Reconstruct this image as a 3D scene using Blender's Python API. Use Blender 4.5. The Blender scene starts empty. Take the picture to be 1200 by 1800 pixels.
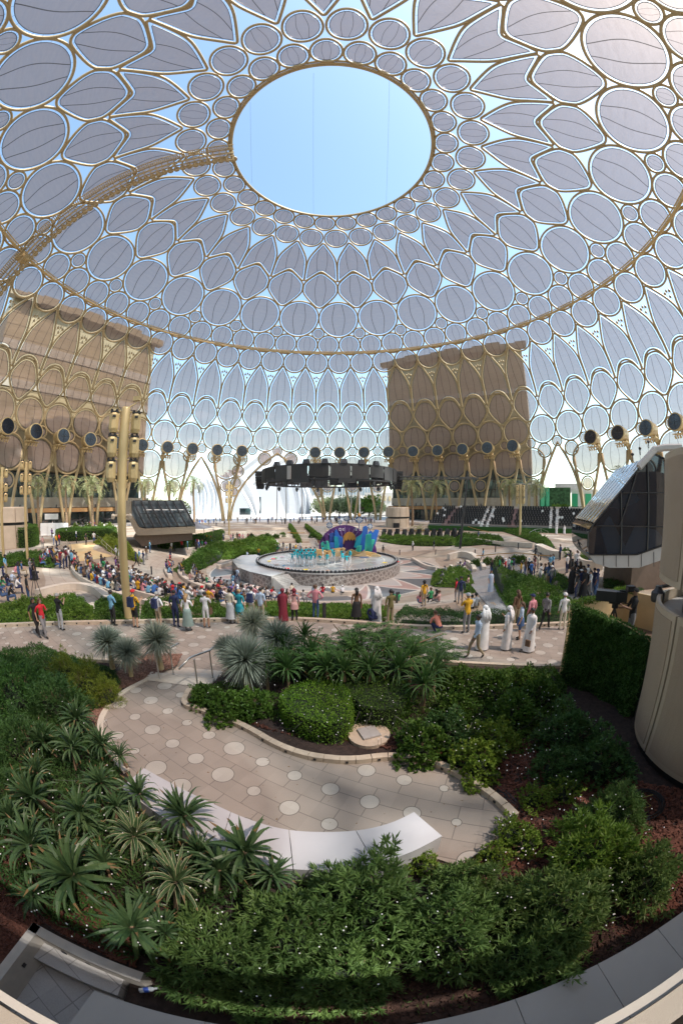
import bpy, math, random
import numpy as np
from mathutils import Vector, Matrix
rnd = random.Random(7)
nr = np.random.RandomState(11)
sc = bpy.context.scene
PI = math.pi
# ------------------------------------------------------------------ camera (full-frame fisheye held upright)
CAMZ = 5.5
YAW, PITCH = 0.0424, -0.0213
K = (0.08206676575882495, 0.00019607412493686976, -2.463198432486571e-05, 5.88395118291589e-08)
cd = bpy.data.cameras.new('camera'); cam = bpy.data.objects.new('camera', cd)
sc.collection.objects.link(cam); sc.camera = cam
cam.location = (0, 0, CAMZ); cam.rotation_euler = (PI/2 + PITCH, 0, -YAW)
cd.type = 'PANO'; cd.panorama_type = 'FISHEYE_LENS_POLYNOMIAL'
cd.fisheye_fov = math.radians(200)
cd.sensor_fit = 'VERTICAL'; cd.sensor_height = 36.0; cd.sensor_width = 24.0
cd.fisheye_polynomial_k0 = 0.0
cd.fisheye_polynomial_k1, cd.fisheye_polynomial_k2, cd.fisheye_polynomial_k3, cd.fisheye_polynomial_k4 = [-k for k in K]
cd.clip_start = 0.05; cd.clip_end = 3000
# ------------------------------------------------------------------ light
SUN = Vector((math.sin(math.radians(121))*math.cos(math.radians(57)), math.cos(math.radians(121))*math.cos(math.radians(57)), math.sin(math.radians(57))))
w = bpy.data.worlds.new('World'); sc.world = w; w.use_nodes = True
nt = w.node_tree; bg = nt.nodes['Background']
sky = nt.nodes.new('ShaderNodeTexSky'); sky.sky_type = 'NISHITA'; sky.sun_disc = False
sky.sun_elevation = math.asin(SUN.z); sky.sun_rotation = math.atan2(SUN.x, SUN.y)
sky.air_density = 1.0; sky.dust_density = 1.1; sky.ozone_density = 0.6
tintn = nt.nodes.new('ShaderNodeVectorMath'); tintn.operation = 'MULTIPLY'; tintn.inputs[1].default_value = (1.0, 1.06, .96)
nt.links.new(sky.outputs[0], tintn.inputs[0]); nt.links.new(tintn.outputs[0], bg.inputs[0]); bg.inputs[1].default_value = 0.15
sl = bpy.data.lights.new('sun', 'SUN'); sl.energy = 3.0; sl.angle = math.radians(1.0); sl.color = (1, 0.965, 0.91)
so = bpy.data.objects.new('sun', sl); sc.collection.objects.link(so)
so.rotation_euler = SUN.to_track_quat('Z', 'Y').to_euler()
sc.view_settings.view_transform = 'Standard'; sc.view_settings.look = 'None'
sc.view_settings.exposure = 1.55; sc.view_settings.gamma = 1.0
sc.cycles.use_denoising = True
sc.cycles.max_bounces = 7; sc.cycles.diffuse_bounces = 3; sc.cycles.glossy_bounces = 3
sc.cycles.transmission_bounces = 4; sc.cycles.transparent_max_bounces = 12
sc.cycles.sample_clamp_indirect = 8
COL = sc.collection
# ------------------------------------------------------------------ view geometry: pixel of the 1200x1800 photograph <-> ray
def ray(px, py):
    dx, dy = (px-600)*.02, (900-py)*.02
    r = math.hypot(dx, dy) + 1e-9
    t = K[0]*r + K[1]*r**2 + K[2]*r**3 + K[3]*r**4
    R, U, F = math.sin(t)*dx/r, math.sin(t)*dy/r, math.cos(t)
    cp, sp, cy, sy = math.cos(PITCH), math.sin(PITCH), math.cos(YAW), math.sin(YAW)
    Y = F*cp - U*sp; Z = F*sp + U*cp
    return Vector((R*cy + Y*sy, -R*sy + Y*cy, Z))
AX = 46.25                      # dome axis: (0, AX)
def gz(x, y):
    """ground height: a flat concourse and a bowl round the stage"""
    dx, dy = x, y-AX
    r = math.hypot(dx, dy); c = max(0.0, dy/(r+1e-6))
    ro, ri = 30.5 + 9.5*c, 16.0 + 5*c
    t = min(1.0, max(0.0, (ro-r)/(ro-ri)))
    return -3.3*t
def at(px, py, z=None):
    """where the pixel's ray meets height z, or the ground"""
    d = ray(px, py)
    if z is not None:
        k = (z-CAMZ)/d.z
        return Vector((d.x*k, d.y*k, z))
    k = 1.0; st = 0.25
    while k < 400:
        p = d*k
        if CAMZ + p.z <= gz(p.x, p.y):
            lo, hi = k-st, k
            for _ in range(12):
                m = (lo+hi)/2; p = d*m
                if CAMZ + p.z <= gz(p.x, p.y): hi = m
                else: lo = m
            p = d*hi
            return Vector((p.x, p.y, gz(p.x, p.y)))
        st = max(.25, k*.02); k += st
    p = d*400
    return Vector((p.x, p.y, 0))
def far(px, py, D):
    """point on the pixel's ray at horizontal distance D"""
    d = ray(px, py); k = D/math.hypot(d.x, d.y)
    return Vector((d.x*k, d.y*k, CAMZ + d.z*k))
# ------------------------------------------------------------------ mesh helper
class MB:
    def __init__(s): s.v = []; s.f = []; s.m = []; s.n = 0; s.uv = None
    def add(s, V, F, mi=0):
        V = np.asarray(V, float).reshape(-1, 3)
        s.v.append(V)
        for f in F: s.f.append(tuple(i + s.n for i in f))
        s.m += [mi]*len(F); s.n += len(V)
        return s
    def box(s, c, d, rz=0.0, mi=0, taper=1.0, rx=0.0):
        x, y, z = d[0]/2, d[1]/2, d[2]/2
        V = np.array([(-x,-y,-z),(x,-y,-z),(x,y,-z),(-x,y,-z),(-x*taper,-y*taper,z),(x*taper,-y*taper,z),(x*taper,y*taper,z),(-x*taper,y*taper,z)])
        if rx:
            cc, ss = math.cos(rx), math.sin(rx); V = V @ np.array([[1,0,0],[0,cc,ss],[0,-ss,cc]])
        cc, ss = math.cos(rz), math.sin(rz)
        V = V @ np.array([[cc,ss,0],[-ss,cc,0],[0,0,1]]) + np.array(c)
        return s.add(V, [(0,3,2,1),(4,5,6,7),(0,1,5,4),(1,2,6,5),(2,3,7,6),(3,0,4,7)], mi)
    def tube(s, pts, rad, n=8, mi=0, closed=False, cap=True, sect=None, nor=None):
        """tube through pts; rad is a number or a list; nor = reference normals; sect = (w,h) scale"""
        P = np.asarray(pts, float); m = len(P)
        if np.isscalar(rad): rad = [rad]*m
        rad = np.asarray(rad, float)
        if closed: T = np.roll(P, -1, 0) - np.roll(P, 1, 0)
        else:
            T = np.gradient(P, axis=0)
        T /= np.linalg.norm(T, axis=1)[:, None] + 1e-12
        if nor is None:
            ref = np.array([0, 0, 1.0]) if abs(T[:, 2]).mean() < .8 else np.array([1.0, 0, 0])
            N = np.tile(ref, (m, 1))
        else: N = np.asarray(nor, float)
        B = np.cross(T, N); B /= np.linalg.norm(B, axis=1)[:, None] + 1e-12
        N = np.cross(B, T)
        a = np.arange(n)*2*PI/n + PI/n
        wx, hx = sect or (1, 1)
        V = P[:, None, :] + rad[:, None, None]*(np.cos(a)[None, :, None]*B[:, None, :]*wx + np.sin(a)[None, :, None]*N[:, None, :]*hx)
        F = []
        for i in range(m if closed else m-1):
            j = (i+1) % m
            for k in range(n):
                l = (k+1) % n
                F.append((i*n+k, i*n+l, j*n+l, j*n+k))
        if cap and not closed:
            F.append(tuple(range(n-1, -1, -1))); F.append(tuple((m-1)*n+k for k in range(n)))
        return s.add(V.reshape(-1, 3), F, mi)
    def cyl(s, a, b, r, r2=None, n=12, mi=0):
        return s.tube([a, b], [r, r if r2 is None else r2], n, mi)
    def prism(s, poly, z0, z1, mi=0, mtop=None):
        n = len(poly); z1s = z1 if hasattr(z1, '__len__') else [z1]*n; z0s = z0 if hasattr(z0, '__len__') else [z0]*n
        ar = sum(poly[i][0]*poly[(i+1) % n][1]-poly[(i+1) % n][0]*poly[i][1] for i in range(n))
        if ar < 0: poly = poly[::-1]; z1s = z1s[::-1]; z0s = z0s[::-1]
        V = [(p[0], p[1], z) for p, z in zip(poly, z0s)] + [(p[0], p[1], z) for p, z in zip(poly, z1s)]
        F = [(i, (i+1) % n, n+(i+1) % n, n+i) for i in range(n)]
        s.add(V, F + [tuple(range(n-1, -1, -1))], mi)
        s.f.append(tuple(range(s.n-n, s.n))); s.m.append(mi if mtop is None else mtop)
        return s
    def lathe(s, prof, c=(0,0,0), n=24, mi=0, cap=True):
        a = np.arange(n)*2*PI/n
        V = [(c[0]+r*math.cos(t), c[1]+r*math.sin(t), c[2]+z) for r, z in prof for t in a]
        m = len(prof)
        F = [(i*n+k, i*n+(k+1) % n, (i+1)*n+(k+1) % n, (i+1)*n+k) for i in range(m-1) for k in range(n)]
        if cap: F += [tuple(range(n-1, -1, -1)), tuple((m-1)*n+k for k in range(n))]
        return s.add(V, F, mi)
    def sph(s, c, r, n=10, m=7, mi=0):
        rx, ry, rz = (r, r, r) if np.isscalar(r) else r
        V = [(c[0], c[1], c[2]-rz)]
        for i in range(1, m):
            t = PI*i/m
            for k in range(n):
                a = 2*PI*k/n; V.append((c[0]+rx*math.sin(t)*math.cos(a), c[1]+ry*math.sin(t)*math.sin(a), c[2]-rz*math.cos(t)))
        V.append((c[0], c[1], c[2]+rz)); e = len(V)-1
        F = [(0, 1+(k+1) % n, 1+k) for k in range(n)] + [(e, 1+(m-2)*n+k, 1+(m-2)*n+(k+1) % n) for k in range(n)]
        F += [(1+i*n+k, 1+i*n+(k+1) % n, 1+(i+1)*n+(k+1) % n, 1+(i+1)*n+k) for i in range(m-2) for k in range(n)]
        return s.add(V, F, mi)
    def mesh(s, name, mats, smooth=False):
        me = bpy.data.meshes.new(name)
        V = np.concatenate(s.v) if s.v else np.zeros((0, 3))
        me.vertices.add(len(V)); me.vertices.foreach_set('co', V.astype(np.float32).ravel())
        L = np.fromiter((len(f) for f in s.f), np.int32, len(s.f))
        idx = np.fromiter((i for f in s.f for i in f), np.int32, int(L.sum()))
        me.loops.add(len(idx)); me.loops.foreach_set('vertex_index', idx)
        me.polygons.add(len(L)); me.polygons.foreach_set('loop_start', np.concatenate([[0], np.cumsum(L)[:-1]]).astype(np.int32))
        me.polygons.foreach_set('loop_total', L)
        me.polygons.foreach_set('material_index', np.array(s.m, np.int32))
        me.polygons.foreach_set('use_smooth', np.full(len(L), bool(smooth)))
        if s.uv is not None:
            ul = me.uv_layers.new(name='UVMap'); U = np.concatenate(s.uv)[idx]
            ul.data.foreach_set('uv', U.astype(np.float32).ravel())
        for m in (mats if isinstance(mats, (list, tuple)) else [mats]): me.materials.append(m)
        me.update(calc_edges=True)
        return me
    def build(s, name, mats, parent=None, loc=(0,0,0), smooth=False):
        o = bpy.data.objects.new(name, s.mesh(name, mats, smooth)); COL.objects.link(o)
        if parent is not None: o.parent = parent
        o.location = loc
        return o
def tag(o, label=None, cat=None, group=None, kind=None):
    if label: o['label'] = label
    if cat: o['category'] = cat
    if group: o['group'] = group
    if kind: o['kind'] = kind
    return o
def thing(name, label, cat, loc=(0,0,0), rz=0.0, group=None):
    o = bpy.data.objects.new(name, None); COL.objects.link(o); o.empty_display_size = .3
    o.location = loc; o.rotation_euler = (0, 0, rz)
    return tag(o, label, cat, group)
KIDS = {}
def copy_tree(o, parent=None):
    c = o.copy(); COL.objects.link(c)
    if parent is not None: c.parent = parent
    for ch in kids(o): copy_tree(ch, c)
    return c
def kids(o): return [x for x in bpy.data.objects if x.parent == o]
def shade(o, ang=None):
    for p in o.data.polygons: p.use_smooth = True
    return o
# ------------------------------------------------------------------ materials
def mat(name, col, rough=.6, metal=0.0, var=0.0, scale=3.0, bump=0.0, bscale=40.0, spec=None, col2=None, coat=0.0, detail=6):
    m = bpy.data.materials.new(name); m.use_nodes = True
    N = m.node_tree.nodes; L = m.node_tree.links; b = N['Principled BSDF']
    b.inputs['Roughness'].default_value = rough; b.inputs['Metallic'].default_value = metal
    if spec is not None: b.inputs['Specular IOR Level'].default_value = spec
    if coat: b.inputs['Coat Weight'].default_value = coat
    c = (*col, 1); b.inputs['Base Color'].default_value = c
    if var or col2:
        tc = N.new('ShaderNodeTexCoord'); nz = N.new('ShaderNodeTexNoise')
        nz.inputs['Scale'].default_value = scale; nz.inputs['Detail'].default_value = detail
        L.new(tc.outputs['Object'], nz.inputs['Vector'])
        cr = N.new('ShaderNodeValToRGB')
        c2 = col2 or tuple(min(1, k*(1+var)) for k in col); c1 = col if col2 else tuple(k*(1-var) for k in col)
        cr.color_ramp.elements[0].position = .32; cr.color_ramp.elements[1].position = .68
        cr.color_ramp.elements[0].color = (*c1, 1); cr.color_ramp.elements[1].color = (*c2, 1)
        L.new(nz.outputs['Fac'], cr.inputs['Fac']); L.new(cr.outputs[0], b.inputs['Base Color'])
    if bump:
        tc = N.new('ShaderNodeTexCoord'); nz = N.new('ShaderNodeTexNoise'); nz.inputs['Scale'].default_value = bscale
        bp = N.new('ShaderNodeBump'); bp.inputs['Strength'].default_value = bump; bp.inputs['Distance'].default_value = .02
        L.new(tc.outputs['Object'], nz.inputs['Vector']); L.new(nz.outputs['Fac'], bp.inputs['Height']); L.new(bp.outputs[0], b.inputs['Normal'])
    return m
def leafmat(name, dark, light, trans=.35, rough=.5, tip=None):
    m = bpy.data.materials.new(name); m.use_nodes = True
    N = m.node_tree.nodes; L = m.node_tree.links; b = N['Principled BSDF']; out = N['Material Output']
    g = N.new('ShaderNodeNewGeometry'); cr = N.new('ShaderNodeValToRGB')
    cr.color_ramp.elements[0].color = (*dark, 1); cr.color_ramp.elements[1].color = (*light, 1)
    tc = N.new('ShaderNodeTexCoord'); nz = N.new('ShaderNodeTexNoise'); nz.inputs['Scale'].default_value = 1.3
    L.new(tc.outputs['Object'], nz.inputs['Vector'])
    mx = N.new('ShaderNodeMath'); mx.operation = 'MULTIPLY_ADD'; mx.inputs[1].default_value = .55
    ml = N.new('ShaderNodeMath'); ml.operation = 'MULTIPLY_ADD'; ml.inputs[1].default_value = 1.3; ml.inputs[2].default_value = -.42
    L.new(nz.outputs['Fac'], ml.inputs[0])
    L.new(g.outputs['Random Per Island'], mx.inputs[0]); L.new(ml.outputs[0], mx.inputs[2]); L.new(mx.outputs[0], cr.inputs['Fac'])
    L.new(cr.outputs[0], b.inputs['Base Color']); b.inputs['Roughness'].default_value = rough
    b.inputs['Specular IOR Level'].default_value = .35
    tr = N.new('ShaderNodeBsdfTranslucent'); L.new(cr.outputs[0], tr.inputs['Color'])
    mix = N.new('ShaderNodeMixShader'); mix.inputs[0].default_value = trans
    L.new(b.outputs[0], mix.inputs[1]); L.new(tr.outputs[0], mix.inputs[2]); L.new(mix.outputs[0], out.inputs['Surface'])
    return m
M = {}
M['gold'] = mat('gold_steel', (.52, .39, .19), .42, .2, var=.06, scale=.4)
M['steel_frame'] = mat('bronze_painted_steel', (.40, .305, .165), .5, .1, var=.06, scale=.3)
M['beige'] = mat('beige_panel', (.50, .41, .31), .55, var=.06, scale=1.5, bump=.15, bscale=250)
M['stone'] = mat('light_stone', (.60, .53, .44), .7, var=.07, scale=2.0, bump=.1)
M['curb'] = mat('sand_stone', (.50, .41, .31), .75, var=.10, scale=6.0, bump=.2)
M['white'] = mat('white_paint', (.80, .80, .78), .5, var=.03)
M['black'] = mat('black_paint', (.02, .02, .022), .45)
M['dark'] = mat('dark_grey_metal', (.06, .06, .065), .4, .5)
M['steel'] = mat('brushed_steel', (.62, .60, .56), .28, .9)
M['soil'] = mat('dark_soil', (.035, .022, .018), .95, var=.4, scale=9, bump=.8, bscale=30)
M['bark'] = mat('palm_bark', (.26, .18, .11), .9, var=.25, scale=6, bump=.5, bscale=12)
M['brown'] = mat('brown_cladding', (.13, .085, .06), .5, var=.1)
# ================================================================== DOME (profile R,z by arc length)
_p = np.array([(19.5,78.1),(23.07,77.71),(28.22,76.93),(36.5,75.0),(45.5,71.0),(54.05,65.05),(57.84,61.7),(60.86,58.7),(65,53.83),(70,47.7),(74.0,40.5),(76.2,33),(76.9,28.6),(78.0,20),(78.3,12),(78.3,5),(78.3,-1)])
_Q = np.vstack([2*_p[0]-_p[1], _p, 2*_p[-1]-_p[-2]]); _o = []
for i in range(1, len(_Q)-2):
    p0, p1, p2, p3 = _Q[i-1:i+3]; t = np.linspace(0, 1, 40, endpoint=False)[:, None]
    _o.append(.5*((2*p1)+(-p0+p2)*t+(2*p0-5*p1+4*p2-p3)*t**2+(-p0+3*p1-3*p2+p3)*t**3))
_o.append(_p[-1:]); PC = np.vstack(_o); PS = np.concatenate([[0], np.cumsum(np.hypot(*np.diff(PC, axis=0).T))])
NC = 27; PH = 0.0608
def Rz(s): return np.interp(s, PS, PC[:, 0]), np.interp(s, PS, PC[:, 1])
def spc(s): return 2*PI*Rz(s)[0]/NC
def dome(idx, s, off=0.0):
    """points (relative to the axis foot) at column idx, arc length s, pushed inward by off; returns points and outward normals"""
    idx = np.atleast_1d(np.asarray(idx, float)); s = np.broadcast_to(np.asarray(s, float), idx.shape)
    R, z = Rz(s); R1, z1 = Rz(s-.3); R2, z2 = Rz(s+.3)
    tR, tz = R2-R1, z2-z1; l = np.hypot(tR, tz)+1e-9; nR, nz = -tz/l, tR/l     # outward normal
    a = idx*2*PI/NC + PH
    Rr, zz = R - nR*off, z - nz*off
    return (np.stack([Rr*np.sin(a), Rr*np.cos(a), zz], 1), np.stack([nR*np.sin(a), nR*np.cos(a), nz], 1))
def chaikin(P, k=3, w=.25):
    P = np.asarray(P, float)
    for _ in range(k):
        Q = np.roll(P, -1, 0); P = np.stack([P*(1-w)+Q*w, P*w+Q*(1-w)], 1).reshape(-1, 2)
    return P
def offset2(P, d):
    T = np.roll(P, -1, 0)-np.roll(P, 1, 0); T /= np.linalg.norm(T, axis=1)[:, None]+1e-9
    a = (P[:, 0]*np.roll(P[:, 1], -1)-np.roll(P[:, 0], -1)*P[:, 1]).sum()
    Nn = np.stack([T[:, 1], -T[:, 0]], 1)*(1 if a > 0 else -1)
    return P + Nn*d
def circ(s0, r, n=40, ry=None):
    t = np.arange(n)*2*PI/n; return np.stack([r*np.cos(t), (ry or r)*np.sin(t)], 1)
def poly(s0, pts, k=3):
    """pts = list of (didx, s) for the right half from the top down to the bottom; mirrored"""
    R = [(d*spc(s), s-s0) for d, s in pts]; Lh = [(-x, y) for x, y in R[::-1] if abs(x) > 1e-6]
    return chaikin(R + Lh, k)
def dense(P, n=120):
    Q = np.vstack([P, P[:1]]); d = np.r_[0, np.cumsum(np.linalg.norm(np.diff(Q, axis=0), axis=1))]; t = np.linspace(0, d[-1], n, endpoint=False)
    return np.stack([np.interp(t, d, Q[:, 0]), np.interp(t, d, Q[:, 1])], 1)
def inset(P, g):
    """inward offset without the loops that sharp corners would make"""
    D_ = dense(P); O = offset2(D_, -g); A_, B_ = D_, np.roll(D_, -1, 0); ab = B_-A_
    ap = O[:, None, :]-A_[None]; t = np.clip((ap*ab[None]).sum(2)/((ab*ab).sum(1)[None]+1e-12), 0, 1); dd = np.linalg.norm(ap-t[..., None]*ab[None], axis=2).min(1)
    return O[dd > g*.94]
# rows of cells: name -> (idx offsets, step, s centre, outline in local metres)
ROWS = {
 'A': (.5, 1, 3.62, circ(0, 2.42, 32, 2.2)),
 'B': (0., 1, 8.95, circ(0, 2.88, 36, 2.85)),
 'C': (.5, 1, 16.5, poly(16.5, [(0, 10.9), (.03, 11.0), (.33, 14.6), (.455, 17.2), (.473, 21.0), (.476, 24.1), (.455, 24.15), (.10, 21.0), (0, 20.6)], 2)),
 'D': (.5, 1, 27.3, poly(27.3, [(0, 21.6), (.12, 21.9), (.455, 25.0), (.475, 26.9), (.455, 28.9), (.10, 33.1), (0, 33.5)], 2)),
 'E': (0., 1, 37.8, circ(0, 6.02, 48)),
 'F': (.5, 1, 42.75, circ(0, 1.72, 24)),
 'G': (.25, .5, 46.9, circ(0, 3.25, 36)),
 'H': (0., .5, 53.35, circ(0, 3.55, 36)),
 'I': (.25, .5, 63.5, poly(63.5, [(0, 55.3), (.02, 55.5), (.17, 60.0), (.228, 63.0), (.233, 67.0), (.236, 71.6), (.215, 71.5), (.15, 69.0), (.07, 68.0), (0, 67.8)], 2)),
 'M': (.25, .5, 73.6, poly(73.6, [(0, 68.8), (.10, 69.2), (.19, 71.4), (.232, 73.2), (.215, 75.0), (.06, 78.4), (0, 79.0)], 2)),
 'J': (0., .5, 81.65, circ(0, 4.12, 40)),
 'k': (.25, .5, 85.7, circ(0, 1.35, 24)),
 'L': (.25, .5, 91.6, circ(0, 4.25, 40)),
 'V': (.25, .5, 98.5, circ(0, 1.75, 24)),
}
MISS = {'L': (-1.75, -1.25, -.75, -2.75, 4.25), 'V': (-1.75, -1.25, -.75, -2.75, 4.25)}
EXTRA = {  # small circles beside the arched portals: (idx, s, r)
 'x': [(-1.0+.02, 88.6, 2.0), (-1.5, 88.6, 2.0), (-1.98, 88.8, 2.2), (-2.02, 93.2, 1.75), (-2.06, 97.2, 1.45), (-2.1, 100.4, 1.2), (-.52, 88.9, 2.2), (-.50, 93.4, 1.75), (-.46, 97.5, 1.5), (-.42, 100.6, 1.2),
       (-2.98, 88.4, 1.9), (-2.5, 88.4, 1.9), (4.0, 88.2, 1.9), (4.5, 88.2, 1.9)]}
def l2d(s0, P, idx0):
    s = s0 + P[:, 1]; return idx0 + P[:, 0]/spc(s), s
def rotz(V, a):
    c, q = math.cos(a), math.sin(a); return np.stack([V[:, 0]*c+V[:, 1]*q, -V[:, 0]*q+V[:, 1]*c, V[:, 2]], 1)
frame = MB(); cable = MB()
GAP = {'A': .30, 'B': .32, 'F': .30, 'k': .24, 'V': .28, 'C': .38, 'D': .38, 'E': .42, 'I': .38}
def cell_geo(s0, P, idx0, gap, fw=.34, thick=.30):
    fb = MB(); i, s = l2d(s0, offset2(P, fw*.8), idx0); p, n = dome(i, s)
    fb.tube(p, fw, 6, closed=True, nor=n, sect=(1.0, thick/fw))
    cb = MB(); In_ = inset(P, gap); ip, sp = l2d(s0, In_, idx0); p, n = dome(ip, sp, .05); cb.tube(p, .065, 4, closed=True, nor=n)
    # lacing: short ties across the light gap
    i1, s1 = l2d(s0, offset2(In_, gap+.05), idx0); q, _ = dome(i1, s1)
    for a in range(0, len(In_), 5): cb.tube([p[a], q[a]], .02, 3, nor=[n[a], n[a]], cap=False)
    return fb, cb
def panel_mesh(s0, P, idx0, gap, cy0=None):
    Pi = inset(P, gap+.02); mb = MB(); mb.uv = []
    c = Pi.mean(0) if cy0 is None else np.array([0.0, cy0]); n = len(Pi); V = []; U = []; fr = (1, .75, .5, .25)
    hw = np.abs(Pi[:, 0]).max(); hh = (Pi[:, 1].max()-Pi[:, 1].min())/2; cyy = (Pi[:, 1].max()+Pi[:, 1].min())/2
    for f in fr:
        Q = c + (Pi-c)*f; i, s = l2d(s0, Q, idx0); V.append(dome(i, s)[0]); U.append(np.stack([Q[:, 0]/hw, (Q[:, 1]-cyy)/hh], 1))
    i, s = l2d(s0, c[None], idx0); V.append(dome(i, s)[0]); U.append(np.array([[c[0]/hw, (c[1]-cyy)/hh]]))
    F = [(k*n+j, k*n+(j+1) % n, (k+1)*n+(j+1) % n, (k+1)*n+j) for k in range(3) for j in range(n)]
    F += [(3*n+j, 3*n+(j+1) % n, 4*n) for j in range(n)]
    mb.add(np.vstack(V), F); mb.uv.append(np.vstack(U)); return mb
def rep(dst, src, step_idx, ks):
    V = np.concatenate(src.v); nf = src.f
    for k in ks: dst.add(rotz(V, k*2*PI/NC), nf)
# fabric: open mesh that lets part of the light and the view through, with two dark seams
def fabric_mat():
    m = bpy.data.materials.new('translucent_mesh_fabric'); m.use_nodes = True
    N = m.node_tree.nodes; L = m.node_tree.links; out = N['Material Output']; N.remove(N['Principled BSDF'])
    def math_(op, a, b=None, c=None):
        q = N.new('ShaderNodeMath'); q.operation = op
        for i, x in enumerate((a, b, c)):
            if x is None: continue
            if hasattr(x, 'is_output'): L.new(x, q.inputs[i])
            else: q.inputs[i].default_value = x
        return q.outputs[0]
    uv = N.new('ShaderNodeTexCoord'); sp = N.new('ShaderNodeSeparateXYZ'); L.new(uv.outputs['UV'], sp.inputs[0])
    x, y = sp.outputs[0], sp.outputs[1]
    ax = math_('ABSOLUTE', x); cy = math_('COSINE', math_('MULTIPLY', y, 2.6))
    tgt = math_('MULTIPLY_ADD', cy, .085, .27)
    line = math_('LESS_THAN', math_('ABSOLUTE', math_('SUBTRACT', ax, tgt)), .015)
    # woven bands
    w1 = N.new('ShaderNodeTexNoise'); w1.inputs['Scale'].default_value = 1.0; w1.inputs['Detail'].default_value = 3
    mp = N.new('ShaderNodeMapping'); mp.inputs['Scale'].default_value = (.5, .5, 3.5)
    tc = N.new('ShaderNodeTexCoord'); L.new(tc.outputs['Object'], mp.inputs[0]); L.new(mp.outputs[0], w1.inputs['Vector'])
    w2 = N.new('ShaderNodeTexNoise'); w2.inputs['Scale'].default_value = 14; w2.inputs['Detail'].default_value = 1
    mp2 = N.new('ShaderNodeMapping'); mp2.inputs['Scale'].default_value = (1, .08, 1); L.new(uv.outputs['UV'], mp2.inputs[0]); L.new(mp2.outputs[0], w2.inputs['Vector'])
    v = math_('ADD', math_('MULTIPLY_ADD', w1.outputs['Fac'], .16, .0), math_('MULTIPLY', w2.outputs['Fac'], .03))
    opac = math_('SUBTRACT', TRANSP+.10, v)
    opac = math_('MULTIPLY', opac, math_('SUBTRACT', 1.0, math_('MULTIPLY', line, .8)))
    tr = N.new('ShaderNodeBsdfTransparent'); tr.inputs[0].default_value = (.95, .79, .73, 1)
    df = N.new('ShaderNodeBsdfDiffuse'); dc = N.new('ShaderNodeVectorMath'); dc.operation = 'SCALE'; dc.inputs[0].default_value = (.46, .385, .345); L.new(math_('SUBTRACT', 1.0, math_('MULTIPLY', line, .9)), dc.inputs['Scale']); L.new(dc.outputs[0], df.inputs[0]);
    tl = N.new('ShaderNodeBsdfTranslucent'); tl.inputs[0].default_value = (.06, .05, .045, 1)
    mx = N.new('ShaderNodeMixShader'); mx.inputs[0].default_value = .25; L.new(df.outputs[0], mx.inputs[1]); L.new(tl.outputs[0], mx.inputs[2])
    m2 = N.new('ShaderNodeMixShader'); L.new(opac, m2.inputs[0]); L.new(mx.outputs[0], m2.inputs[1]); L.new(tr.outputs[0], m2.inputs[2])
    L.new(m2.outputs[0], out.inputs['Surface']); return m
TRANSP = .37
M['fabric'] = fabric_mat()
dome_root = thing('trellis_dome', 'vast gold steel trellis dome with grey fabric petals and an open round eye', 'dome', (0, AX, 0))
rest = MB(); rest.uv = []
SOLO = {'C': 1, 'D': 1, 'E': 1}
for key, (i0, st, s0, P) in ROWS.items():
    gap = GAP.get(key, .35)
    fb, cb = cell_geo(s0, P, 0.0, gap, fw=.22 if key in 'AFBkV' else .26)
    pm = panel_mesh(s0, P, 0.0, gap, {'C': -.6, 'I': -3.6}.get(key)); pv = np.concatenate(pm.v); pu = np.concatenate(pm.uv)
    ks = [i0 + q*st for q in range(int(NC/st))]
    ks = [(q if q <= NC/2 else q-NC) for q in ks]
    ks = [q for q in ks if not any(abs(q-mq) < .01 for mq in MISS.get(key, ()))]
    rep(frame, fb, st, ks); rep(cable, cb, st, ks)
    solo = [q for q in ks if key in SOLO or (key == 'I' and (3.5 < q < 8.4 or -8.4 < q < -4.9))]
    if key == 'I': solo = solo[:19]
    if solo:
        me = pm.mesh('fabric_panel', M['fabric'])
        for q in solo:
            o = bpy.data.objects.new('fabric_panel', me); COL.objects.link(o); o.parent = dome_root
            o.rotation_euler = (0, 0, -q*2*PI/NC)
    for q in ks:
        if q in solo: continue
        rest.add(rotz(pv, q*2*PI/NC), pm.f); rest.uv.append(pu)
for i0, s0, r in EXTRA['x']:
    P = circ(0, r, 24); fb, cb = cell_geo(s0, P, i0, .22, fw=.28); frame.add(np.concatenate(fb.v), fb.f); cable.add(np.concatenate(cb.v), cb.f)
    pm = panel_mesh(s0, P, i0, .22); rest.add(np.concatenate(pm.v), pm.f); rest.uv.append(np.concatenate(pm.uv))
tag(rest.build('fabric_panels', M['fabric'], dome_root), kind='stuff')
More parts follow.
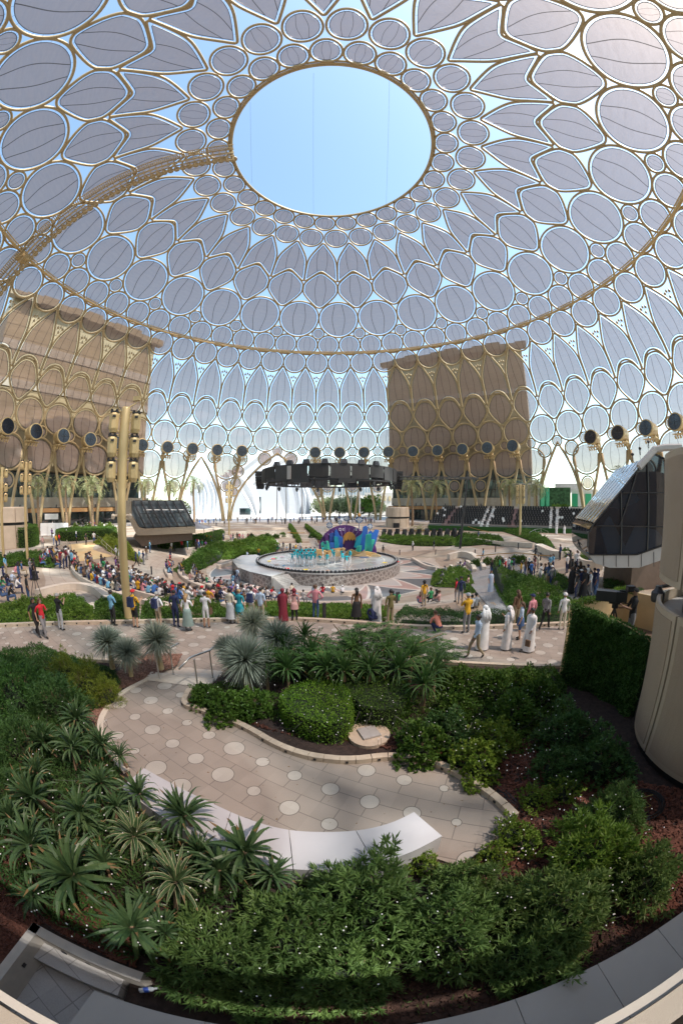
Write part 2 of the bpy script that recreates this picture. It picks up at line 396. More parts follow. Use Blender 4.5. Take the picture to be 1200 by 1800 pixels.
# legs, arches, nodes
def legline(pts, r, n=8):
    i = [p[0] for p in pts]; s = [p[1] for p in pts]; p, nn = dome(i, s); frame.tube(p, r, n, nor=nn)
for q in range(54):
    i = q*.5 + .25; i = i if i <= NC/2 else i-NC
    if not any(abs(i-mq) < .01 for mq in MISS['V']):
        for sg in (-1, 1):
            legline([(i+sg*.225, 90.5), (i+sg*.205, 94), (i+sg*.15, 98), (i+sg*.105, 102), (i+sg*.06, 107), (i+sg*.035, 111)], [.38, .42, .42, .44, .46, .5])
    j = i-.25
    if not (-1.9 < j < -.6 or abs(j-4.0) < .1 or abs(j-4.5) < .1 or abs(j+2.5) < .1 or abs(j+3) < .1):
        legline([(j, 85.6), (j, 88), (j, 91.2)], [.4, .5, .4])
    # small webs between the spires under the belt
    pts = [(j-.13, 57.7), (j+.13, 57.7), (j, 61.2)]
    for a, b, c_ in ((0, 58.6, .3), (-.045, 58.9, .33), (.045, 58.9, .33), (0, 60.0, .3)):
        p, nn = dome([j+a], [b], .25); frame.sph(p[0], (c_, c_, c_*1.3), 6, 4)
        legline([(j+a, b-.8), (j+a, b+.8)], .06, 4)
def arch(iL, iR, stop, r):
    pts = []
    for t in np.linspace(0, 1, 15): pts.append((iL + (iR-iL)/2*t**1.0*0 + (iR-iL)/2*(t**2.1), 111 - (111-stop)*t))
    R = [(iL+iR-i, s) for i, s in pts[::-1]][1:]
    legline(pts+R, r)
arch(-2.16, -.34, 86.6, .42); arch(-3.18, -2.32, 88.6, .4); arch(3.82, 4.68, 86.2, .42)
# ring at the eye, belt ring
a = np.linspace(0, 2*PI, 160, endpoint=False)
for R_, z_, r_ in ((20.45, 77.9, .26), (20.2, 77.6, .16), (20.9, 78.15, .22)):
    frame.tube(np.stack([R_*np.sin(a), R_*np.cos(a), np.full_like(a, z_)], 1), r_, 8, closed=True)
o = frame.build('steel_frame', M['steel_frame'], dome_root, smooth=True)
cable.build('edge_cables', M['dark'], dome_root)
belt = MB()
for dR, dz, r_ in ((1.0, -.1, .34), (1.7, -.5, .16), (1.5, .25, .14)):
    R_, z_ = Rz(50.15); belt.tube(np.stack([(R_-dR)*np.sin(a), (R_-dR)*np.cos(a), np.full_like(a, z_+dz)], 1), r_, 8, closed=True)
for k in range(108):
    t = k*2*PI/108; R_, z_ = Rz(50.15)
    belt.tube([((R_+.1)*math.sin(t), (R_+.1)*math.cos(t), z_), ((R_-1.7)*math.sin(t), (R_-1.7)*math.cos(t), z_-.5)], .07, 4)
belt.build('belt_ring', M['gold'], dome_root, smooth=True)
# maintenance gantry: a curved ladder truss running from the eye down the left side, under the fabric
gan = MB(); gi = -7.42; ss = np.linspace(.4, 62, 90)
for dI, off, r_ in ((-.9, 1.3, .16), (.9, 1.3, .16), (-.9, 2.9, .14), (.9, 2.9, .14), (0, 1.2, .12), (-2.3, 1.6, .10), (-2.3, 2.8, .08)):
    i = gi + dI/spc(ss); p, nn = dome(i, ss, off); gan.tube(p, r_, 6, nor=nn)
for k, s_ in enumerate(np.arange(.6, 62, 1.35)):
    q = spc(s_)
    pa, n_ = dome([gi-.9/q], [s_], 1.3); pb, _ = dome([gi+.9/q], [s_], 1.3); pc, _ = dome([gi-.9/q], [s_], 2.9); pd, _ = dome([gi+.9/q], [s_], 2.9); pe, _ = dome([gi-2.3/q], [s_], 1.6)
    for u, v in ((pa, pb), (pc, pd), (pa, pc), (pb, pd), (pa, pe)): gan.tube([u[0], v[0]], .07, 4)
    # round inspection discs along the lower edge
    t = np.arange(16)*2*PI/16
    i = gi + (1.55 + .0*t)/q; c = [gi + (1.7+.62*math.cos(x))/q for x in t]; s2 = s_ + .62*np.sin(t)
    p, nn = dome(c, s2, 1.5); gan.tube(p, .1, 4, closed=True, nor=nn)
    gan.add(p, [tuple(range(16))])
    for w_ in range(3):
        s3 = s_ + w_*.45; pa, n_ = dome([gi-.9/q], [s3], 1.25); pe, _ = dome([gi-2.3/q], [s3], 1.55)
        gan.tube([pa[0], pe[0]], .1, 4)
gan.build('maintenance_gantry', M['steel_frame'], dome_root)
for s_ in (50.2,): # joints
    p, nn = dome([gi], [s_], 1.6); mb = MB(); mb.box(p[0], (2.6, 2.6, 1.2), -gi*2*PI/NC-PH); mb.build('gantry_joint', M['gold'], dome_root)
# thin cables and bird spikes hanging in the eye
for p0_, p1_ in (((551, 128), (551, 377)), ((684, 143), (678, 368)), ((440, 180), (443, 322))):
    q0, q1 = at(*p0_, 77.7), at(*p1_, 77.7); hc = MB(); hc.tube([(q0.x, q0.y-AX, 77.7), (q1.x, q1.y-AX, 77.7)], .02, 4); hc.build('eye_cable', M['dark'], dome_root)
# projector pods on the ring of nodes
def make_pod():
    r = thing('projector_pod', '', 'projector', (0, 0, 0))
    b = MB(); prof = [(1.25, -2.3), (1.55, -2.1), (1.75, -.8), (1.92, .3), (2.02, 1.2), (2.05, 1.55), (1.9, 1.6)]
    b.lathe(prof, (0, 0, 0), 24)
    V = np.concatenate(b.v); b.v = [np.stack([V[:, 0], V[:, 2], V[:, 1]], 1)]; b.f = [f[::-1] for f in b.f]
    o = b.build('housing', M['gold'], r, smooth=False); 
    g = MB(); t = np.arange(24)*2*PI/24; g.add([(1.78*math.cos(x), 1.63, 1.78*math.sin(x)) for x in t], [tuple(range(23, -1, -1))])
    o2 = g.build('glass_face', M['podglass'], r)
    bars = MB(); bars.box((0, 1.66, 0), (3.3, .04, .05)); bars.box((0, 1.69, 0), (.05, .04, 3.3)); bars.build('face_bars', M['dark'], o2)
    k = MB(); k.box((0, -.6, -2.35), (3.4, 2.2, .14)); k.tube([(-.9, -.6, -2.3), (-.9, -1.6, -1.2)], .16, 6); k.tube([(.9, -.6, -2.3), (.9, -1.6, -1.2)], .16, 6)
    k.tube([(0, -1.5, -1.2), (0, -3.8, -1.9), (0, -4.4, -3.6)], [.45, .4, .35], 8); k.tube([(0, -1.9, .9), (0, -4.2, .6)], .22, 6)
    k.build('bracket', M['gold'], r)
    for x_ in (-1.45, -.75, .0, .75, 1.45):
        s_ = MB(); s_.tube([(x_, -.4, -2.42), (x_, -.4, -2.75)], .07, 6); s_.tube([(x_, -.65, -3.2), (x_, -.2, -2.7)], [.24, .16], 8)
        s_.build('spotlight', M['gold'], r)
    return r
M['podglass'] = mat('dark_projector_glass', (.012, .02, .035), .08, 0, spec=.8)
pod = make_pod(); first = True
PODI = [-6.5, -6, -5.5, -5, -4.5, -4, -3.5, -3, -2.5, -2, -.5, 0, .5, 1, 1.5, 2, 2.5, 3, 3.5, 5, 5.5, 6, 6.5]
podlabels = {}
for n_, i_ in enumerate(PODI):
    o = pod if n_ == 0 else copy_tree(pod)
    p, nn = dome([i_], [86.6], 3.9)
    o.location = (p[0][0], p[0][1]+AX, p[0][2]+.2); a_ = i_*2*PI/NC + PH
    o.rotation_euler = (math.radians(8) if 0 else 0, 0, PI - a_)
    o['group'] = 'projector pods ringing the dome'
    side = 'left' if i_ < -1 else ('right' if i_ > 4 else 'centre')
    if side == 'left':
        order = sum(1 for q in PODI if q <= i_ ); lab = 'gold drum projector pod in the left row, %s from the left edge' % 'first second third fourth fifth sixth seventh eighth ninth tenth'.split()[order-1]
        if abs(i_+6.5) < .1: lab = 'gold drum projector pod at the far left edge beyond the short lamp mast'
        if abs(i_+6) < .1: lab = 'gold drum projector pod right above the thin lamp mast at left'
        if abs(i_+4.5) < .1: lab = 'gold drum projector pod partly hidden by the tall loudspeaker mast'
        if abs(i_+4) < .1: lab = 'gold drum projector pod just right of the tall loudspeaker mast'
        if abs(i_+2) < .1: lab = 'gold drum projector pod left of the big arched portal and lighting ring'
    elif side == 'centre':
        order = sum(1 for q in PODI if -1 < q <= i_); lab = 'gold drum projector pod over the lighting ring and brown building, %s from its left end' % ('first second third fourth fifth sixth seventh eighth ninth'.split()[order-1])
    else:
        order = sum(1 for q in PODI if 4 < q <= i_); lab = 'gold drum projector pod seen from the side above the glass cab, %s from the left' % ('first second third fourth'.split()[order-1])
    o['label'] = lab
# ================================================================== GROUND, PATHS, STAGE
def nodes(m): return m.node_tree.nodes, m.node_tree.links, m.node_tree.nodes['Principled BSDF']
def NM(N, L):
    def f(op, a, b=None, c=None):
        q = N.new('ShaderNodeMath'); q.operation = op
        for i, x in enumerate((a, b, c)):
            if x is None: continue
            if hasattr(x, 'is_output'): L.new(x, q.inputs[i])
            else: q.inputs[i].default_value = x
        return q.outputs[0]
    return f
def mixc(N, L, fac, a, b):
    q = N.new('ShaderNodeMix'); q.data_type = 'RGBA'
    L.new(fac, q.inputs[0])
    for s_, x in ((q.inputs[6], a), (q.inputs[7], b)):
        if hasattr(x, 'is_output'): L.new(x, s_)
        else: s_.default_value = (*x, 1)
    return q.outputs[2]
def paver_mat(name, base, disc, cell=.78, ang=.5, discs=True, line=.012, brick=None):
    m = mat(name, base, .75); N, L, b = nodes(m); f = NM(N, L)
    tc = N.new('ShaderNodeTexCoord'); mp = N.new('ShaderNodeMapping'); mp.inputs['Rotation'].default_value = (0, 0, ang); mp.inputs['Scale'].default_value = (1/cell, 1/cell, 1)
    L.new(tc.outputs['Object'], mp.inputs[0]); sp = N.new('ShaderNodeSeparateXYZ'); L.new(mp.outputs[0], sp.inputs[0])
    x, y = sp.outputs[0], sp.outputs[1]; fy = f('FLOOR', y); x2 = f('MULTIPLY_ADD', f('FLOORED_MODULO', fy, 2.0), .5, x); fx = f('FLOOR', x2)
    u = f('SUBTRACT', f('SUBTRACT', x2, fx), .5); v = f('SUBTRACT', f('SUBTRACT', y, fy), .5)
    cb = N.new('ShaderNodeCombineXYZ'); L.new(fx, cb.inputs[0]); L.new(fy, cb.inputs[1]); wn = N.new('ShaderNodeTexWhiteNoise'); wn.noise_dimensions = '2D'; L.new(cb.outputs[0], wn.inputs['Vector'])
    r = f('SQRT', f('ADD', f('MULTIPLY', u, u), f('MULTIPLY', v, v))); rad = f('MULTIPLY_ADD', wn.outputs[0], .20, .11)
    ln = f('MAXIMUM', f('LESS_THAN', f('ABSOLUTE', v), line), f('LESS_THAN', f('ABSOLUTE', u), line))
    ln2 = f('LESS_THAN', f('SUBTRACT', .5, f('ABSOLUTE', v)), line*.7); ln = f('MAXIMUM', ln, ln2)
    n1 = N.new('ShaderNodeTexNoise'); n1.inputs['Scale'].default_value = 1.1; n1.inputs['Detail'].default_value = 8; L.new(tc.outputs['Object'], n1.inputs['Vector'])
    n2 = N.new('ShaderNodeTexNoise'); n2.inputs['Scale'].default_value = 60; n2.inputs['Detail'].default_value = 4; L.new(tc.outputs['Object'], n2.inputs['Vector'])
    wn2 = N.new('ShaderNodeTexWhiteNoise'); wn2.noise_dimensions = '2D'; c2 = N.new('ShaderNodeCombineXYZ'); L.new(f('FLOOR', f('MULTIPLY', x2, 2.0)), c2.inputs[0]); L.new(f('FLOOR', f('MULTIPLY', y, 2.0)), c2.inputs[1]); L.new(c2.outputs[0], wn2.inputs['Vector'])
    k = f('ADD', f('ADD', f('MULTIPLY', n1.outputs[0], .5), f('MULTIPLY', n2.outputs[0], .35)), f('MULTIPLY_ADD', wn2.outputs[0], .12, .5))
    c = mixc(N, L, ln, base, tuple(q*.6 for q in base))
    if discs:
        dm = f('LESS_THAN', r, rad); ring = f('LESS_THAN', f('ABSOLUTE', f('SUBTRACT', r, rad)), .010)
        c = mixc(N, L, dm, c, disc); c = mixc(N, L, ring, c, tuple(q*.45 for q in base))
    hs = N.new('ShaderNodeVectorMath'); hs.operation = 'SCALE'; L.new(c, hs.inputs[0]); L.new(k, hs.inputs['Scale'])
    L.new(hs.outputs[0], b.inputs['Base Color'])
    bp = N.new('ShaderNodeBump'); bp.inputs['Strength'].default_value = .25; bp.inputs['Distance'].default_value = .01; L.new(n2.outputs[0], bp.inputs['Height']); L.new(bp.outputs[0], b.inputs['Normal'])
    return m
M['dots'] = paver_mat('dotted_paving', (.305, .26, .218), (.42, .385, .335))
M['dotsfar'] = paver_mat('dotted_plaza_paving', (.30, .26, .22), (.46, .43, .38), cell=.95, ang=.2)
M['tiles'] = paver_mat('grey_tiles', (.40, .38, .365), (.3, .3, .3), cell=.62, ang=.45, discs=False)
# plaza ground: concentric sand coloured bands that follow the bowl
def ground_mat():
    m = mat('plaza_paving', (.42, .34, .26), .8); N, L, b = nodes(m); f = NM(N, L)
    tc = N.new('ShaderNodeTexCoord'); sp = N.new('ShaderNodeSeparateXYZ'); L.new(tc.outputs['Object'], sp.inputs[0])
    x, y = sp.outputs[0], f('SUBTRACT', sp.outputs[1], AX); r = f('SQRT', f('ADD', f('MULTIPLY', x, x), f('MULTIPLY', y, y))); an = f('ARCTAN2', x, y)
    n0 = N.new('ShaderNodeTexNoise'); n0.inputs['Scale'].default_value = .09; n0.inputs['Detail'].default_value = 1; L.new(tc.outputs['Object'], n0.inputs['Vector'])
    rr = f('MULTIPLY_ADD', n0.outputs[0], 9.0, r)
    band = f('GREATER_THAN', f('SINE', f('MULTIPLY', rr, .72)), .15)
    ln = f('LESS_THAN', f('ABSOLUTE', f('SINE', f('MULTIPLY', r, 3.4))), .05); ln2 = f('LESS_THAN', f('ABSOLUTE', f('SINE', f('MULTIPLY', an, 60.0))), .05)
    ln = f('MAXIMUM', ln, ln2)
    n1 = N.new('ShaderNodeTexNoise'); n1.inputs['Scale'].default_value = .8; n1.inputs['Detail'].default_value = 9; L.new(tc.outputs['Object'], n1.inputs['Vector'])
    c = mixc(N, L, band, (.31, .245, .185), (.40, .345, .285)); c = mixc(N, L, ln, c, (.26, .20, .15))
    far_ = f('GREATER_THAN', r, 66.0); c = mixc(N, L, far_, c, (.52, .50, .47))
    sc_ = N.new('ShaderNodeVectorMath'); sc_.operation = 'SCALE'; L.new(c, sc_.inputs[0]); L.new(f('MULTIPLY_ADD', n1.outputs[0], .6, .7), sc_.inputs['Scale'])
    L.new(sc_.outputs[0], b.inputs['Base Color']); return m
M['plaza'] = ground_mat()
g = MB(); nA = 180; rs = [0]+[4*i for i in range(1, 4)] + list(np.arange(14, 42, .7)) + [44, 48, 54, 62, 72, 90, 130, 220, 500, 1600]
V = []
for r_ in rs:
    for k in range(nA):
        t = 2*PI*k/nA; x, y = r_*math.sin(t), AX + r_*math.cos(t); V.append((x, y, gz(x, y)))
F = [(i*nA+k, i*nA+(k+1) % nA, (i+1)*nA+(k+1) % nA, (i+1)*nA+k)[::-1] for i in range(len(rs)-1) for k in range(nA)]
g.add(V, F); tag(g.build('ground', M['plaza']), kind='structure')
def pxpoly(pts, z): return [tuple(at(*p, z))[:2] for p in pts]
def smooth_open(P, k=2):
    P = np.asarray(P, float)
    for _ in range(k):
        a = P[:-1]*.75+P[1:]*.25; b = P[:-1]*.25+P[1:]*.75; Q = np.empty((2*len(a), P.shape[1])); Q[0::2] = a; Q[1::2] = b; P = np.vstack([P[:1], Q, P[-1:]])
    return P
def strip_wall(line, w, z0, z1, mb=None, mi=0):
    """wall of width w along a 2D line (to its left side)"""
    mb = mb or MB(); P = np.asarray(line, float)[:, :2]; T = np.gradient(P, axis=0); T /= np.linalg.norm(T, axis=1)[:, None]+1e-9
    Q = P + np.stack([-T[:, 1], T[:, 0]], 1)*w; n = len(P)
    z0 = np.broadcast_to(np.asarray(z0, float), (n,)); z1 = np.broadcast_to(np.asarray(z1, float), (n,))
    V = np.vstack([np.c_[P, z0], np.c_[P, z1], np.c_[Q, z1], np.c_[Q, z0]])
    F = [(i, i+1, n+i+1, n+i) for i in range(n-1)] + [(n+i, n+i+1, 2*n+i+1, 2*n+i) for i in range(n-1)] + [(2*n+i, 2*n+i+1, 3*n+i+1, 3*n+i) for i in range(n-1)] + [(0, n, 2*n, 3*n), (n-1, 4*n-1, 3*n-1, 2*n-1)]
    return mb.add(V, F, mi)
# main dotted path
near_edge = [(-22, 3.5), (-16, 6.4), (-12, 8.0), (-8.4, 9.3), (-5.9, 9.75), (-3.3, 10.35), (-1.1, 10.9), (1.4, 10.85), (3.7, 10.3), (5.6, 9.5), (7.5, 8.6), (11, 7.9)]
far_edge = [tuple(at(px, py, 0))[:2] for px, py in ((-60, 1107), (0, 1103), (100, 1099), (200, 1097), (330, 1094), (480, 1090), (600, 1095), (760, 1108), (880, 1105), (990, 1100), (1080, 1096))]
near_s, far_s = smooth_open(near_edge), smooth_open(far_edge)
pth = MB(); poly_ = [tuple(p) for p in near_s] + [tuple(p) for p in far_s[::-1]]
pth.prism(poly_, -.02, .006); tag(pth.build('path', M['dots']), kind='structure')
# curb on the far side with recessed lights
cb = MB(); strip_wall(far_s, .22, -.3, .16, cb); curb = cb.build('stone_curb', M['curb']); tag(curb, 'low sand stone curb with small square recesses along the far side of the dotted path', 'curb')
rc = MB(); d = np.r_[0, np.cumsum(np.linalg.norm(np.diff(far_s, axis=0), axis=1))]
for q in np.arange(.3, d[-1], .62):
    x = np.interp(q, d, far_s[:, 0]); y = np.interp(q, d, far_s[:, 1]); x2 = np.interp(q+.1, d, far_s[:, 0]); y2 = np.interp(q+.1, d, far_s[:, 1])
    rc.box((x, y, .085), (.07, .03, .07), math.atan2(y2-y, x2-x))
tag(rc.build('light_recesses', M['black'], curb), kind=None)
# foreground planting bed (raised) and soil
bed = MB(); bp_ = [tuple(p) for p in near_s if p[0] < -5.7] + [(-5.75, 8.9), (-5.6, 8.2), (-3.5, 8.3), (-3.4, 9.0)] + [tuple(p) for p in near_s if p[0] > -3.2] + [(12.5, 7.5), (12.5, -.1), (-2.3, -.1), (-2.3, 1.06), (-3.6, 1.06), (-3.6, -.1), (-22, -.1)]
bed.prism(bp_, -.02, .26); tag(bed.build('garden_soil', M['soil']), kind='structure')
for seg, lab in (([p for p in near_s if p[0] < -5.75], 'left'), ([p for p in near_s if p[0] > -3.25], 'right')):
    w_ = MB(); strip_wall(np.array(seg)+np.array([0, -.2]), .16, 0.0, .36, w_)
    tag(w_.build('bed_kerb', M['curb']), 'sand stone kerb holding the %s planting bed above the dotted path' % ('yucca' if lab == 'left' else 'middle and right'), 'kerb')
# lower terrace level under the stairs
st = MB()
for k, (y0, y1, z1) in enumerate(((8.55, 9.15, .30), (9.15, 9.6, .20), (9.6, 10.05, .10))):
    st.box((-4.5, (y0+y1)/2, z1/2-.02), (2.15-.0*k, y1-y0, z1+.04), .03)
tag(st.build('garden_steps', M['stone']), 'two shallow pale stone steps between the steel handrails', 'steps')
# foreground garden path
left = [(262, 1196), (222, 1216), (195, 1240), (178, 1275), (196, 1318), (228, 1352)]
curbpx = [(330, 1215), (315, 1242), (345, 1252), (400, 1271), (440, 1290), (480, 1315), (520, 1331), (560, 1340), (620, 1345), (680, 1336), (740, 1341), (790, 1360), (830, 1384), (870, 1414), (897, 1442)]
endpx = [(880, 1470), (850, 1492), (805, 1522), (770, 1510), (700, 1520), (560, 1540), (470, 1530), (380, 1480), (300, 1430), (235, 1385)]
cw = pxpoly(curbpx, .3); lw = pxpoly(left, .3); ew = pxpoly(endpx, .3)
gp = MB(); gp.prism([tuple(p) for p in smooth_open(lw)[::-1]] + [(-3.45, 8.6)] + [tuple(p) for p in smooth_open(cw)] + ew, .1, .30); tag(gp.build('garden_path', M['dots']), kind='structure')
cs = smooth_open(cw); cb = MB(); P_ = cs
d = np.r_[0, np.cumsum(np.linalg.norm(np.diff(P_, axis=0), axis=1))]
u = np.arange(0, d[-1]-.1, .33); seg = MB()
for q in u:   # curb stones with fine joints
    qs = np.linspace(q+.006, q+.324, 4); X = np.stack([np.interp(qs, d, P_[:, 0]), np.interp(qs, d, P_[:, 1])], 1); strip_wall(X, .15, .27, .42, seg)
co = seg.build('curved_curb', M['curb']); tag(co, 'curved sand stone curb with square light recesses edging the garden path and bark bed', 'curb')
rc = MB()
for q in u[::2]:
    x = np.interp(q+.15, d, P_[:, 0]); y = np.interp(q+.15, d, P_[:, 1]); x2 = np.interp(q+.25, d, P_[:, 0]); y2 = np.interp(q+.25, d, P_[:, 1])
    rc.box((x, y, .36), (.055, .03, .05), math.atan2(y2-y, x2-x))
rc.build('light_recesses', M['black'], co)
# left edge border strip of the garden path
bs = MB(); strip_wall(smooth_open(lw)[::-1], .16, .2, .325, bs); tag(bs.build('path_border', M['stone']), 'pale stone border strip on the left rim of the garden path', 'border')
# white curved bench in the foreground
inn = np.array([tuple(at(*p, .75))[:2] for p in ((253, 1350), (300, 1376), (365, 1408), (430, 1438), (500, 1459), (570, 1463), (640, 1459), (690, 1446), (728, 1427))])
out = np.array([tuple(at(*p, .75))[:2] for p in ((213, 1384), (270, 1425), (345, 1473), (420, 1507), (490, 1526), (560, 1530), (640, 1522), (715, 1502), (777, 1469))])
def resamp(P, n):
    P = smooth_open(P, 2); d = np.r_[0, np.cumsum(np.linalg.norm(np.diff(P, axis=0), axis=1))]; q = np.linspace(0, d[-1], n); return np.stack([np.interp(q, d, P[:, 0]), np.interp(q, d, P[:, 1])], 1)
bench = thing('curved_bench', 'long white curved stone bench in front of the dotted garden path', 'bench', (0, 0, 0))
I_, O_ = resamp(inn, 41), resamp(out, 41); cuts = [0, 8, 16, 24, 32, 40]
M['bench'] = mat('white_terrazzo', (.49, .48, .49), .5, var=.07, scale=1.1, bump=.05, bscale=300)
for a_, b_ in zip(cuts[:-1], cuts[1:]):
    mb = MB(); e = .006; i_ = I_[a_:b_+1].copy(); o_ = O_[a_:b_+1].copy()
    for Z in (i_, o_):
        t0 = Z[1]-Z[0]; Z[0] += t0/np.linalg.norm(t0)*e; t1 = Z[-2]-Z[-1]; Z[-1] += t1/np.linalg.norm(t1)*e
    mb.prism([tuple(p) for p in i_] + [tuple(p) for p in o_[::-1]], .27, .75); mb.build('bench_slab', M['bench'], bench)
# camera terrace: coping, stair well and balcony rail
coping = thing('stone_coping', 'wide grey stone coping along the bottom of the near planting bed', 'coping', (0, 0, 0))
xs = [-2.35, -1.2, -.2, .75, 1.66, 2.62, 3.5, 4.5, 5.6, 7.5]
M['coping'] = mat('grey_coping_stone', (.38, .365, .345), .6, var=.08, scale=1.2, bump=.06, bscale=200)
for i, (a_, b_) in enumerate(zip(xs[:-1], xs[1:])):
    mb = MB(); y0 = -.30; f_ = lambda x: .60 - .004*(x-1)**2
    la = -.18 if i == 0 else 0
    mb.prism([(a_+.004+la, y0), (b_-.004, y0), (b_-.004, f_(b_)), (a_+.004, f_(a_))], .2, .9); mb.build('coping_slab', M['coping'], coping)
well = MB(); c_ = .13
for p, q in (((-3.62, 1.07), (-2.05, 1.02)), ((-3.72, -.25), (-3.62, 1.07))):
    strip_wall(np.array([p, q]), -c_, .02, .6, well)
wl = well.build('stairwell_kerb', mat('well_kerb_stone', (.43, .39, .345), .75, var=.1, scale=5)); tag(wl, 'L-shaped stone kerb round the sunken tiled corner at bottom left', 'kerb')
mb = MB(); mb.box((-2.95, .32, .13), (1.6, 1.5, .02)); tag(mb.build('tiled_floor', M['tiles']), kind='structure')
mb = MB(); mb.box((-3.0, .80, .25), (1.3, .26, .2)); tag(mb.build('tiled_step', M['tiles']), 'low tiled step along the kerb of the sunken corner', 'step')
rc = MB()
for x in (-3.15, -2.8, -2.45): rc.box((x, .918, .42), (.06, .02, .06))
for y in (.75, .5): rc.box((-3.532, y, .42), (.02, .06, .06))
rc.build('light_recesses', M['black'], wl)
rail = thing('balcony_rail', 'white edged balcony rail in the two bottom corners of the view', 'rail', (0, 0, 0))
z_ = 4.55; pL = at(0, 1750, z_); pR = at(1200, 1712, z_)
yy = (pL.y+pR.y)/2
for (dy, dz, w_, h_, k_, nm) in ((0, 0, .022, .04, 'stone', 'top_trim'), (-.05, -.01, .06, .05, 'beige', 'handrail'), (-.06, -.55, .02, 1.0, 'brown', 'panel')):
    mb = MB(); mb.box((.2, (pL.y+pR.y)/2+dy, z_+dz), (9, w_, h_), math.atan2(pR.y-pL.y, pR.x-pL.x)); mb.build(nm, M[k_], rail)
bal = MB(); bal.box((0, -1.2, 3.5), (12, 1.9, .3)); tag(bal.build('balcony_floor', M['brown']), 'pale balcony slab the view is taken from', 'balcony')
# ------------------------------------------------------------------ STAGE
def polar(r, deg, z=0): t = math.radians(deg); return (r*math.sin(t), AX + r*math.cos(t), z)
def lattice_mat():
    m = mat('pierced_lattice_wall', (.42, .37, .33), .6); N, L, b = nodes(m); f = NM(N, L)
    uv = N.new('ShaderNodeTexCoord'); sp = N.new('ShaderNodeSeparateXYZ'); L.new(uv.outputs['UV'], sp.inputs[0]); x, y = sp.outputs[0], sp.outputs[1]
    out = None
    def fam(a, per, w):
        nonlocal out
        s_ = f('ADD', f('MULTIPLY', x, math.cos(a)), f('MULTIPLY', y, math.sin(a))); q = f('PINGPONG', f('ADD', s_, per*.5), per/2)
        l = f('LESS_THAN', q, w); out = l if out is None else f('MAXIMUM', out, l)
    for a in (0, PI/3, -PI/3): fam(a+.26, .50, .026)
    for a in (PI/6, PI/2, -PI/6): fam(a+.26, .866, .022)
    c = mixc(N, L, out, (.17, .14, .125), (.44, .40, .36)); L.new(c, b.inputs['Base Color'])
    return m
M['lattice'] = lattice_mat()
M['stagefloor'] = mat('glossy_stage_floor', (.36, .35, .33), .26, var=.12, scale=.35, spec=.6)
stage = thing('round_stage', 'raised round stage with glossy floor, black rim and pierced lattice wall', 'stage', (0, AX, -3.3))
SR = 9.8; ZS = 1.4
mb = MB(); mb.lathe([(SR-.05, 0), (SR-.05, ZS-.02)], n=96); mb.uv = []
m2 = MB(); m2.uv = []; n = 120; V = []; U = []
for k in range(n+1):
    t = 2*PI*k/n
    for z in (0.02, ZS-.12): V.append((SR*math.sin(t), SR*math.cos(t), z)); U.append((SR*t, z))
m2.add(V, [(2*k, 2*k+1, 2*k+3, 2*k+2) for k in range(n)]); m2.uv.append(np.array(U)); m2.build('lattice_wall', M['lattice'], stage)
fl = MB(); fl.lathe([(SR-.03, ZS-.12), (SR+.06, ZS-.1), (SR+.06, ZS), (0.01, ZS+.002)], n=120); fl.build('deck', M['stagefloor'], stage)
rim = MB(); n = 130
for k in range(n):
    t = 2*PI*k/n; d_ = math.degrees(t) % 360
    if 95 < d_ < 96: continue
    x, y = (SR-.45)*math.sin(t), (SR-.45)*math.cos(t); rim.box((x, y, ZS+.12), (.36, .42, .22), -t, taper=.8)
tag(rim.build('rim_lights', M['black'], stage), kind='stuff')
tr = MB(); 
for k in range(n): 
    t = 2*PI*(k+.5)/n; tr.sph(((SR-.47)*math.sin(t), (SR-.47)*math.cos(t), ZS+.22), .06, 6, 4)
tag(tr.build('rim_lenses', M['white'], stage), kind='stuff')
ringm = MB()
for r_ in (7.7, 5.2): 
    ringm.lathe([(r_, ZS+.006), (r_+.07, ZS+.006)], n=96, cap=False)
for k in range(10):
    t = 2*PI*k/10; ringm.tube([(5.25*math.sin(t), 5.25*math.cos(t), ZS+.004), (7.7*math.sin(t+.3), 7.7*math.cos(t+.3), ZS+.004)], .03, 4, cap=False)
ringm.build('floor_inlay', M['stone'], stage)
# annex platform at the left of the stage with a flight of steps
AZ = -1.92
ann = thing('stage_annex', 'low left wing of the stage with lattice wall and grey top', 'platform', (0, 0, 0))
ap = [tuple(at(px, py, AZ))[:2] for px, py in ((408, 985), (418, 997), (440, 1005), (477, 1013), (500, 1006), (507, 1000), (480, 985), (450, 975), (425, 976))]
mb = MB(); mb.prism(ap, -3.3, AZ); mb.build('platform_top', M['stagefloor'], ann)
m2 = MB(); m2.uv = []; V = []; U = []; q = 0; ring_ = ap[:4]
wall_pts = smooth_open(np.array([ap[0], ap[1], ap[2], ap[3]]), 2); prev = None
wall_pts = wall_pts + (wall_pts - np.array([0, AX]))*.0015
for p in wall_pts:
    if prev is not None: q += math.hypot(p[0]-prev[0], p[1]-prev[1])
    prev = p
    for z in (-3.3, AZ-.1): V.append((p[0], p[1]-.04, z)); U.append((q, z))
m2.add(V, [(2*k, 2*k+1, 2*k+3, 2*k+2) for k in range(len(wall_pts)-1)]); m2.uv.append(np.array(U)); m2.build('lattice_wall', M['lattice'], ann)
stp = MB(); A0 = at(479, 1013, AZ); B0 = at(505, 1006, AZ); A1 = at(502, 1036, -3.3); B1 = at(528, 1030, -3.3)
for k in range(8):
    t0, t1 = k/8, (k+1)/8; z = AZ - (k+1)*(3.3+AZ)/9*1.0
    P0 = A0.lerp(A1, t0); P1 = B0.lerp(B1, t0); P2 = B0.lerp(B1, t1); P3 = A0.lerp(A1, t1)
    stp.prism([(P0.x, P0.y), (P1.x, P1.y), (P2.x, P2.y), (P3.x, P3.y)], -3.32, z)
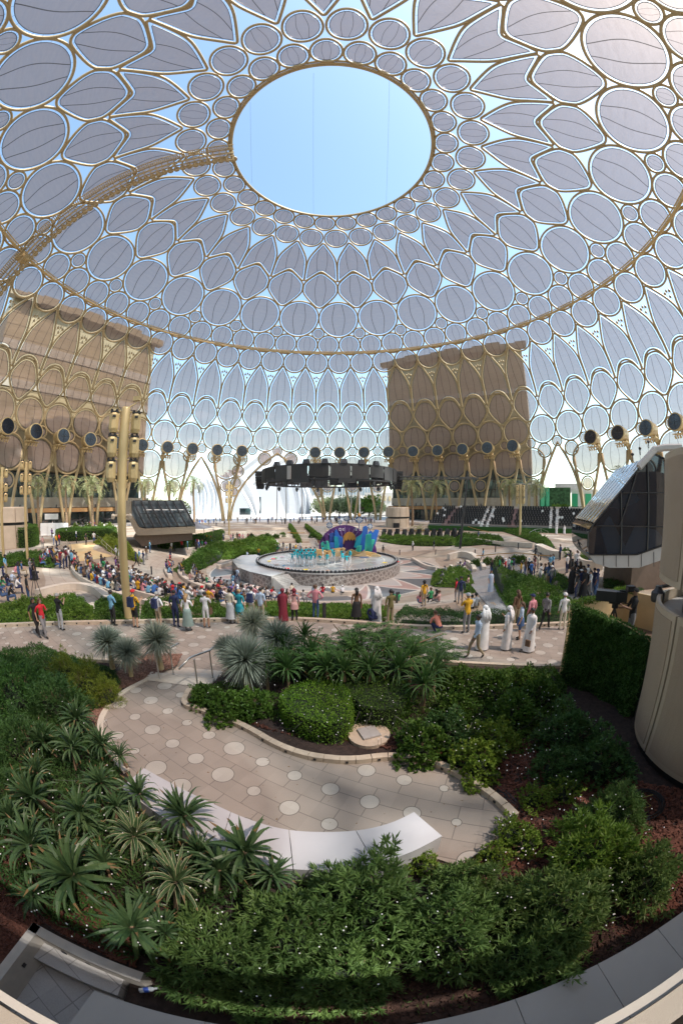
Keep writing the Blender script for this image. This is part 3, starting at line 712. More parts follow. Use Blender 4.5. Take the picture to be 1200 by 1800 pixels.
tag(stp.build('stage_steps', M['coping']), 'flight of pale steps climbing to the stage at its left front', 'steps')
# inlaid floor round the stage
def inlay_mat():
    m = mat('rosette_inlay_floor', (.3, .3, .3), .35); N, L, b = nodes(m); f = NM(N, L)
    tc = N.new('ShaderNodeTexCoord'); sp = N.new('ShaderNodeSeparateXYZ'); L.new(tc.outputs['Object'], sp.inputs[0]); x, y = sp.outputs[0], sp.outputs[1]
    r = f('SQRT', f('ADD', f('MULTIPLY', x, x), f('MULTIPLY', y, y))); an = f('ARCTAN2', x, y)
    k = 14/(2*PI); u = f('PINGPONG', f('MULTIPLY', an, k), .5); u2 = f('PINGPONG', f('MULTIPLY_ADD', an, k, .5), .5)
    rn = f('DIVIDE', f('SUBTRACT', r, 9.8), 6.2)
    p1 = f('LESS_THAN', f('MULTIPLY', u, 2.0), rn); p2 = f('LESS_THAN', f('MULTIPLY', u2, 2.0), f('SUBTRACT', 1.0, rn))
    e1 = f('LESS_THAN', f('ABSOLUTE', f('SUBTRACT', f('MULTIPLY', u, 2.0), rn)), .05)
    e2 = f('LESS_THAN', f('ABSOLUTE', f('SUBTRACT', f('MULTIPLY', u, 2.0), f('MULTIPLY', rn, 2.0))), .05); e = f('MAXIMUM', e1, e2)
    p3 = f('LESS_THAN', f('MULTIPLY', u, 2.0), f('MULTIPLY', rn, 2.0))
    c = mixc(N, L, p1, (.42, .40, .38), (.13, .14, .15)); p4 = f('SUBTRACT', p3, p1); c = mixc(N, L, p4, c, (.40, .28, .25)); c = mixc(N, L, e, c, (.58, .55, .50))
    ed = f('GREATER_THAN', r, 15.5); c = mixc(N, L, ed, c, (.55, .50, .44))
    L.new(c, b.inputs['Base Color']); return m
mb = MB(); mb.lathe([(9.7, 0.0), (15.9, 0.0)], n=120, cap=False); V = np.concatenate(mb.v); mb.f = [f[::-1] if 0 else f for f in mb.f]
o = mb.build('inlaid_floor', inlay_mat(), loc=(0, AX, -3.29)); tag(o, kind='structure')
# curved white seating walls following the bowl
def arcbench(name, lab, r, a0, a1, h=.45, w=.55, z=None, mt='stone', grp=None, cat='bench'):
    n = max(6, int(abs(a1-a0)/3)); P = np.array([polar(r, a)[:2] for a in np.linspace(a0, a1, n)])
    zz = np.array([(gz(*p) if z is None else z) for p in P]); mb = MB(); strip_wall(P, w, zz-.7, zz+h, mb)
    return tag(mb.build(name, M[mt]), lab, cat, grp)
arcbench('curved_bench', 'white curved bench right in front of the stage with people sitting on it', 14.0, 193, 168, .42, .5)
for r, a0, a1, nm in ((26.9, 234, 191, 'lowest'), (28.4, 235, 191, 'second'), (29.9, 236, 193, 'third'), (31.3, 235, 202, 'highest')):
    arcbench('seating_terrace', '%s curved pale stone seating step under the left crowd' % nm, r, a0, a1, .38, .5, grp='seating steps of the left crowd')
for r, a0, a1, nm in ((18.0, 252, 213, 'lowest'), (19.6, 256, 218, 'middle'), (21.2, 258, 232, 'highest')):
    arcbench('seating_terrace', '%s curved stone step in the group left of the stage annex' % nm, r, a0, a1, .36, .5, grp='seating steps left of the stage')
for r, a0, a1, nm in ((17.2, 118, 96, 'lowest'), (18.4, 117, 95, 'second'), (19.6, 116, 95, 'third'), (20.8, 115, 94, 'highest')):
    arcbench('seating_terrace', '%s of the narrow wavy steps right of the stage' % nm, r, a0, a1, .36, .5, grp='wavy steps right of the stage')
for r, a0, a1, nm in ((23.5, -52, -8, 'lowest'), (27.0, -48, -8, 'second'), (30.5, -46, -8, 'third'), (34.0, -42, -8, 'highest')):
    arcbench('terrace_wall', '%s pale terrace wall left of the far stairs' % nm, r, a0, a1, .5, .5, grp='terrace walls behind the stage at left', cat='wall')
for r, a0, a1, nm in ((23.5, 1, 24, 'lowest'), (27.0, 1, 27, 'second'), (30.5, 1, 22, 'third'), (34.0, 0, 20, 'highest')):
    arcbench('terrace_wall', '%s pale terrace wall right of the far stairs' % nm, r, a0, a1, .5, .5, grp='terrace walls behind the stage at right', cat='wall')
# far stairs
stx = MB()
for k in range(22):
    r0 = 21 + k*.9; z = -3.3 + 3.3*(r0-21)/19 + .12; w0 = 2.6
    c0 = polar(r0+.45, -3.5); stx.box((c0[0], c0[1], z-.3), (w0*1.6, .9, .6), math.radians(3.5))
tag(stx.build('far_stairs', M['coping']), 'long grey stair climbing the far slope behind the stage between green hedges', 'stairs')
# steel handrails in the foreground
def handrail(a, b, h, lab, tilt):
    t = thing('handrail', lab, 'handrail', (a[0], a[1], .3), group='steel handrails at the garden steps')
    dx, dy = b[0]-a[0], b[1]-a[1]
    for q in ((0, 0), (dx, dy)): mb = MB(); mb.tube([(q[0], q[1], -.05), (q[0]*1.0, q[1], h)], .024, 8); mb.lathe([(.05, 0.0), (.05, .015)], (q[0], q[1], 0), 10); mb.build('post', M['steel'], t)
    mb = MB(); mb.tube([(-dx*.9, -dy*.9, h-.06), (-dx*.3, -dy*.3, h+.10), (0, 0, h+.10), (dx, dy, h+.02), (dx*1.7, dy*1.7, h+.1)], .03, 8); mb.build('rail', M['steel'], t, smooth=True)
handrail((-5.11, 8.75), (-4.80, 9.15), .88, 'bent steel handrail on the left side of the garden steps', 0)
handrail((-3.78, 8.60), (-3.52, 9.25), .88, 'bent steel handrail on the right side of the garden steps', 0)
# manhole in the bark bed
t = thing('manhole', 'square stone inspection cover with round rim in the bark bed', 'manhole', tuple(at(648, 1292, .3)))
mb = MB(); mb.lathe([(.48, -.1), (.48, .05), (.40, .05)], n=24); mb.build('rim', M['curb'], t); mb = MB(); mb.box((0, 0, .075), (.42, .42, .05), .3); mb.build('cover', M['coping'], t)

# dry leaves and dust on the foreground paving
nl = 90; q_ = MB()
for k in range(nl):
    p = at(rnd.uniform(200, 880), rnd.uniform(1220, 1460), .302); a_ = rnd.uniform(0, 6.28); l = rnd.uniform(.012, .03)
    q_.add([(p.x-l*math.cos(a_), p.y-l*math.sin(a_), .303), (p.x+l*.4*math.sin(a_), p.y-l*.4*math.cos(a_), .312), (p.x+l*math.cos(a_), p.y+l*math.sin(a_), .304), (p.x-l*.4*math.sin(a_), p.y+l*.4*math.cos(a_), .306)], [(0, 1, 2, 3)])
tag(q_.build('fallen_leaves', mat('dry_leaf', (.20, .12, .05), .9, var=.4, scale=30)), kind='stuff')
# ================================================================== BUILDINGS AND LARGE STRUCTURES
def ddome(px, extra=6.0, R=78.3):
    d = ray(px, 887); dx, dy = d.x/math.hypot(d.x, d.y), d.y/math.hypot(d.x, d.y)
    b = -AX*dy; c = AX*AX-R*R; return -b + math.sqrt(b*b-c) + extra
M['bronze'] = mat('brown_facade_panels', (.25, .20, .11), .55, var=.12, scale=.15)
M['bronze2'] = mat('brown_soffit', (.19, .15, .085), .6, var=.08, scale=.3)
def glass_mat(name, col, rough=.08, tint=(.25, .45, .45), scale=.3):
    m = mat(name, col, rough, 0, spec=.8); N, L, b = nodes(m)
    tc = N.new('ShaderNodeTexCoord'); v = N.new('ShaderNodeTexVoronoi'); v.inputs['Scale'].default_value = scale; L.new(tc.outputs['Object'], v.inputs['Vector'])
    cr = N.new('ShaderNodeValToRGB'); cr.color_ramp.elements[0].color = (*col, 1); cr.color_ramp.elements[1].color = (*tint, 1); cr.color_ramp.elements[0].position = .55; cr.color_ramp.elements[1].position = 1.0
    L.new(v.outputs['Color'], cr.inputs['Fac']); L.new(cr.outputs[0], b.inputs['Base Color']); return m
M['dkglass'] = glass_mat('dark_facade_glass', (.03, .05, .055), tint=(.10, .19, .19))
M['stripglass'] = glass_mat('pale_strip_glass', (.34, .31, .25), .3, (.42, .40, .34), .8)
def quadwall(mb, a, b, z0, z1, off=0.0, mi=0, th=.3):
    """vertical slab from a to b (2D), pushed towards the dome axis by off"""
    dx, dy = b[0]-a[0], b[1]-a[1]; l = math.hypot(dx, dy); nx, ny = dy/l, -dx/l
    cx, cy = (a[0]+b[0])/2, (a[1]+b[1])/2
    if (0-cx)*nx + (AX-cy)*ny < 0: nx, ny = -nx, -ny
    P = [(a[0]+nx*off, a[1]+ny*off), (b[0]+nx*off, b[1]+ny*off), (b[0]+nx*(off-th), b[1]+ny*(off-th)), (a[0]+nx*(off-th), a[1]+ny*(off-th))]
    mb.prism(P, z0, z1, mi)
def big_building(name, lab, pl, pr, D_ref, ref, ytl, ytr, bands, yglass, depth, extra_canopy=None):
    """pl/pr: picture columns of both edges; the top edge passes (pl,ytl) and (pr,ytr)"""
    A = far(*(pr if ref == 'r' else pl), D_ref); H = A.z
    q = ray(*(pl if ref == 'r' else pr)); k = (H-CAMZ)/q.z; B = Vector((q.x*k, q.y*k, H))
    L_, R_ = (B, A) if ref == 'r' else (A, B)
    a, b = (L_.x, L_.y), (R_.x, R_.y); root = thing(name, lab, 'building', (0, 0, 0))
    xr, yr = (pr if ref == 'r' else pl)
    zof = lambda y: far(xr, y, D_ref).z
    mb = MB(); quadwall(mb, a, b, zof(yglass), H, 0, th=depth)
    mb.build('wall', M['bronze'], root)
    l = math.hypot(b[0]-a[0], b[1]-a[1]); ux, uy = (b[0]-a[0])/l, (b[1]-a[1])/l
    # panel joints standing proud
    mb = MB()
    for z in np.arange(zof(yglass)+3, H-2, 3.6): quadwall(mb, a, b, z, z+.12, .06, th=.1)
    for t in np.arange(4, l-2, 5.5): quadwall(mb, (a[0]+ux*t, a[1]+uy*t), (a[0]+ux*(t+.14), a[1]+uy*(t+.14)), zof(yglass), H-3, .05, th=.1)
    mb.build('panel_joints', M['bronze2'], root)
    for y0, y1 in bands:
        z1, z0 = zof(y0), zof(y1); mb = MB(); quadwall(mb, a, b, z0, z1, .25, th=.2); wb = mb.build('window_band', M['stripglass'], root)
        m2 = MB()
        for t in np.arange(0, l, 2.4): quadwall(m2, (a[0]+ux*t, a[1]+uy*t), (a[0]+ux*(t+.12), a[1]+uy*(t+.12)), z0, z1, .33, th=.08)
        m2.build('mullions', M['dark'], wb)
    # stepped roof edge
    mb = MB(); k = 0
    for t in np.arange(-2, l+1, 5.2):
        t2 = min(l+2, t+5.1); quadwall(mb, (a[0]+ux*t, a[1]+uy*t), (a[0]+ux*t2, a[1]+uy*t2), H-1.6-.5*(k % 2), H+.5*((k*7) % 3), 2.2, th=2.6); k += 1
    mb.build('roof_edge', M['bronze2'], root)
    zg = zof(yglass); mb = MB(); quadwall(mb, a, b, -.2, zg, -3.0, th=.4); gl = mb.build('glazing', M['dkglass'], root)
    m2 = MB()
    for t in np.arange(0, l, 3.0): quadwall(m2, (a[0]+ux*t, a[1]+uy*t), (a[0]+ux*(t+.15), a[1]+uy*(t+.15)), 0, zg, -2.85, th=.15)
    for z in (3.6, 7.2, 10.8, 14.4):
        if z < zg: quadwall(m2, a, b, z, z+.25, -2.8, th=.25)
    # big round arches of the structure behind the glass
    for t in np.arange(6, l-4, 11.0):
        for rr in (4.6,):
            P = [(a[0]+ux*(t+rr*math.cos(x)), a[1]+uy*(t+rr*math.cos(x)), max(.2, 6.0+rr*math.sin(x))) for x in np.linspace(-PI, 0, 13)[::-1]]
            m2.tube(P, .18, 5)
    m2.build('glazing_frame', M['dark'], gl)
    mb = MB(); quadwall(mb, a, b, 3.9, 5.0, 1.6, th=4.2); mb.build('shop_canopy', mat('shop_canopy_wood', (.36, .20, .08), .6), root)
    mb = MB(); quadwall(mb, a, b, 5.2, 8.0, -1.8, th=.2); mb.build('balcony_parapet', M['stripglass'], root)
    return root, a, b
lb = big_building('terrace_building', 'brown panelled building with pale window bands seen through the left side of the dome', (28, 515), (274, 602), ddome(274, 5), 'r', 515, 602,
             [(664, 676), (716, 727)], 838, 30)
rb = big_building('terrace_building', 'brown block with stepped roof edge seen through the dome right of centre', (680, 640), (914, 606), ddome(914, 5), 'r', 640, 606,
             [(682, 690)], 822, 26)
# building the camera stands on (behind and right of it), it shades the foreground
mb = MB(); mb.prism([(-32, -2.4), (16, -2.4), (20, -30), (-42, -30)], -.2, 9.0); hb = mb.build('viewing_building', M['beige']); tag(hb, 'beige building with the balcony the view is taken from', 'building')
# white winged pavilion
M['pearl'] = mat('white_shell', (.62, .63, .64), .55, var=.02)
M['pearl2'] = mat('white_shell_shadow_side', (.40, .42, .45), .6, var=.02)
wp = thing('winged_pavilion', 'huge white pavilion of overlapping curved wings behind the left portals', 'pavilion', (0, 0, 0))
def wing(px0, py0, px1, py1, px2, py2, w0, D, thick=2.5):
    """curved blade through three picture points, width w0 px at the base tapering to a tip"""
    P = []
    for t in np.linspace(0, 1, 12):
        x = (1-t)**2*px0 + 2*t*(1-t)*px1 + t*t*px2; y = (1-t)**2*py0 + 2*t*(1-t)*py1 + t*t*py2
        P.append((x, y, w0*(math.sin(PI*(.12+.88*(1-t)*.95)))**.7*.5+.6))
    V = []; 
    for x, y, w_ in P:
        a_, b_ = far(x-w_, y, D), far(x+w_, y, D); o_ = Vector((a_.x, a_.y, 0)).normalized()*thick
        mid = (a_+b_)/2 - o_*.5
        V += [tuple(a_+o_*.6), tuple(mid), tuple(b_+o_*.6)]
    n = len(P); F = []
    for i in range(n-1):
        F += [(i*3, i*3+1, i*3+4, i*3+3), (i*3+1, i*3+2, i*3+5, i*3+4), (i*3+2, i*3, i*3+3, i*3+5)]
    F += [(0, 2, 1), (3*n-3, 3*n-2, 3*n-1)]
    return V, F
DW = 190
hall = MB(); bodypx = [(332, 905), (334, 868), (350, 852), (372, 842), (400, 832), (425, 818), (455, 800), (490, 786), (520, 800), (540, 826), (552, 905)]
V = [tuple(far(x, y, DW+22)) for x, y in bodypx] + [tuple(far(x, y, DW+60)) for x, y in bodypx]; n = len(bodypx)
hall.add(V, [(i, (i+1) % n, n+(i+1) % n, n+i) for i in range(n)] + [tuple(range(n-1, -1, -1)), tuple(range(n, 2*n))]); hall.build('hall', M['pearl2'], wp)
for args in ((345, 905, 352, 870, 342, 846, 9, DW), (357, 905, 366, 868, 352, 842, 9, DW-2), (372, 903, 384, 866, 362, 838, 10, DW-4), (388, 902, 396, 862, 376, 832, 11, DW-6),
             (404, 903, 412, 862, 398, 830, 10, DW-5), (452, 905, 448, 850, 405, 826, 20, DW-8), (446, 903, 436, 880, 424, 862, 7, DW-10), (505, 903, 498, 845, 488, 824, 15, DW-4), (524, 903, 524, 850, 502, 826, 9, DW-6), (535, 903, 538, 858, 512, 830, 8, DW-8), (547, 903, 548, 866, 522, 832, 8, DW-10), (440, 858, 470, 812, 520, 800, 22, DW-3), (400, 846, 440, 812, 470, 790, 18, DW-1)):
    V, F = wing(*args); mb = MB(); mb.add(V, F); mb.build('wing', M['pearl'], wp, smooth=False)
for x, y, w_, h_ in ((431, 899, 6, 3.5), (456, 888, 1.6, 9)):
    mb = MB(); p = far(x, y, DW-1); mb.box((p.x, p.y, p.z), (w_, 1, h_), 0); mb.build('window', M['dkglass'], wp)
# far buildings seen through the big portal and on the right
def farblock(name, lab, x0, x1, y0, y1, D, m, depth=12, slats=None, cat='building', fm=None):
    a, b = far(x0, 887, D), far(x1, 887, D); z1 = far((x0+x1)/2, y0, D).z; z0 = far((x0+x1)/2, y1, D).z
    r = thing(name, lab, cat, (0, 0, 0)); mb = MB(); quadwall(mb, (a.x, a.y), (b.x, b.y), min(z0, z1), z1, 0, th=depth); mb.build('wall', m, r)
    if slats:
        l = math.hypot(b.x-a.x, b.y-a.y); ux, uy = (b.x-a.x)/l, (b.y-a.y)/l; mb = MB(); s0, s1, st_, mm = slats
        for t in np.arange(0, l-st_*.4, st_): quadwall(mb, (a.x+ux*t, a.y+uy*t), (a.x+ux*(t+st_*.45), a.y+uy*(t+st_*.45)), far(x0, s1, D).z, far(x0, s0, D).z, .35, th=.3)
        mb.build('fins', mm, r)
    return r
M['farwhite'] = mat('far_white_wall', (.62, .60, .57), .7, var=.05)
M['farglass'] = mat('far_blue_glass', (.20, .28, .33), .2)
M['green'] = mat('green_panel', (.03, .32, .16), .5)
M['yellowstripe'] = mat('pale_gold_fins', (.58, .48, .30), .6)
farblock('exhibition_hall', 'low white hall with dark louvres beyond the trees under the lighting ring', 545, 672, 855, 905, 200, M['farwhite'], slats=(857, 870, 1.6, M['farglass']))
farblock('office_block', 'distant pale block with brown top right behind the white mast', 640, 722, 866, 905, 170, M['farwhite'], slats=(872, 880, 2.4, M['yellowstripe']))
farblock('finned_building', 'cream building with tall vertical fins left of the green portal screen', 884, 952, 850, 905, 98, M['farwhite'], slats=(852, 905, 1.7, M['yellowstripe']))
farblock('green_screen_building', 'building with green framed planted screen behind the grandstand at right', 953, 1002, 857, 905, 104, mat('ivy_screen', (.05, .12, .05), .9, var=.6, scale=1.2), slats=None)
farblock('green_fin_pavilion', 'pale canopy pavilion with green vertical panels beyond the right portal', 1004, 1050, 860, 905, 110, M['farwhite'], slats=(868, 905, 4.2, M['green']))
farblock('roof_plant_building', 'distant grey flat roofed block above the green screen', 975, 1025, 850, 865, 130, M['coping'])
farblock('glass_office', 'distant glass office block at the edge of the brown left building', 236, 262, 846, 905, 150, M['farwhite'], slats=(850, 900, 3, M['farglass']))
for x in (952, 961):
    mb = MB(); p = far(x, 887, 96 if x == 952 else 103); mb.box((p.x, p.y, 5), (1.2, .6, 11)); tag(mb.build('green_post', M['green']), 'green upright %s the planted screen at right' % ('left of' if x == 952 else 'at the frame of'), 'post')
# horizon ground haze wall: distant low tree belt is in the vegetation section
# ------------------------------------------------------------------ rounded beige kiosks
def kiosk(name, lab, c, r, z0, h, door=None, rx=1.0):
    t = thing(name, lab, 'kiosk', (c[0], c[1], z0)); k = .56
    mb = MB(); mb.lathe([(r*.92, 0), (r, .1), (r*.97, h*k)], n=28); mb.build('lower_shell', M['beige'], t, smooth=False)
    mb = MB(); mb.lathe([(r*.86, h*k), (r*.86, h*(k+.07))], n=28); mb.build('dark_gap', M['black'], t)
    mb = MB(); mb.lathe([(r*1.0, h*(k+.07)), (r*.96, h*.97), (r*.93, h)], n=28); mb.build('upper_shell', M['beige'], t)
    mb = MB()
    for i in range(10):
        q = 2*PI*i/10; mb.tube([(r*1.005*math.sin(q), r*1.005*math.cos(q), .1), (r*.98*math.sin(q), r*.98*math.cos(q), h*k)], .03, 4); mb.tube([(r*1.005*math.sin(q), r*1.005*math.cos(q), h*(k+.08)), (r*.965*math.sin(q), r*.965*math.cos(q), h*.97)], .03, 4)
    mb.build('panel_joints', M['brown'], t)
    if door:
        mb = MB(); q = door; mb.box((r*.93*math.sin(q), r*.93*math.cos(q), 1.25), (1.5, .6, 2.5), -q); mb.build('door', M['black'], t)
    return t
kp = at(698, 936, -1.4); kiosk('control_kiosk', 'rounded beige control kiosk with a black door right behind the stage set', (kp.x, kp.y), 3.0, kp.z, 6.3, door=PI+.3)
kp = at(8, 962, 0); kiosk('control_kiosk', 'rounded beige kiosk cut off by the left edge of the view', (kp.x, kp.y+1), 3.1, -.1, 5.6)
# ------------------------------------------------------------------ big beige service tower at right, near the camera
TC = Vector((0, 0, 0)); pB = at(1115, 1372, .9); 
tw = thing('service_tower', 'tall beige service tower of curved mesh panels with an exposed grey pipe at right', 'tower', (0, 0, 0))
M['mesh'] = mat('woven_beige_panel', (.45, .345, .25), .6, var=.05, scale=1.0, bump=.5, bscale=400)
M['frame'] = mat('beige_panel_frame', (.52, .42, .31), .5, var=.03)
cdir = Vector((math.sin(math.radians(70)), math.cos(math.radians(70)), 0))
tc_ = cdir*9.05; RT = 2.35
def tpanel(a0, a1, z0, z1, r, mat_, mb=None):
    mb = mb or MB(); n = 10; V = []; F = []; A_ = np.linspace(a0, a1, n); Z_ = np.linspace(z0, z1, 6)
    for d_ in (0, -.10):
        for z in Z_:
            f_ = 1 + .0*z
            for q in A_:
                rr = (r(z) if callable(r) else r) + d_; V.append((tc_.x+rr*math.cos(q), tc_.y+rr*math.sin(q), z))
    m = n*6
    for i in range(5):
        for k in range(n-1):
            F.append((i*n+k, i*n+k+1, (i+1)*n+k+1, (i+1)*n+k)); F.append((m+i*n+k+1, m+i*n+k, m+(i+1)*n+k, m+(i+1)*n+k+1))
    for k in range(n-1): F.append((k+1, k, m+k, m+k+1)); F.append((5*n+k, 5*n+k+1, m+5*n+k+1, m+5*n+k))
    for i in range(5): F.append((i*n, (i+1)*n, m+(i+1)*n, m+i*n)); F.append(((i+1)*n+n-1, i*n+n-1, m+i*n+n-1, m+(i+1)*n+n-1))
    mb.add(V, F); return mb
rlow = lambda z: RT*(1.0 - .022*(3.5-z)); rup = lambda z: RT*(1.0 - .012*(z-4.0))
_n = Vector((math.cos(math.radians(58.6)), -math.sin(math.radians(58.6))))     # the seam is seen at azimuth 58.6 degrees
_h = _n.x*tc_.x + _n.y*tc_.y; _f = Vector((math.sin(math.radians(58.6)), math.cos(math.radians(58.6)))); _p = _f.x*tc_.x + _f.y*tc_.y
_q = _f*(_p - math.sqrt(max(0, RT*RT-_h*_h))); seam = math.atan2(_q.y-tc_.y, _q.x-tc_.x)
for k in range(8):
    a0 = seam + k*PI/4 + .012; a1 = a0 + PI/4 - .024
    for z0, z1, rf, nm in ((.45, 3.5, rlow, 'lower_panel'), (4.0, 6.6, rup, 'upper_panel')):
        o = tpanel(a0, a1, z0, z1, rf, None).build(nm, M['frame'], tw, smooth=False)
        g_ = tpanel(a0+.05, a1-.05, z0+.13, z1-.13, (lambda f: (lambda z: f(z)+.015))(rf), None).build('mesh_infill', M['mesh'], o)
mb = MB(); mb.lathe([(RT*.9, 0), (RT*.9, .44)], (tc_.x, tc_.y, 0), 32); mb.build('shadow_gap_drum', M['black'], tw)  # black drum, its colour stands in for the shadow gap beneath the panels
mb = MB(); mb.lathe([(1.7, 0), (1.7, 6.5)], (tc_.x, tc_.y, 0), 40); mb.build('core_pipe', mat('grey_pipe', (.12, .13, .14), .45, .3), tw, smooth=True)
mb = MB(); mb.lathe([(1.5, 3.2), (2.2, 3.2), (2.2, 3.27), (1.5, 3.27)], (tc_.x, tc_.y, 0), 32, cap=False); mb.build('deck_plate', M['coping'], tw)
q = at(1152, 1042, 3.5); mb = MB(); mb.lathe([(.16, 3.28), (.18, 3.35), (.18, 3.5), (.10, 3.58), (.08, 3.66)], (q.x+.1, q.y, 0), 16); mb.tube([(q.x+.1, q.y, 3.62), (q.x+.7, q.y-.05, 3.64)], .045, 6); mb.build('valve_cap', M['dark'], tw)
# ------------------------------------------------------------------ glass observation cab at right
def extr(mb, pts, D0, D1, mi=0):
    """picture outline placed at distance D0 and swept back to D1 along the horizontal direction"""
    pass
cab = thing('glass_cab', 'cantilevered glass cab with mirrored sloping roof and grey belly at right', 'cab', (0, 0, 0))
M['cabglass'] = glass_mat('dark_cab_glass', (.010, .014, .024), .03, (.022, .035, .055), .5)
M['mirror'] = mat('mirror_steel_roof', (.74, .78, .82), .07, 1.0, bump=.25, bscale=1.5)
M['belly'] = mat('grey_belly_panels', (.42, .42, .41), .5, var=.03)
E1 = far(1036, 960, 22.0)
ex = Vector((math.sin(math.radians(122)), math.cos(math.radians(122)), 0))                 # along the glazed side
ey = Vector((ex.y, -ex.x, 0)); ey = -ey if ey.y < 0 else ey; E2 = E1+ex*9          # away from the camera
def on_side(px, py):
    """pixel -> point on the vertical plane through E1 along ex"""
    d = ray(px, py); n_ = Vector((-ex.y, ex.x, 0)); k = (Vector((E1.x, E1.y, 0))).dot(n_)/d.dot(n_); return Vector((d.x*k, d.y*k, CAMZ+d.z*k))
side = [(1032, 952), (1034, 930), (1044, 920), (1132, 810), (1150, 799), (1166, 806), (1172, 830), (1172, 955), (1118, 974), (1034, 974)]
belly = [(1034, 975), (1118, 975), (1172, 957), (1172, 985), (1160, 985), (1122, 998), (1070, 998), (1045, 990)]
def swept(px, depth, m, nm, parent, inset=0.0):
    P = [on_side(*p) for p in px]; n = len(P); V = [tuple(p+ey*inset) for p in P] + [tuple(p+ey*depth) for p in P]
    mb = MB(); mb.add(V, [(i, (i+1) % n, n+(i+1) % n, n+i) for i in range(n)] + [tuple(range(n-1, -1, -1)), tuple(range(n, 2*n))]); return mb.build(nm, m, parent)
DEP = 7.0
swept(side, DEP, M['cabglass'], 'glazed_body', cab, .05); swept(belly, DEP, M['belly'], 'belly', cab, 0)
# mirror roof slope with ribs
r0, r1 = on_side(1043, 919), on_side(1134, 807); r2 = on_side(1033, 938)
up = Vector((0, 0, .06)); V = [r0+up, r1+up, r1+up+ey*DEP, r0+up+ey*DEP]; nrm = (r1-r0).cross(ey).normalized(); nrm = -nrm if nrm.z < 0 else nrm
mb = MB(); n = 14; 
for k in range(n):
    a_, b_ = k/n, (k+.94)/n; lift = nrm*(.07 + .03*(k % 2)); q0, q1 = r0+ey*(a_*DEP)+lift, r1+ey*(a_*DEP)+lift; q2, q3 = r1+ey*(b_*DEP)+lift, r0+ey*(b_*DEP)+lift
    mb.add([tuple(v) for v in (q0, q1, q2, q3, q0-nrm*.1, q1-nrm*.1, q2-nrm*.1, q3-nrm*.1)], [(0, 1, 2, 3), (7, 6, 5, 4), (0, 4, 5, 1), (1, 5, 6, 2), (2, 6, 7, 3), (3, 7, 4, 0)])
mb.build('mirror_roof', M['mirror'], cab)
fr = MB()
for a_, b_ in (((1044, 919), (1132, 809)), ((1132, 809), (1150, 798)), ((1150, 798), (1167, 806)), ((1167, 806), (1172, 960)), ((1044, 919), (1033, 938)), ((1033, 938), (1032, 962)), ((1034, 975), (1118, 975)), ((1118, 975), (1172, 956)),
               ((1090, 866), (1090, 975)), ((1136, 808), (1136, 968)), ((1094, 866), (1172, 866)), ((1046, 924), (1172, 926)), ((1088, 924), (1118, 830))):
    p, q = on_side(*a_)-ey*.03, on_side(*b_)-ey*.03; fr.tube([tuple(p), tuple(q)], .05, 4)
fr.build('glazing_bars', M['black'], cab)
jb = MB()
for x in (1060, 1082, 1104, 1126, 1148): p, q = on_side(x, 976 if x < 1120 else 970)-ey*.02, on_side(x, 996)-ey*.02; jb.tube([tuple(p), tuple(q)], .02, 4)
jb.build('panel_joints', M['dark'], cab)
p, q = on_side(1110, 838)+Vector((0, 0, .5)), on_side(1172, 800)+Vector((0, 0, .9)); mb = MB(); mb.tube([tuple(on_side(1120, 822)-ey*.2), tuple(on_side(1150, 790)), tuple(on_side(1165, 787)), tuple(on_side(1196, 786))], .22, 6); mb.build('roof_gutter', M['belly'], cab)
for x in (1112, 1125, 1140):
    mb = MB(); a_ = on_side(x, 818-(x-1112)*.8)+Vector((0, 0, .25)); mb.tube([tuple(a_), tuple(a_+Vector((0, 0, .35)))], .03, 5); mb.sph(tuple(a_+Vector((0, 0, .4))), .1, 8, 5); mb.build('roof_camera', M['black'], cab)
bs_ = on_side(1100, 990); mb = MB()
cpos = on_side(1125, 990)+ey*3.5; mb.prism([(cpos.x-.5, cpos.y-1.2), (cpos.x+5.5, cpos.y-2.6), (cpos.x+6, cpos.y+2.5), (cpos.x+.5, cpos.y+2.5)], -3, cpos.z-.1); mb.build('dark_base', M['brown'], cab)
# ------------------------------------------------------------------ glass pavilion on the left
pv = thing('glass_pavilion', 'long glass pavilion with slanted dark ribs on a bronze keel at left', 'pavilion', (0, 0, 0))
DP = 60.0; qa, qb = far(232, 940, 52), far(343, 925, 66)
ex2 = Vector((math.sin(math.radians(61)), math.cos(math.radians(61)), 0)); ey2 = Vector((-ex2.y, ex2.x, 0)); ey2 = -ey2 if ey2.y < 0 else ey2
def on2(px, py):
    d = ray(px, py); n_ = ey2; k = Vector((qa.x, qa.y, 0)).dot(n_)/d.dot(n_); return Vector((d.x*k, d.y*k, CAMZ+d.z*k))
M['bronzekeel'] = mat('bronze_keel', (.30, .24, .18), .35, .5, var=.05)
def swept2(px, d0, d1, m, nm):
    P = [on2(*p) for p in px]; n = len(P); V = [tuple(p+ey2*d0) for p in P] + [tuple(p+ey2*d1) for p in P]; mb = MB()
    mb.add(V, [(i, (i+1) % n, n+(i+1) % n, n+i) for i in range(n)] + [tuple(range(n-1, -1, -1)), tuple(range(n, 2*n))]); return mb.build(nm, m, pv)
swept2([(228, 915), (241, 941), (258, 941), (344, 937), (344, 925), (255, 929), (245, 927), (232, 905), (231, 880), (203, 880), (203, 905)], 0, 9, M['bronzekeel'], 'keel')
swept2([(233, 880), (232, 905), (246, 926), (255, 928), (343, 924), (322, 880), (318, 879)], .25, 8.5, glass_mat('pale_pavilion_glass', (.10, .12, .135), .08, (.26, .31, .33), .5), 'glass_body')
rb_ = MB()
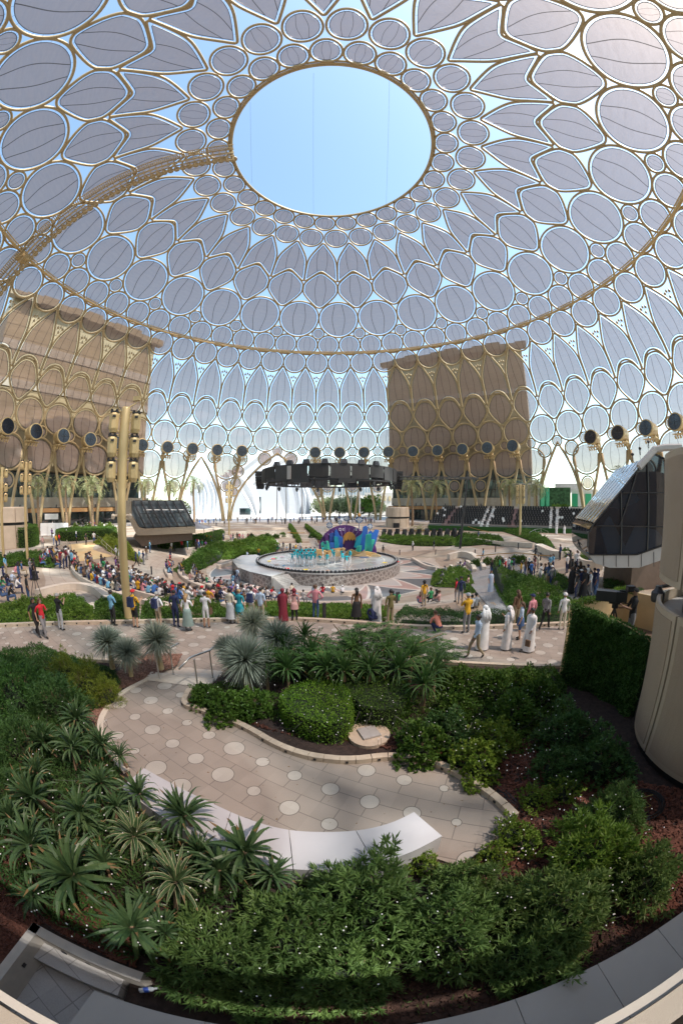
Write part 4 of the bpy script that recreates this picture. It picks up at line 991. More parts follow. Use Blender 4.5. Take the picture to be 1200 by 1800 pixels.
for k in range(7):
    t = k/6; top = on2(234+t*84, 880)-ey2*.02; bot = on2(257+t*86, 928-t*4)-ey2*.02; rb_.tube([tuple(top), tuple(top.lerp(bot, .5)-ey2*.25), tuple(bot)], .13, 5)
for y0, y1 in ((880, 880), (903, 900), (920, 917)):
    t = (y0-880)/48; a_, b_ = on2(234+t*23, y0)-ey2*.1, on2(320+t*22, y1)-ey2*.1; rb_.tube([tuple(a_), tuple(b_)], .07, 4)
rb_.build('ribs', M['dark'], pv)
swept2([(234, 945), (240, 942), (340, 938), (340, 950), (300, 955), (250, 962)], 1.0, 8, M['brown'], 'dark_base')
for x in (262, 279, 297, 313):
    mb = MB(); a_ = on2(x, 896)-ey2*.05; mb.box(tuple(a_), (1.7, .05, .12), math.atan2(ex2.y, ex2.x)); mb.build('ceiling_lamp', M['white'], pv)
# pop-up tent
tp = at(345, 946, -.4); tt = thing('canopy_tent', 'grey pointed canopy tent beside the glass pavilion', 'tent', (tp.x, tp.y, -.3))
mb = MB(); mb.add([(-2.6, -2.6, 1.75), (2.6, -2.6, 1.75), (2.6, 2.6, 1.75), (-2.6, 2.6, 1.75), (0, 0, 2.9), (-.6, -.6, 2.45), (.6, -.6, 2.45), (.6, .6, 2.45), (-.6, .6, 2.45)], [(0, 1, 6, 5), (1, 2, 7, 6), (2, 3, 8, 7), (3, 0, 5, 8), (5, 6, 4), (6, 7, 4), (7, 8, 4), (8, 5, 4), (3, 2, 1, 0)]); mb.build('canopy', mat('tent_cloth', (.20, .20, .22), .8), tt)
for sx in (-1, 1):
    for sy in (-1, 1): mb = MB(); mb.box((sx*2.5, sy*2.5, .9), (.07, .07, 1.8)); mb.build('leg', M['dark'], tt)
# ------------------------------------------------------------------ grandstand
gsd = thing('grandstand', 'long grandstand of black seats with a pale rear wall below the brown building', 'grandstand', (0, 0, 0))
GA0, GA1 = None, None
bl, br = at(752, 931, -.05), far(1022, 941, 74.0); br.z = 0
tl, tr_ = far(778, 893, 92), far(1022, 893, 82)
seats = MB(); steps = MB(); whites = MB(); nrow = 9
for r_ in range(nrow):
    t0, t1 = r_/nrow, (r_+1)/nrow
    a_ = bl.lerp(tl, t0); b_ = br.lerp(tr_, t0); a2 = bl.lerp(tl, t1); b2 = br.lerp(tr_, t1); z = .9 + a_.z*0 + (tl.z-1.0)*t1
    steps.prism([(a_.x, a_.y), (b_.x, b_.y), (b2.x, b2.y), (a2.x, a2.y)], -.2, z)
    L_ = math.hypot(b_.x-a_.x, b_.y-a_.y); ns = int(L_/.62); ang = math.atan2(b_.y-a_.y, b_.x-a_.x)
    for k in range(ns):
        t = (k+.5+.5*(r_ % 2))/ns
        if any(abs(t-c_) < .012 for c_ in (.12, .36, .40, .56, .80, .84)): 
            continue
        x, y = a_.x+(b_.x-a_.x)*t, a_.y+(b_.y-a_.y)*t; nx, ny = -math.sin(ang), math.cos(ang); ww = whites if rnd.random() < .025 else seats
        ww.box((x+nx*.35, y+ny*.35, z+.22), (.46, .42, .10), ang); ww.box((x+nx*.58, y+ny*.58, z+.50), (.46, .08, .55), ang)
steps.build('stepped_base', M['dark'] if 0 else mat('grandstand_step', (.22, .21, .20), .8), gsd)
tag(seats.build('black_seats', M['black'], gsd), kind='stuff'); tag(whites.build('marked_seats', M['white'], gsd), kind='stuff')
for c_, w_, m_ in ((.12, .022, 'mauve'), (.36, .006, 'w'), (.40, .006, 'w'), (.56, .022, 'mauve'), (.80, .006, 'w'), (.84, .006, 'w')):
    mb = MB()
    for r_ in range(nrow*2):
        t = (r_+.5)/(nrow*2); a_ = bl.lerp(tl, t); b_ = br.lerp(tr_, t); p = a_.lerp(b_, c_); z = .9 + (tl.z-1.0)*t + .28
        mb.box((p.x, p.y, z-.2), (2.0 if m_ == 'mauve' else .6, .8, .35), math.atan2(b_.y-a_.y, b_.x-a_.x))
    mb.build('aisle', mat('mauve_aisle', (.30, .19, .18), .7) if m_ == 'mauve' else M['white'], gsd)
mb = MB(); quadwall(mb, (tl.x, tl.y), (tr_.x, tr_.y), -.2, tl.z+.55, .4, th=.6); mb.build('rear_wall', M['stone'], gsd)
mb = MB(); quadwall(mb, (bl.x, bl.y), (br.x, br.y), -.2, .95, .25, th=.3); mb.build('turf_front', mat('turf_front', (.03, .10, .02), .95, var=.3, scale=20), gsd)
# ================================================================== VEGETATION
class QM:
    """fast mesh of separate quads"""
    def __init__(s): s.q = []; s.m = []
    def add(s, V, mi=0): V = np.asarray(V, float).reshape(-1, 4, 3); s.q.append(V); s.m.append(np.full(len(V), mi)); return s
    def mesh(s, name, mats):
        V = np.concatenate(s.q); n = len(V); me = bpy.data.meshes.new(name)
        me.vertices.add(4*n); me.vertices.foreach_set('co', V.astype(np.float32).ravel())
        me.loops.add(4*n); me.loops.foreach_set('vertex_index', np.arange(4*n, dtype=np.int32))
        me.polygons.add(n); me.polygons.foreach_set('loop_start', np.arange(0, 4*n, 4, dtype=np.int32)); me.polygons.foreach_set('loop_total', np.full(n, 4, np.int32))
        me.polygons.foreach_set('material_index', np.concatenate(s.m).astype(np.int32)); me.polygons.foreach_set('use_smooth', np.zeros(n, bool))
        for m in (mats if isinstance(mats, (list, tuple)) else [mats]): me.materials.append(m)
        me.update(calc_edges=True); return me
    def build(s, name, mats, parent=None, loc=(0,0,0)):
        o = bpy.data.objects.new(name, s.mesh(name, mats)); COL.objects.link(o); o.location = loc
        if parent is not None: o.parent = parent
        return o
def unit(V): return V/(np.linalg.norm(V, axis=-1, keepdims=True)+1e-9)
def rdir(n, up=0.0):
    V = nr.normal(size=(n, 3)); V[:, 2] += up; return unit(V)
def leafquads(P, D, L, W, S=None):
    n = len(P); L = np.broadcast_to(L, (n,))[:, None]; W = np.broadcast_to(W, (n,))[:, None]
    if S is None: S = unit(np.cross(D, nr.normal(size=(n, 3))))
    N = np.cross(D, S); m = P + D*L*.45 - N*L*.06*0
    return np.stack([P, m + S*W/2, P + D*L + N*L*nr.uniform(-.15, .15, (n, 1)), m - S*W/2], 1)
LM = dict(
 hedge=leafmat('hedge_leaves', (.035, .095, .014), (.14, .25, .04)), bright=leafmat('bright_leaves', (.05, .13, .016), (.20, .31, .045)),
 yellow=leafmat('yellow_green_leaves', (.09, .15, .014), (.32, .36, .05)), deep=leafmat('deep_green_leaves', (.03, .085, .026), (.10, .20, .05)),
 bush=leafmat('oleander_leaves', (.055, .12, .03), (.19, .29, .08), .4), agave=leafmat('dracaena_leaves', (.030, .078, .030), (.11, .18, .07), .2, .38),
 blue=leafmat('blue_yucca_leaves', (.17, .22, .18), (.42, .48, .38), .15), palm=leafmat('palm_leaflets', (.14, .17, .07), (.40, .42, .22), .3),
 fern=leafmat('feathery_leaves', (.030, .090, .018), (.10, .21, .045)), lime=leafmat('lime_leaves', (.08, .17, .02), (.27, .36, .05)),
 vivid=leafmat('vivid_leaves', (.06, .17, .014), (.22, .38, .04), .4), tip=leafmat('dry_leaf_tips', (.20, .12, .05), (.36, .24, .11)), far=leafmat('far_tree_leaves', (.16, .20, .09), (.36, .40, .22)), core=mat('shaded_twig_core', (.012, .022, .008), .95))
# ---------- rosettes (dracaena / agave like)
def rosette(n, L, W, matk, droop=.55, upmin=.05, seg=5, seed=0, stripe=False, tips=.25, stem=.35):
    rs = np.random.RandomState(seed); q = QM()
    for k in range(n):
        t = k/n; az = k*2.399963 + rs.uniform(-.3, .3); el = math.radians(82 - 95*t**1.1 + rs.uniform(-9, 9)); ll = L*(.62+.45*math.sin(PI*(.15+.75*t)))*rs.uniform(.85, 1.1); w_ = W*rs.uniform(.85, 1.15)
        d = np.array([math.cos(az), math.sin(az), 0]); s = np.array([-math.sin(az), math.cos(az), 0]); p = d*.03 + np.array([0, 0, .10*(1-t)]); e = el; tw = rs.uniform(-.35, .35)
        pts = [p]; wid = []
        for i in range(seg):
            p = p + (d*math.cos(e)+np.array([0, 0, math.sin(e)]))*ll/seg; e -= droop*(i+1)/seg*rs.uniform(.5, 1.3)*(1.1 if t > .3 else .35); pts.append(p)
        pr = [.55, .95, 1.0, .85, .52, .03] if seg == 5 else list(np.linspace(.8, .05, seg+1))
        dead = rs.rand() < tips
        for i in range(seg):
            a, b = pts[i], pts[i+1]; dn = unit(b-a); nn = np.cross(dn, s); ss = s*math.cos(tw)+nn*math.sin(tw); nn = np.cross(dn, ss)
            wa, wb = w_*pr[i]/2, w_*pr[i+1]/2; mi = 1 if (dead and i == seg-1) else 0
            q.add([[a, a+ss*wa+nn*wa*.45, b+ss*wb+nn*wb*.45, b]], mi); q.add([[a, b, b-ss*wb+nn*wb*.45, a-ss*wa+nn*wa*.45]], mi)
            if stripe and i < seg-0:
                for sg in (-1, 1): q.add([[a+sg*ss*wa*.8+nn*(wa*.36+.0015), a+sg*ss*wa+nn*(wa*.45+.0015), b+sg*ss*wb+nn*(wb*.45+.0015), b+sg*ss*wb*.8+nn*(wb*.36+.0015)]], 2)
    return q.mesh('leaf_rosette', [LM[matk], LM['tip'], M['stripe']])
M['stripe'] = mat('cream_leaf_margin', (.42, .42, .24), .5)
def stem_mesh(h, r0, r1, m=None):
    mb = MB(); mb.tube([(0, 0, -h), (r0*.3, 0, -h*.5), (0, 0, .03)], [r0, (r0+r1)/2, r1], 8); return mb.mesh('stem', m or M['bark'])
ros = [rosette(58, .50, .048, 'agave', seed=21, droop=.6, tips=.15), rosette(34, .56, .058, 'agave', seed=22, droop=.9, tips=.5), rosette(46, .52, .062, 'agave', seed=1), rosette(40, .50, .055, 'agave', seed=2, droop=.75), rosette(54, .50, .06, 'agave', seed=3, droop=.45, tips=.4)]
ros_s = rosette(38, .46, .055, 'agave', seed=5, droop=.7, stripe=True)
stemm = stem_mesh(.45, .035, .03)
def plant(name, lab, cat, parts, loc, rz=0, sc_=1.0, grp=None, tilt=(0, 0)):
    t = thing(name, lab, cat, loc, rz, grp); t.rotation_euler = (tilt[0], tilt[1], rz); t.scale = (sc_,)*3
    for nm, me in parts:
        o = bpy.data.objects.new(nm, me); COL.objects.link(o); o.parent = t
    return t
FR = [(133, 1267, .95, 1.15), (127, 1317, 1.0, 1.1), (80, 1307, .85, .9), (182, 1310, .9, .85), (67, 1360, .8, .85), (180, 1378, .85, .9), (213, 1330, .75, .8), (62, 1402, .95, 1.05), (140, 1430, 1.0, 1.1), (247, 1397, .9, .95), (328, 1437, 1.0, 1.1),
      (56, 1490, 1.0, 1.15), (133, 1540, 1.0, 1.25), (150, 1450, .7, .8), (235, 1473, 1.0, 1.15), (310, 1555, .95, 1.05), (233, 1633, .9, 1.1), (293, 1642, .75, .8), (385, 1533, .85, .9), (432, 1500, 1.0, 1.1), (477, 1540, .75, .7), (205, 1420, .7, .8), (20, 1440, .8, .9), (100, 1480, .6, .75), (185, 1520, .6, .8), (270, 1500, .6, .75), (60, 1575, .6, .7), (350, 1500, .65, .8), (260, 1590, .6, .7)]
ORD = 'first second third fourth fifth sixth seventh eighth ninth tenth eleventh twelfth thirteenth fourteenth fifteenth sixteenth seventeenth eighteenth nineteenth twentieth'.split()
FLAB = {0: 'broad-leaved green rosette plant highest up, beside the dark ferny shrubs', 1: 'green rosette with long arching leaves just below the highest rosette', 2: 'narrow pale rosette left of the long arching one', 3: 'rosette plant touching the left rim of the garden path', 4: 'small rosette at the foot of the dark left shrub', 5: 'rosette between the path rim and the pale pointed rosette', 6: 'small dark rosette leaning over the path border',
 7: 'large spread rosette near the left edge with upright shoot', 8: 'rosette with tall spear-like shoot in the middle of the left bed', 9: 'rosette overlapping the left end of the white bench', 10: 'rosette with upright spear leaves in front of the white bench', 11: 'rosette with fan of tall leaves at the left edge above the red bark', 12: 'big drooping rosette with dry tips above the sunken corner', 13: 'small rosette with fan shoot left of centre in the left bed',
 14: 'broad pale rosette with cream margins in the centre of the left bed', 15: 'striped cream and green rosette, lowest right of the left bed', 16: 'rosette hanging over the sunken tiled corner', 17: 'small dark rosette right beside the one over the sunken corner', 18: 'low dark rosette between the striped one and the bench', 19: 'tall upright rosette in front of the middle of the white bench', 20: 'short rosette right of the tall upright one at the bench'}
for k, (px, py, z, s_) in enumerate(FR):
    me = ros_s if k in (14, 15) else ros[(k*3+k//2) % 5]; p = at(px, py, .3+z*.62)
    plant('rosette_plant', FLAB.get(k, 'low rosette plant half hidden by taller ones'), 'plant', [('leaf_rosette', me), ('stem', stemm)], tuple(p), rnd.uniform(0, 6.28), s_*rnd.uniform(.86, 1.08), 'rosette plants in the left bed', (rnd.uniform(-.38, .38), rnd.uniform(-.38, .38)))
# dracaenas in the middle bed (taller, darker)
dra = [rosette(60, .62, .045, 'deep', seed=7, droop=.5, tips=.05), rosette(56, .60, .045, 'deep', seed=8, droop=.6, tips=.05)]
stem2 = stem_mesh(.8, .05, .04)
for k, (px, py, z, s_) in enumerate([(468, 1170, .8, 1.0), (505, 1178, .8, 1.0), (548, 1150, .9, 1.0), (575, 1178, .8, 1.05), (605, 1182, .8, 1.0), (650, 1178, .85, 1.05), (700, 1178, .85, 1.1), (745, 1205, .8, 1.1), (722, 1155, .9, 1.0), (535, 1120, 1.1, .9), (500, 1140, 1.0, .95), (680, 1150, 1.0, .95), (620, 1145, 1.0, .95), (765, 1180, .8, .95)]):
    p = at(px, py, .3+z)
    plant('dracaena', 'dark spiky dracaena in the middle bed, %s planted' % ORD[k], 'plant', [('leaf_rosette', dra[k % 2]), ('stem', stem2)], tuple(p), rnd.uniform(0, 6), s_*1.05, 'dark dracaenas in the middle bed')['label'] = 'dark spiky dracaena of the middle bed under the feathery tree, %s in size order' % ORD[k] if 0 else 'dark spiky dracaena below the feathery tree'
# blue yuccas: dense balls of thin leaves on a trunk
def yucca(n, L, seed):
    rs = np.random.RandomState(seed); q = QM(); D = rs.normal(size=(n, 3)); D[:, 2] += .35; D = unit(D); P = D*.05; S = unit(np.cross(D, rs.normal(size=(n, 3)))); w_ = .008
    l = L*rs.uniform(.8, 1.05, (n, 1)); mid = P + D*l*.6; tip = P + D*l + np.array([0, 0, -.05]); q.add(np.stack([P-S*w_, P+S*w_, mid+S*w_, mid-S*w_], 1)); q.add(np.stack([mid-S*w_, mid+S*w_, tip+S*.001, tip-S*.001], 1)); return q.mesh('leaf_ball', LM['blue'])
yu = [yucca(900, .62, 1), yucca(1100, .66, 2)]; ystem = stem_mesh(.9, .09, .07, mat('pale_yucca_trunk', (.45, .36, .20), .8, var=.15, scale=10))
for k, (px, py, z, s_, lab) in enumerate([(190, 1128, 1.15, 1.0, 'silvery blue yucca ball left of the pair by the steps'), (224, 1148, .95, .85, 'smaller silvery yucca on a pale yellow trunk'), (276, 1125, 1.2, 1.1, 'silvery blue yucca beside the left handrail'),
        (432, 1160, 1.0, 1.25, 'large pale yucca ball at the left end of the middle bed'), (487, 1120, 1.25, 1.05, 'pale yucca ball just right of the largest one'), (445, 1095, 1.3, .95, 'pale yucca behind the largest one at the dotted path'), (400, 1140, 1.1, .8, 'grey yucca ball behind the right handrail')]):
    p = at(px, py, .3+z); plant('yucca', lab, 'yucca', [('leaf_ball', yu[k % 2]), ('stem', ystem)], tuple(p), k*1.3, s_, 'blue yuccas by the dotted path')
# ---------- bushes
def bush(R, H, ntips, nleaf, L, W, matk, seed, shape=.6, core=True):
    rs = np.random.RandomState(seed); D = rs.normal(size=(ntips, 3)); D[:, 2] = np.abs(D[:, 2])*1.1; D = unit(D)
    ph = rs.uniform(0, 6, 4); az = np.arctan2(D[:, 1], D[:, 0]); bump = 1 + .16*np.sin(3*az+ph[0]) + .12*np.sin(5*az+ph[1]+3*D[:, 2]) + .10*np.sin(9*D[:, 2]+ph[2]+2*az)
    rad = bump*(shape + (1-shape)*rs.rand(ntips)**.4)
    T = D*rad[:, None]*np.array([R, R, H]); q = QM()
    for j in range(nleaf):
        dd = unit(D*.9 + rs.normal(size=(ntips, 3))*.75 + np.array([0, 0, .25])); S = unit(np.cross(dd, rs.normal(size=(ntips, 3))*.5+np.array([0, 0, 1.0])))
        l = L*rs.uniform(.7, 1.15, ntips); P = T - D*rs.uniform(0, .10, (ntips, 1))*R
        q.add(leafquads(P, dd, l, W, S))
    me = q.mesh('foliage', LM[matk]); parts = [('foliage', me)]
    if core:
        mb = MB()
        for k in range(26):
            a = rs.uniform(0, 6.28); e = rs.uniform(.3, 1.4); v = np.array([math.cos(a)*math.cos(e)*R*.8, math.sin(a)*math.cos(e)*R*.8, math.sin(e)*H*.8]); mb.tube([(0, 0, -.1), tuple(v*.5+rs.normal(size=3)*.03), tuple(v)], [.014, .009, .004], 5)
        parts.append(('branches', mb.mesh('branches', M['bark'])))
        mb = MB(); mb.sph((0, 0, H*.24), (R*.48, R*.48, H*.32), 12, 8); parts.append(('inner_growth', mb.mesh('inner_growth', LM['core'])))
    return parts
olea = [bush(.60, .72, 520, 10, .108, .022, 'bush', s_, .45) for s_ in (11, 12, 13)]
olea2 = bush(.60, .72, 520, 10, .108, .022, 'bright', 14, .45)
for k, (px, py, z, s_, m_, lab) in enumerate([(640, 1590, .25, 1.35, 0, 'big leafy bush right below the middle of the white bench'), (520, 1640, .2, 1.1, 1, 'leafy bush left of the biggest one at the bottom of the garden'), (780, 1640, .2, 1.15, 2, 'leafy bush right of the biggest one at the bottom of the garden'), (600, 1720, .15, .95, 1, 'leafy bush lowest in the middle, close to the coping'),
      (375, 1690, .2, 1.1, 2, 'leafy bush beside the sunken corner'), (440, 1745, .1, .7, 0, 'small leafy bush at the coping right of the sunken corner'), (935, 1690, .15, 1.0, 0, 'leafy bush close to the coping at lower right'), (985, 1600, .3, 1.15, 1, 'leafy bush above the lower right coping'), (1040, 1500, .3, 1.25, 3, 'bright leafy bush at right below the spiky shrub'), (1130, 1540, .3, 1.0, 2, 'leafy bush nearest the right edge'),
      (905, 1600, .2, .8, 2, 'small leafy bush over the green plastic box'), (1085, 1425, .3, .95, 1, 'leafy bush in front of the round service tower'), (820, 1560, .2, .8, 1, 'small leafy bush below the right end of the white bench')]):
    p = at(px, py, .3+z); parts = olea2 if m_ == 3 else olea[m_]
    plant('leafy_bush', lab, 'bush', parts, (p.x, p.y, .26+z*.3), k*1.7, s_, 'leafy bushes along the coping')
dk = [bush(.75, .95, 900, 8, .11, .018, 'deep', 21), bush(.8, 1.0, 900, 8, .10, .02, 'fern', 22)]
for k, (px, py, s_, m_, lab) in enumerate([(30, 1215, 1.35, 1, 'dense green shrub at the left edge above the rosettes'), (95, 1225, 1.1, 0, 'dark feathery shrub right of the one at the left edge'), (40, 1300, 1.1, 0, 'dark shrub at the left edge next to the pale rosette'), (15, 1175, 1.0, 1, 'green shrub topmost at the left edge'), (5, 1380, .8, 0, 'low dark shrub cut by the left edge')]):
    p = at(px, py, .8); plant('dense_shrub', lab, 'shrub', dk[m_], (p.x, p.y, .26), k*2.1, s_, 'dense shrubs at the left edge')
yl = bush(.55, .95, 700, 8, .10, .010, 'yellow', 31, .5)
for k, (px, py, s_, lab) in enumerate([(110, 1165, 1.0, 'yellow-green fine leaved shrub, left one of the sunlit group'), (150, 1185, 1.15, 'yellow-green fine leaved shrub in the middle of the sunlit group'), (183, 1200, .85, 'yellow-green fine leaved shrub nearest the pale trunked yucca')]):
    p = at(px, py, .9); plant('fine_shrub', lab, 'shrub', yl, (p.x, p.y, .26), k*2.1, s_, 'sunlit yellow-green shrubs')
# looser broad leaved shrubs in the middle and right beds
br = [bush(.6, .7, 520, 7, .085, .055, 'hedge', 41, .6), bush(.6, .8, 420, 7, .085, .055, 'lime', 42, .5), bush(.7, .8, 560, 7, .10, .04, 'deep', 43), bush(.5, .6, 260, 6, .07, .045, 'lime', 44, .45)]
for k, (px, py, s_, m_, lab) in enumerate([(395, 1235, 1.0, 0, 'round leaved shrub at the corner of the garden path'), (440, 1228, .9, 0, 'round leaved shrub between the path corner and the clipped hedge'), (360, 1215, .8, 0, 'small round leaved shrub under the right handrail'), (745, 1300, 1.05, 0, 'round leaved shrub right of the manhole'), (785, 1275, .9, 2, 'dark shrub above the shrub at the manhole'), (800, 1235, .9, 0, 'mid green shrub behind the manhole shrub'),
      (840, 1330, .95, 1, 'lime leaved climber shrub above the curb end'), (868, 1290, .9, 1, 'lime leaved shrub behind the climber'), (905, 1245, 1.1, 0, 'green shrub under the white robed walkers'), (950, 1215, 1.1, 0, 'green shrub left of the planted green wall'), (870, 1205, 1.1, 0, 'green shrub at the near edge of the dotted path, left of two'), (800, 1195, .95, 0, 'green shrub at the near edge of the dotted path below the walker'), (920, 1190, .9, 0, 'green shrub at the near edge of the dotted path, right of two'),
      (1000, 1285, 1.15, 2, 'dark feathery shrub at the foot of the green wall'), (1060, 1330, 1.05, 2, 'dark feathery shrub beside the round service tower'), (985, 1335, .8, 2, 'low dark shrub in the bark right of the curb'), (940, 1400, .7, 3, 'small sparse lime shrub in the bark bed'), (990, 1390, .7, 3, 'small sparse lime shrub near the coiled cable'), (900, 1460, .7, 3, 'sparse shrub at the tip of the garden path'), (870, 1500, .6, 3, 'sparse seedling shrub on the path edge'), (925, 1480, .7, 3, 'sparse lime shrub under the path tip'), (745, 1515, .55, 3, 'sparse twiggy shrub at the right end of the bench')]):
    p = at(px, py, .7 if s_ > .75 else .45); plant('garden_shrub', lab, 'shrub', br[m_], (p.x, p.y, .26), k*1.9, s_, 'shrubs of the middle and right beds')
# clipped hedges with rounded shape
def clipped(name, lab, P2, h, z0, matk, dens, L, W, rough=.06, cat='hedge', grp=None, flower=0):
    """P2: 2D outline; leaves on top and sides of a rounded block"""
    P2 = [tuple(p) for p in chaikin(np.array(P2), 2)]; n = len(P2); A = np.array(P2); c = A.mean(0)
    t = thing(name, lab, cat, (0, 0, 0), group=grp); mb = MB(); zb = z0 if callable(z0) else (lambda x, y: z0)
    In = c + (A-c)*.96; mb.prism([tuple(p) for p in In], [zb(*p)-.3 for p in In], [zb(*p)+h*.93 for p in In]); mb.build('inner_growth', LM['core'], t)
    e = np.roll(A, -1, 0)-A; el = np.linalg.norm(e, axis=1); per = el.sum()
    ar = abs((A[:, 0]*np.roll(A[:, 1], -1)-np.roll(A[:, 0], -1)*A[:, 1]).sum())/2
    sgn = 1 if (A[:, 0]*np.roll(A[:, 1], -1)-np.roll(A[:, 0], -1)*A[:, 1]).sum() > 0 else -1
    ns, nt_ = int(dens*per*h), int(dens*ar); q = QM()
    k = nr.choice(n, ns, p=el/per); u = nr.rand(ns)[:, None]; X = A[k]+e[k]*u; nx = np.stack([e[k][:, 1], -e[k][:, 0]], 1)*sgn; nx = unit(nx)
    v = nr.rand(ns); zz = np.array([zb(*x) for x in X]) + v*h; inn = np.clip((v-.75)*4, 0, 1)**2*.12*h
    Ps = np.c_[X - nx*(inn[:, None]) + nx*nr.normal(size=(ns, 1))*rough, zz]; Dn = unit(np.c_[nx, np.full(ns, .35)] + nr.normal(size=(ns, 3))*.7)
    q.add(leafquads(Ps, Dn, L*nr.uniform(.7, 1.2, ns), W))
    # top by rejection
    lo, hi = A.min(0), A.max(0); m = int(nt_*((hi-lo).prod()/ar)); C = lo + nr.rand(m, 2)*(hi-lo); ins = np.zeros(m, bool)
    for i in range(n):
        x1, y1 = A[i]; x2, y2 = A[(i+1) % n]; cnd = ((y1 > C[:, 1]) != (y2 > C[:, 1])) & (C[:, 0] < (x2-x1)*(C[:, 1]-y1)/(y2-y1+1e-12)+x1); ins ^= cnd
    C = C[ins]; m = len(C)
    if m:
        zt = np.array([zb(*x) for x in C]) + h + nr.normal(size=m)*rough*.6 + .04*np.sin(C[:, 0]*3.1)*np.cos(C[:, 1]*2.7); Dn = unit(np.c_[np.zeros((m, 2)), np.full(m, .8)] + nr.normal(size=(m, 3))*.65)
        q.add(leafquads(np.c_[C, zt], Dn, L*nr.uniform(.7, 1.2, m), W))
    q.build('foliage', LM[matk], t)
    return t
def pxs(L_, z=None): return [tuple(at(*p, z))[:2] for p in L_]
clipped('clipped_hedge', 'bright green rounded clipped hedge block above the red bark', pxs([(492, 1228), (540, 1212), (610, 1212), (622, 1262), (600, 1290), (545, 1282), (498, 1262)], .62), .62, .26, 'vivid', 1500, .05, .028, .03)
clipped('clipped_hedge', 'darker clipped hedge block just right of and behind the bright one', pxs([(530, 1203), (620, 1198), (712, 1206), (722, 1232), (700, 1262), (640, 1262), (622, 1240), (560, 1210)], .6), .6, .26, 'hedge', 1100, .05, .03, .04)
# mixed hanging growth over the right of the middle bed (ground cover)
def cover(name, lab, poly_px, z, h, matk, dens, L, W, cat='ground cover', kind='stuff', gz_=None, clump=0.0):
    A = np.array(pxs(poly_px, z)); lo, hi = A.min(0), A.max(0); n = len(A); ar = abs((A[:, 0]*np.roll(A[:, 1], -1)-np.roll(A[:, 0], -1)*A[:, 1]).sum())/2
    m = min(int(dens*ar*((hi-lo).prod()/ar)), 400000); C = lo + nr.rand(m, 2)*(hi-lo); ins = np.zeros(m, bool)
    for i in range(n):
        x1, y1 = A[i]; x2, y2 = A[(i+1) % n]; ins ^= ((y1 > C[:, 1]) != (y2 > C[:, 1])) & (C[:, 0] < (x2-x1)*(C[:, 1]-y1)/(y2-y1+1e-12)+x1)
    C = C[ins]; m = len(C); z0 = np.array([gz(*c) for c in C]) if z is None else np.full(m, z)
    # distance to the outline softens the height
    dmin = np.full(m, 9e9)
    for i in range(n):
        a, b = A[i], A[(i+1) % n]; ab = b-a; t = np.clip(((C-a)@ab)/(ab@ab+1e-9), 0, 1); dmin = np.minimum(dmin, np.linalg.norm(C-(a+t[:, None]*ab), axis=1))
    f = 1/max(.05, h)**.5
    wav = .60 + .16*np.sin(C[:, 0]*1.9*f+1.3*np.sin(C[:, 1]*1.1*f)) + .14*np.sin(C[:, 1]*2.7*f+C[:, 0]*.8*f) + .14*np.sin(C[:, 0]*6.3*f+2*np.sin(C[:, 1]*4.1*f)) + .12*np.sin(C[:, 1]*8.7*f-C[:, 0]*5.2*f) + nr.normal(size=m)*.05
    H = h*wav*np.clip(dmin/(h*.6+.05), .25, 1)
    zz = z0 + H*(1-.45*nr.rand(m)**2); Dn = unit(nr.normal(size=(m, 3))*.7+np.array([0, 0, .7]))
    q = QM(); q.add(leafquads(np.c_[C, zz], Dn, L*nr.uniform(.6, 1.25, m), W)); o = q.build(name, LM[matk] if isinstance(matk, str) else matk)
    tag(o, lab, cat, kind=kind)
    # dark understorey following the same relief, a little lower
    return o, A
def massed(name, lab, poly_px, h, matk, dens, L, W, cat='hedge', z=None, grp=None):
    """a planted bed that reads as one body: leaves over a closed inner body"""
    o, A = cover('foliage', None, poly_px, z, h, matk, dens, L, W, None, None); t = thing(name, lab, cat, (0, 0, 0), group=grp); o.parent = t
    c = A.mean(0); In = [tuple(c+(p-c)*.92) for p in A]; mb = MB(); zz = [(gz(*p) if z is None else z) for p in In]
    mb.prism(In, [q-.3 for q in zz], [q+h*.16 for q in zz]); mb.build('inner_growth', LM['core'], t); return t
cover('ground_cover', None, [(330, 1205), (420, 1205), (500, 1225), (620, 1225), (760, 1220), (850, 1200), (985, 1195), (1000, 1260), (1050, 1300), (900, 1330), (820, 1310), (700, 1290), (560, 1290), (430, 1255), (345, 1235)], .26, .28, 'hedge', 900, .07, .035)
cover('ground_cover', None, [(0, 1150), (80, 1140), (200, 1180), (215, 1205), (190, 1240), (150, 1260), (200, 1320), (220, 1380), (330, 1450), (480, 1540), (470, 1600), (350, 1640), (240, 1690), (80, 1610), (0, 1560)], .26, .34, 'deep', 1300, .12, .028)
cover('low_ground_cover', None, [(470, 1590), (560, 1560), (760, 1560), (900, 1560), (1100, 1480), (1190, 1560), (1080, 1680), (900, 1750), (600, 1790), (420, 1780), (330, 1740), (420, 1640)], .26, .12, 'bush', 160, .09, .022)
cover('ground_cover', None, [(765, 1178), (880, 1181), (990, 1190), (995, 1225), (880, 1225), (765, 1215)], .26, .62, 'hedge', 900, .09, .045)
cover('ground_cover', None, [(470, 1172), (620, 1175), (770, 1180), (770, 1205), (620, 1200), (470, 1200)], .26, .5, 'deep', 900, .12, .03)
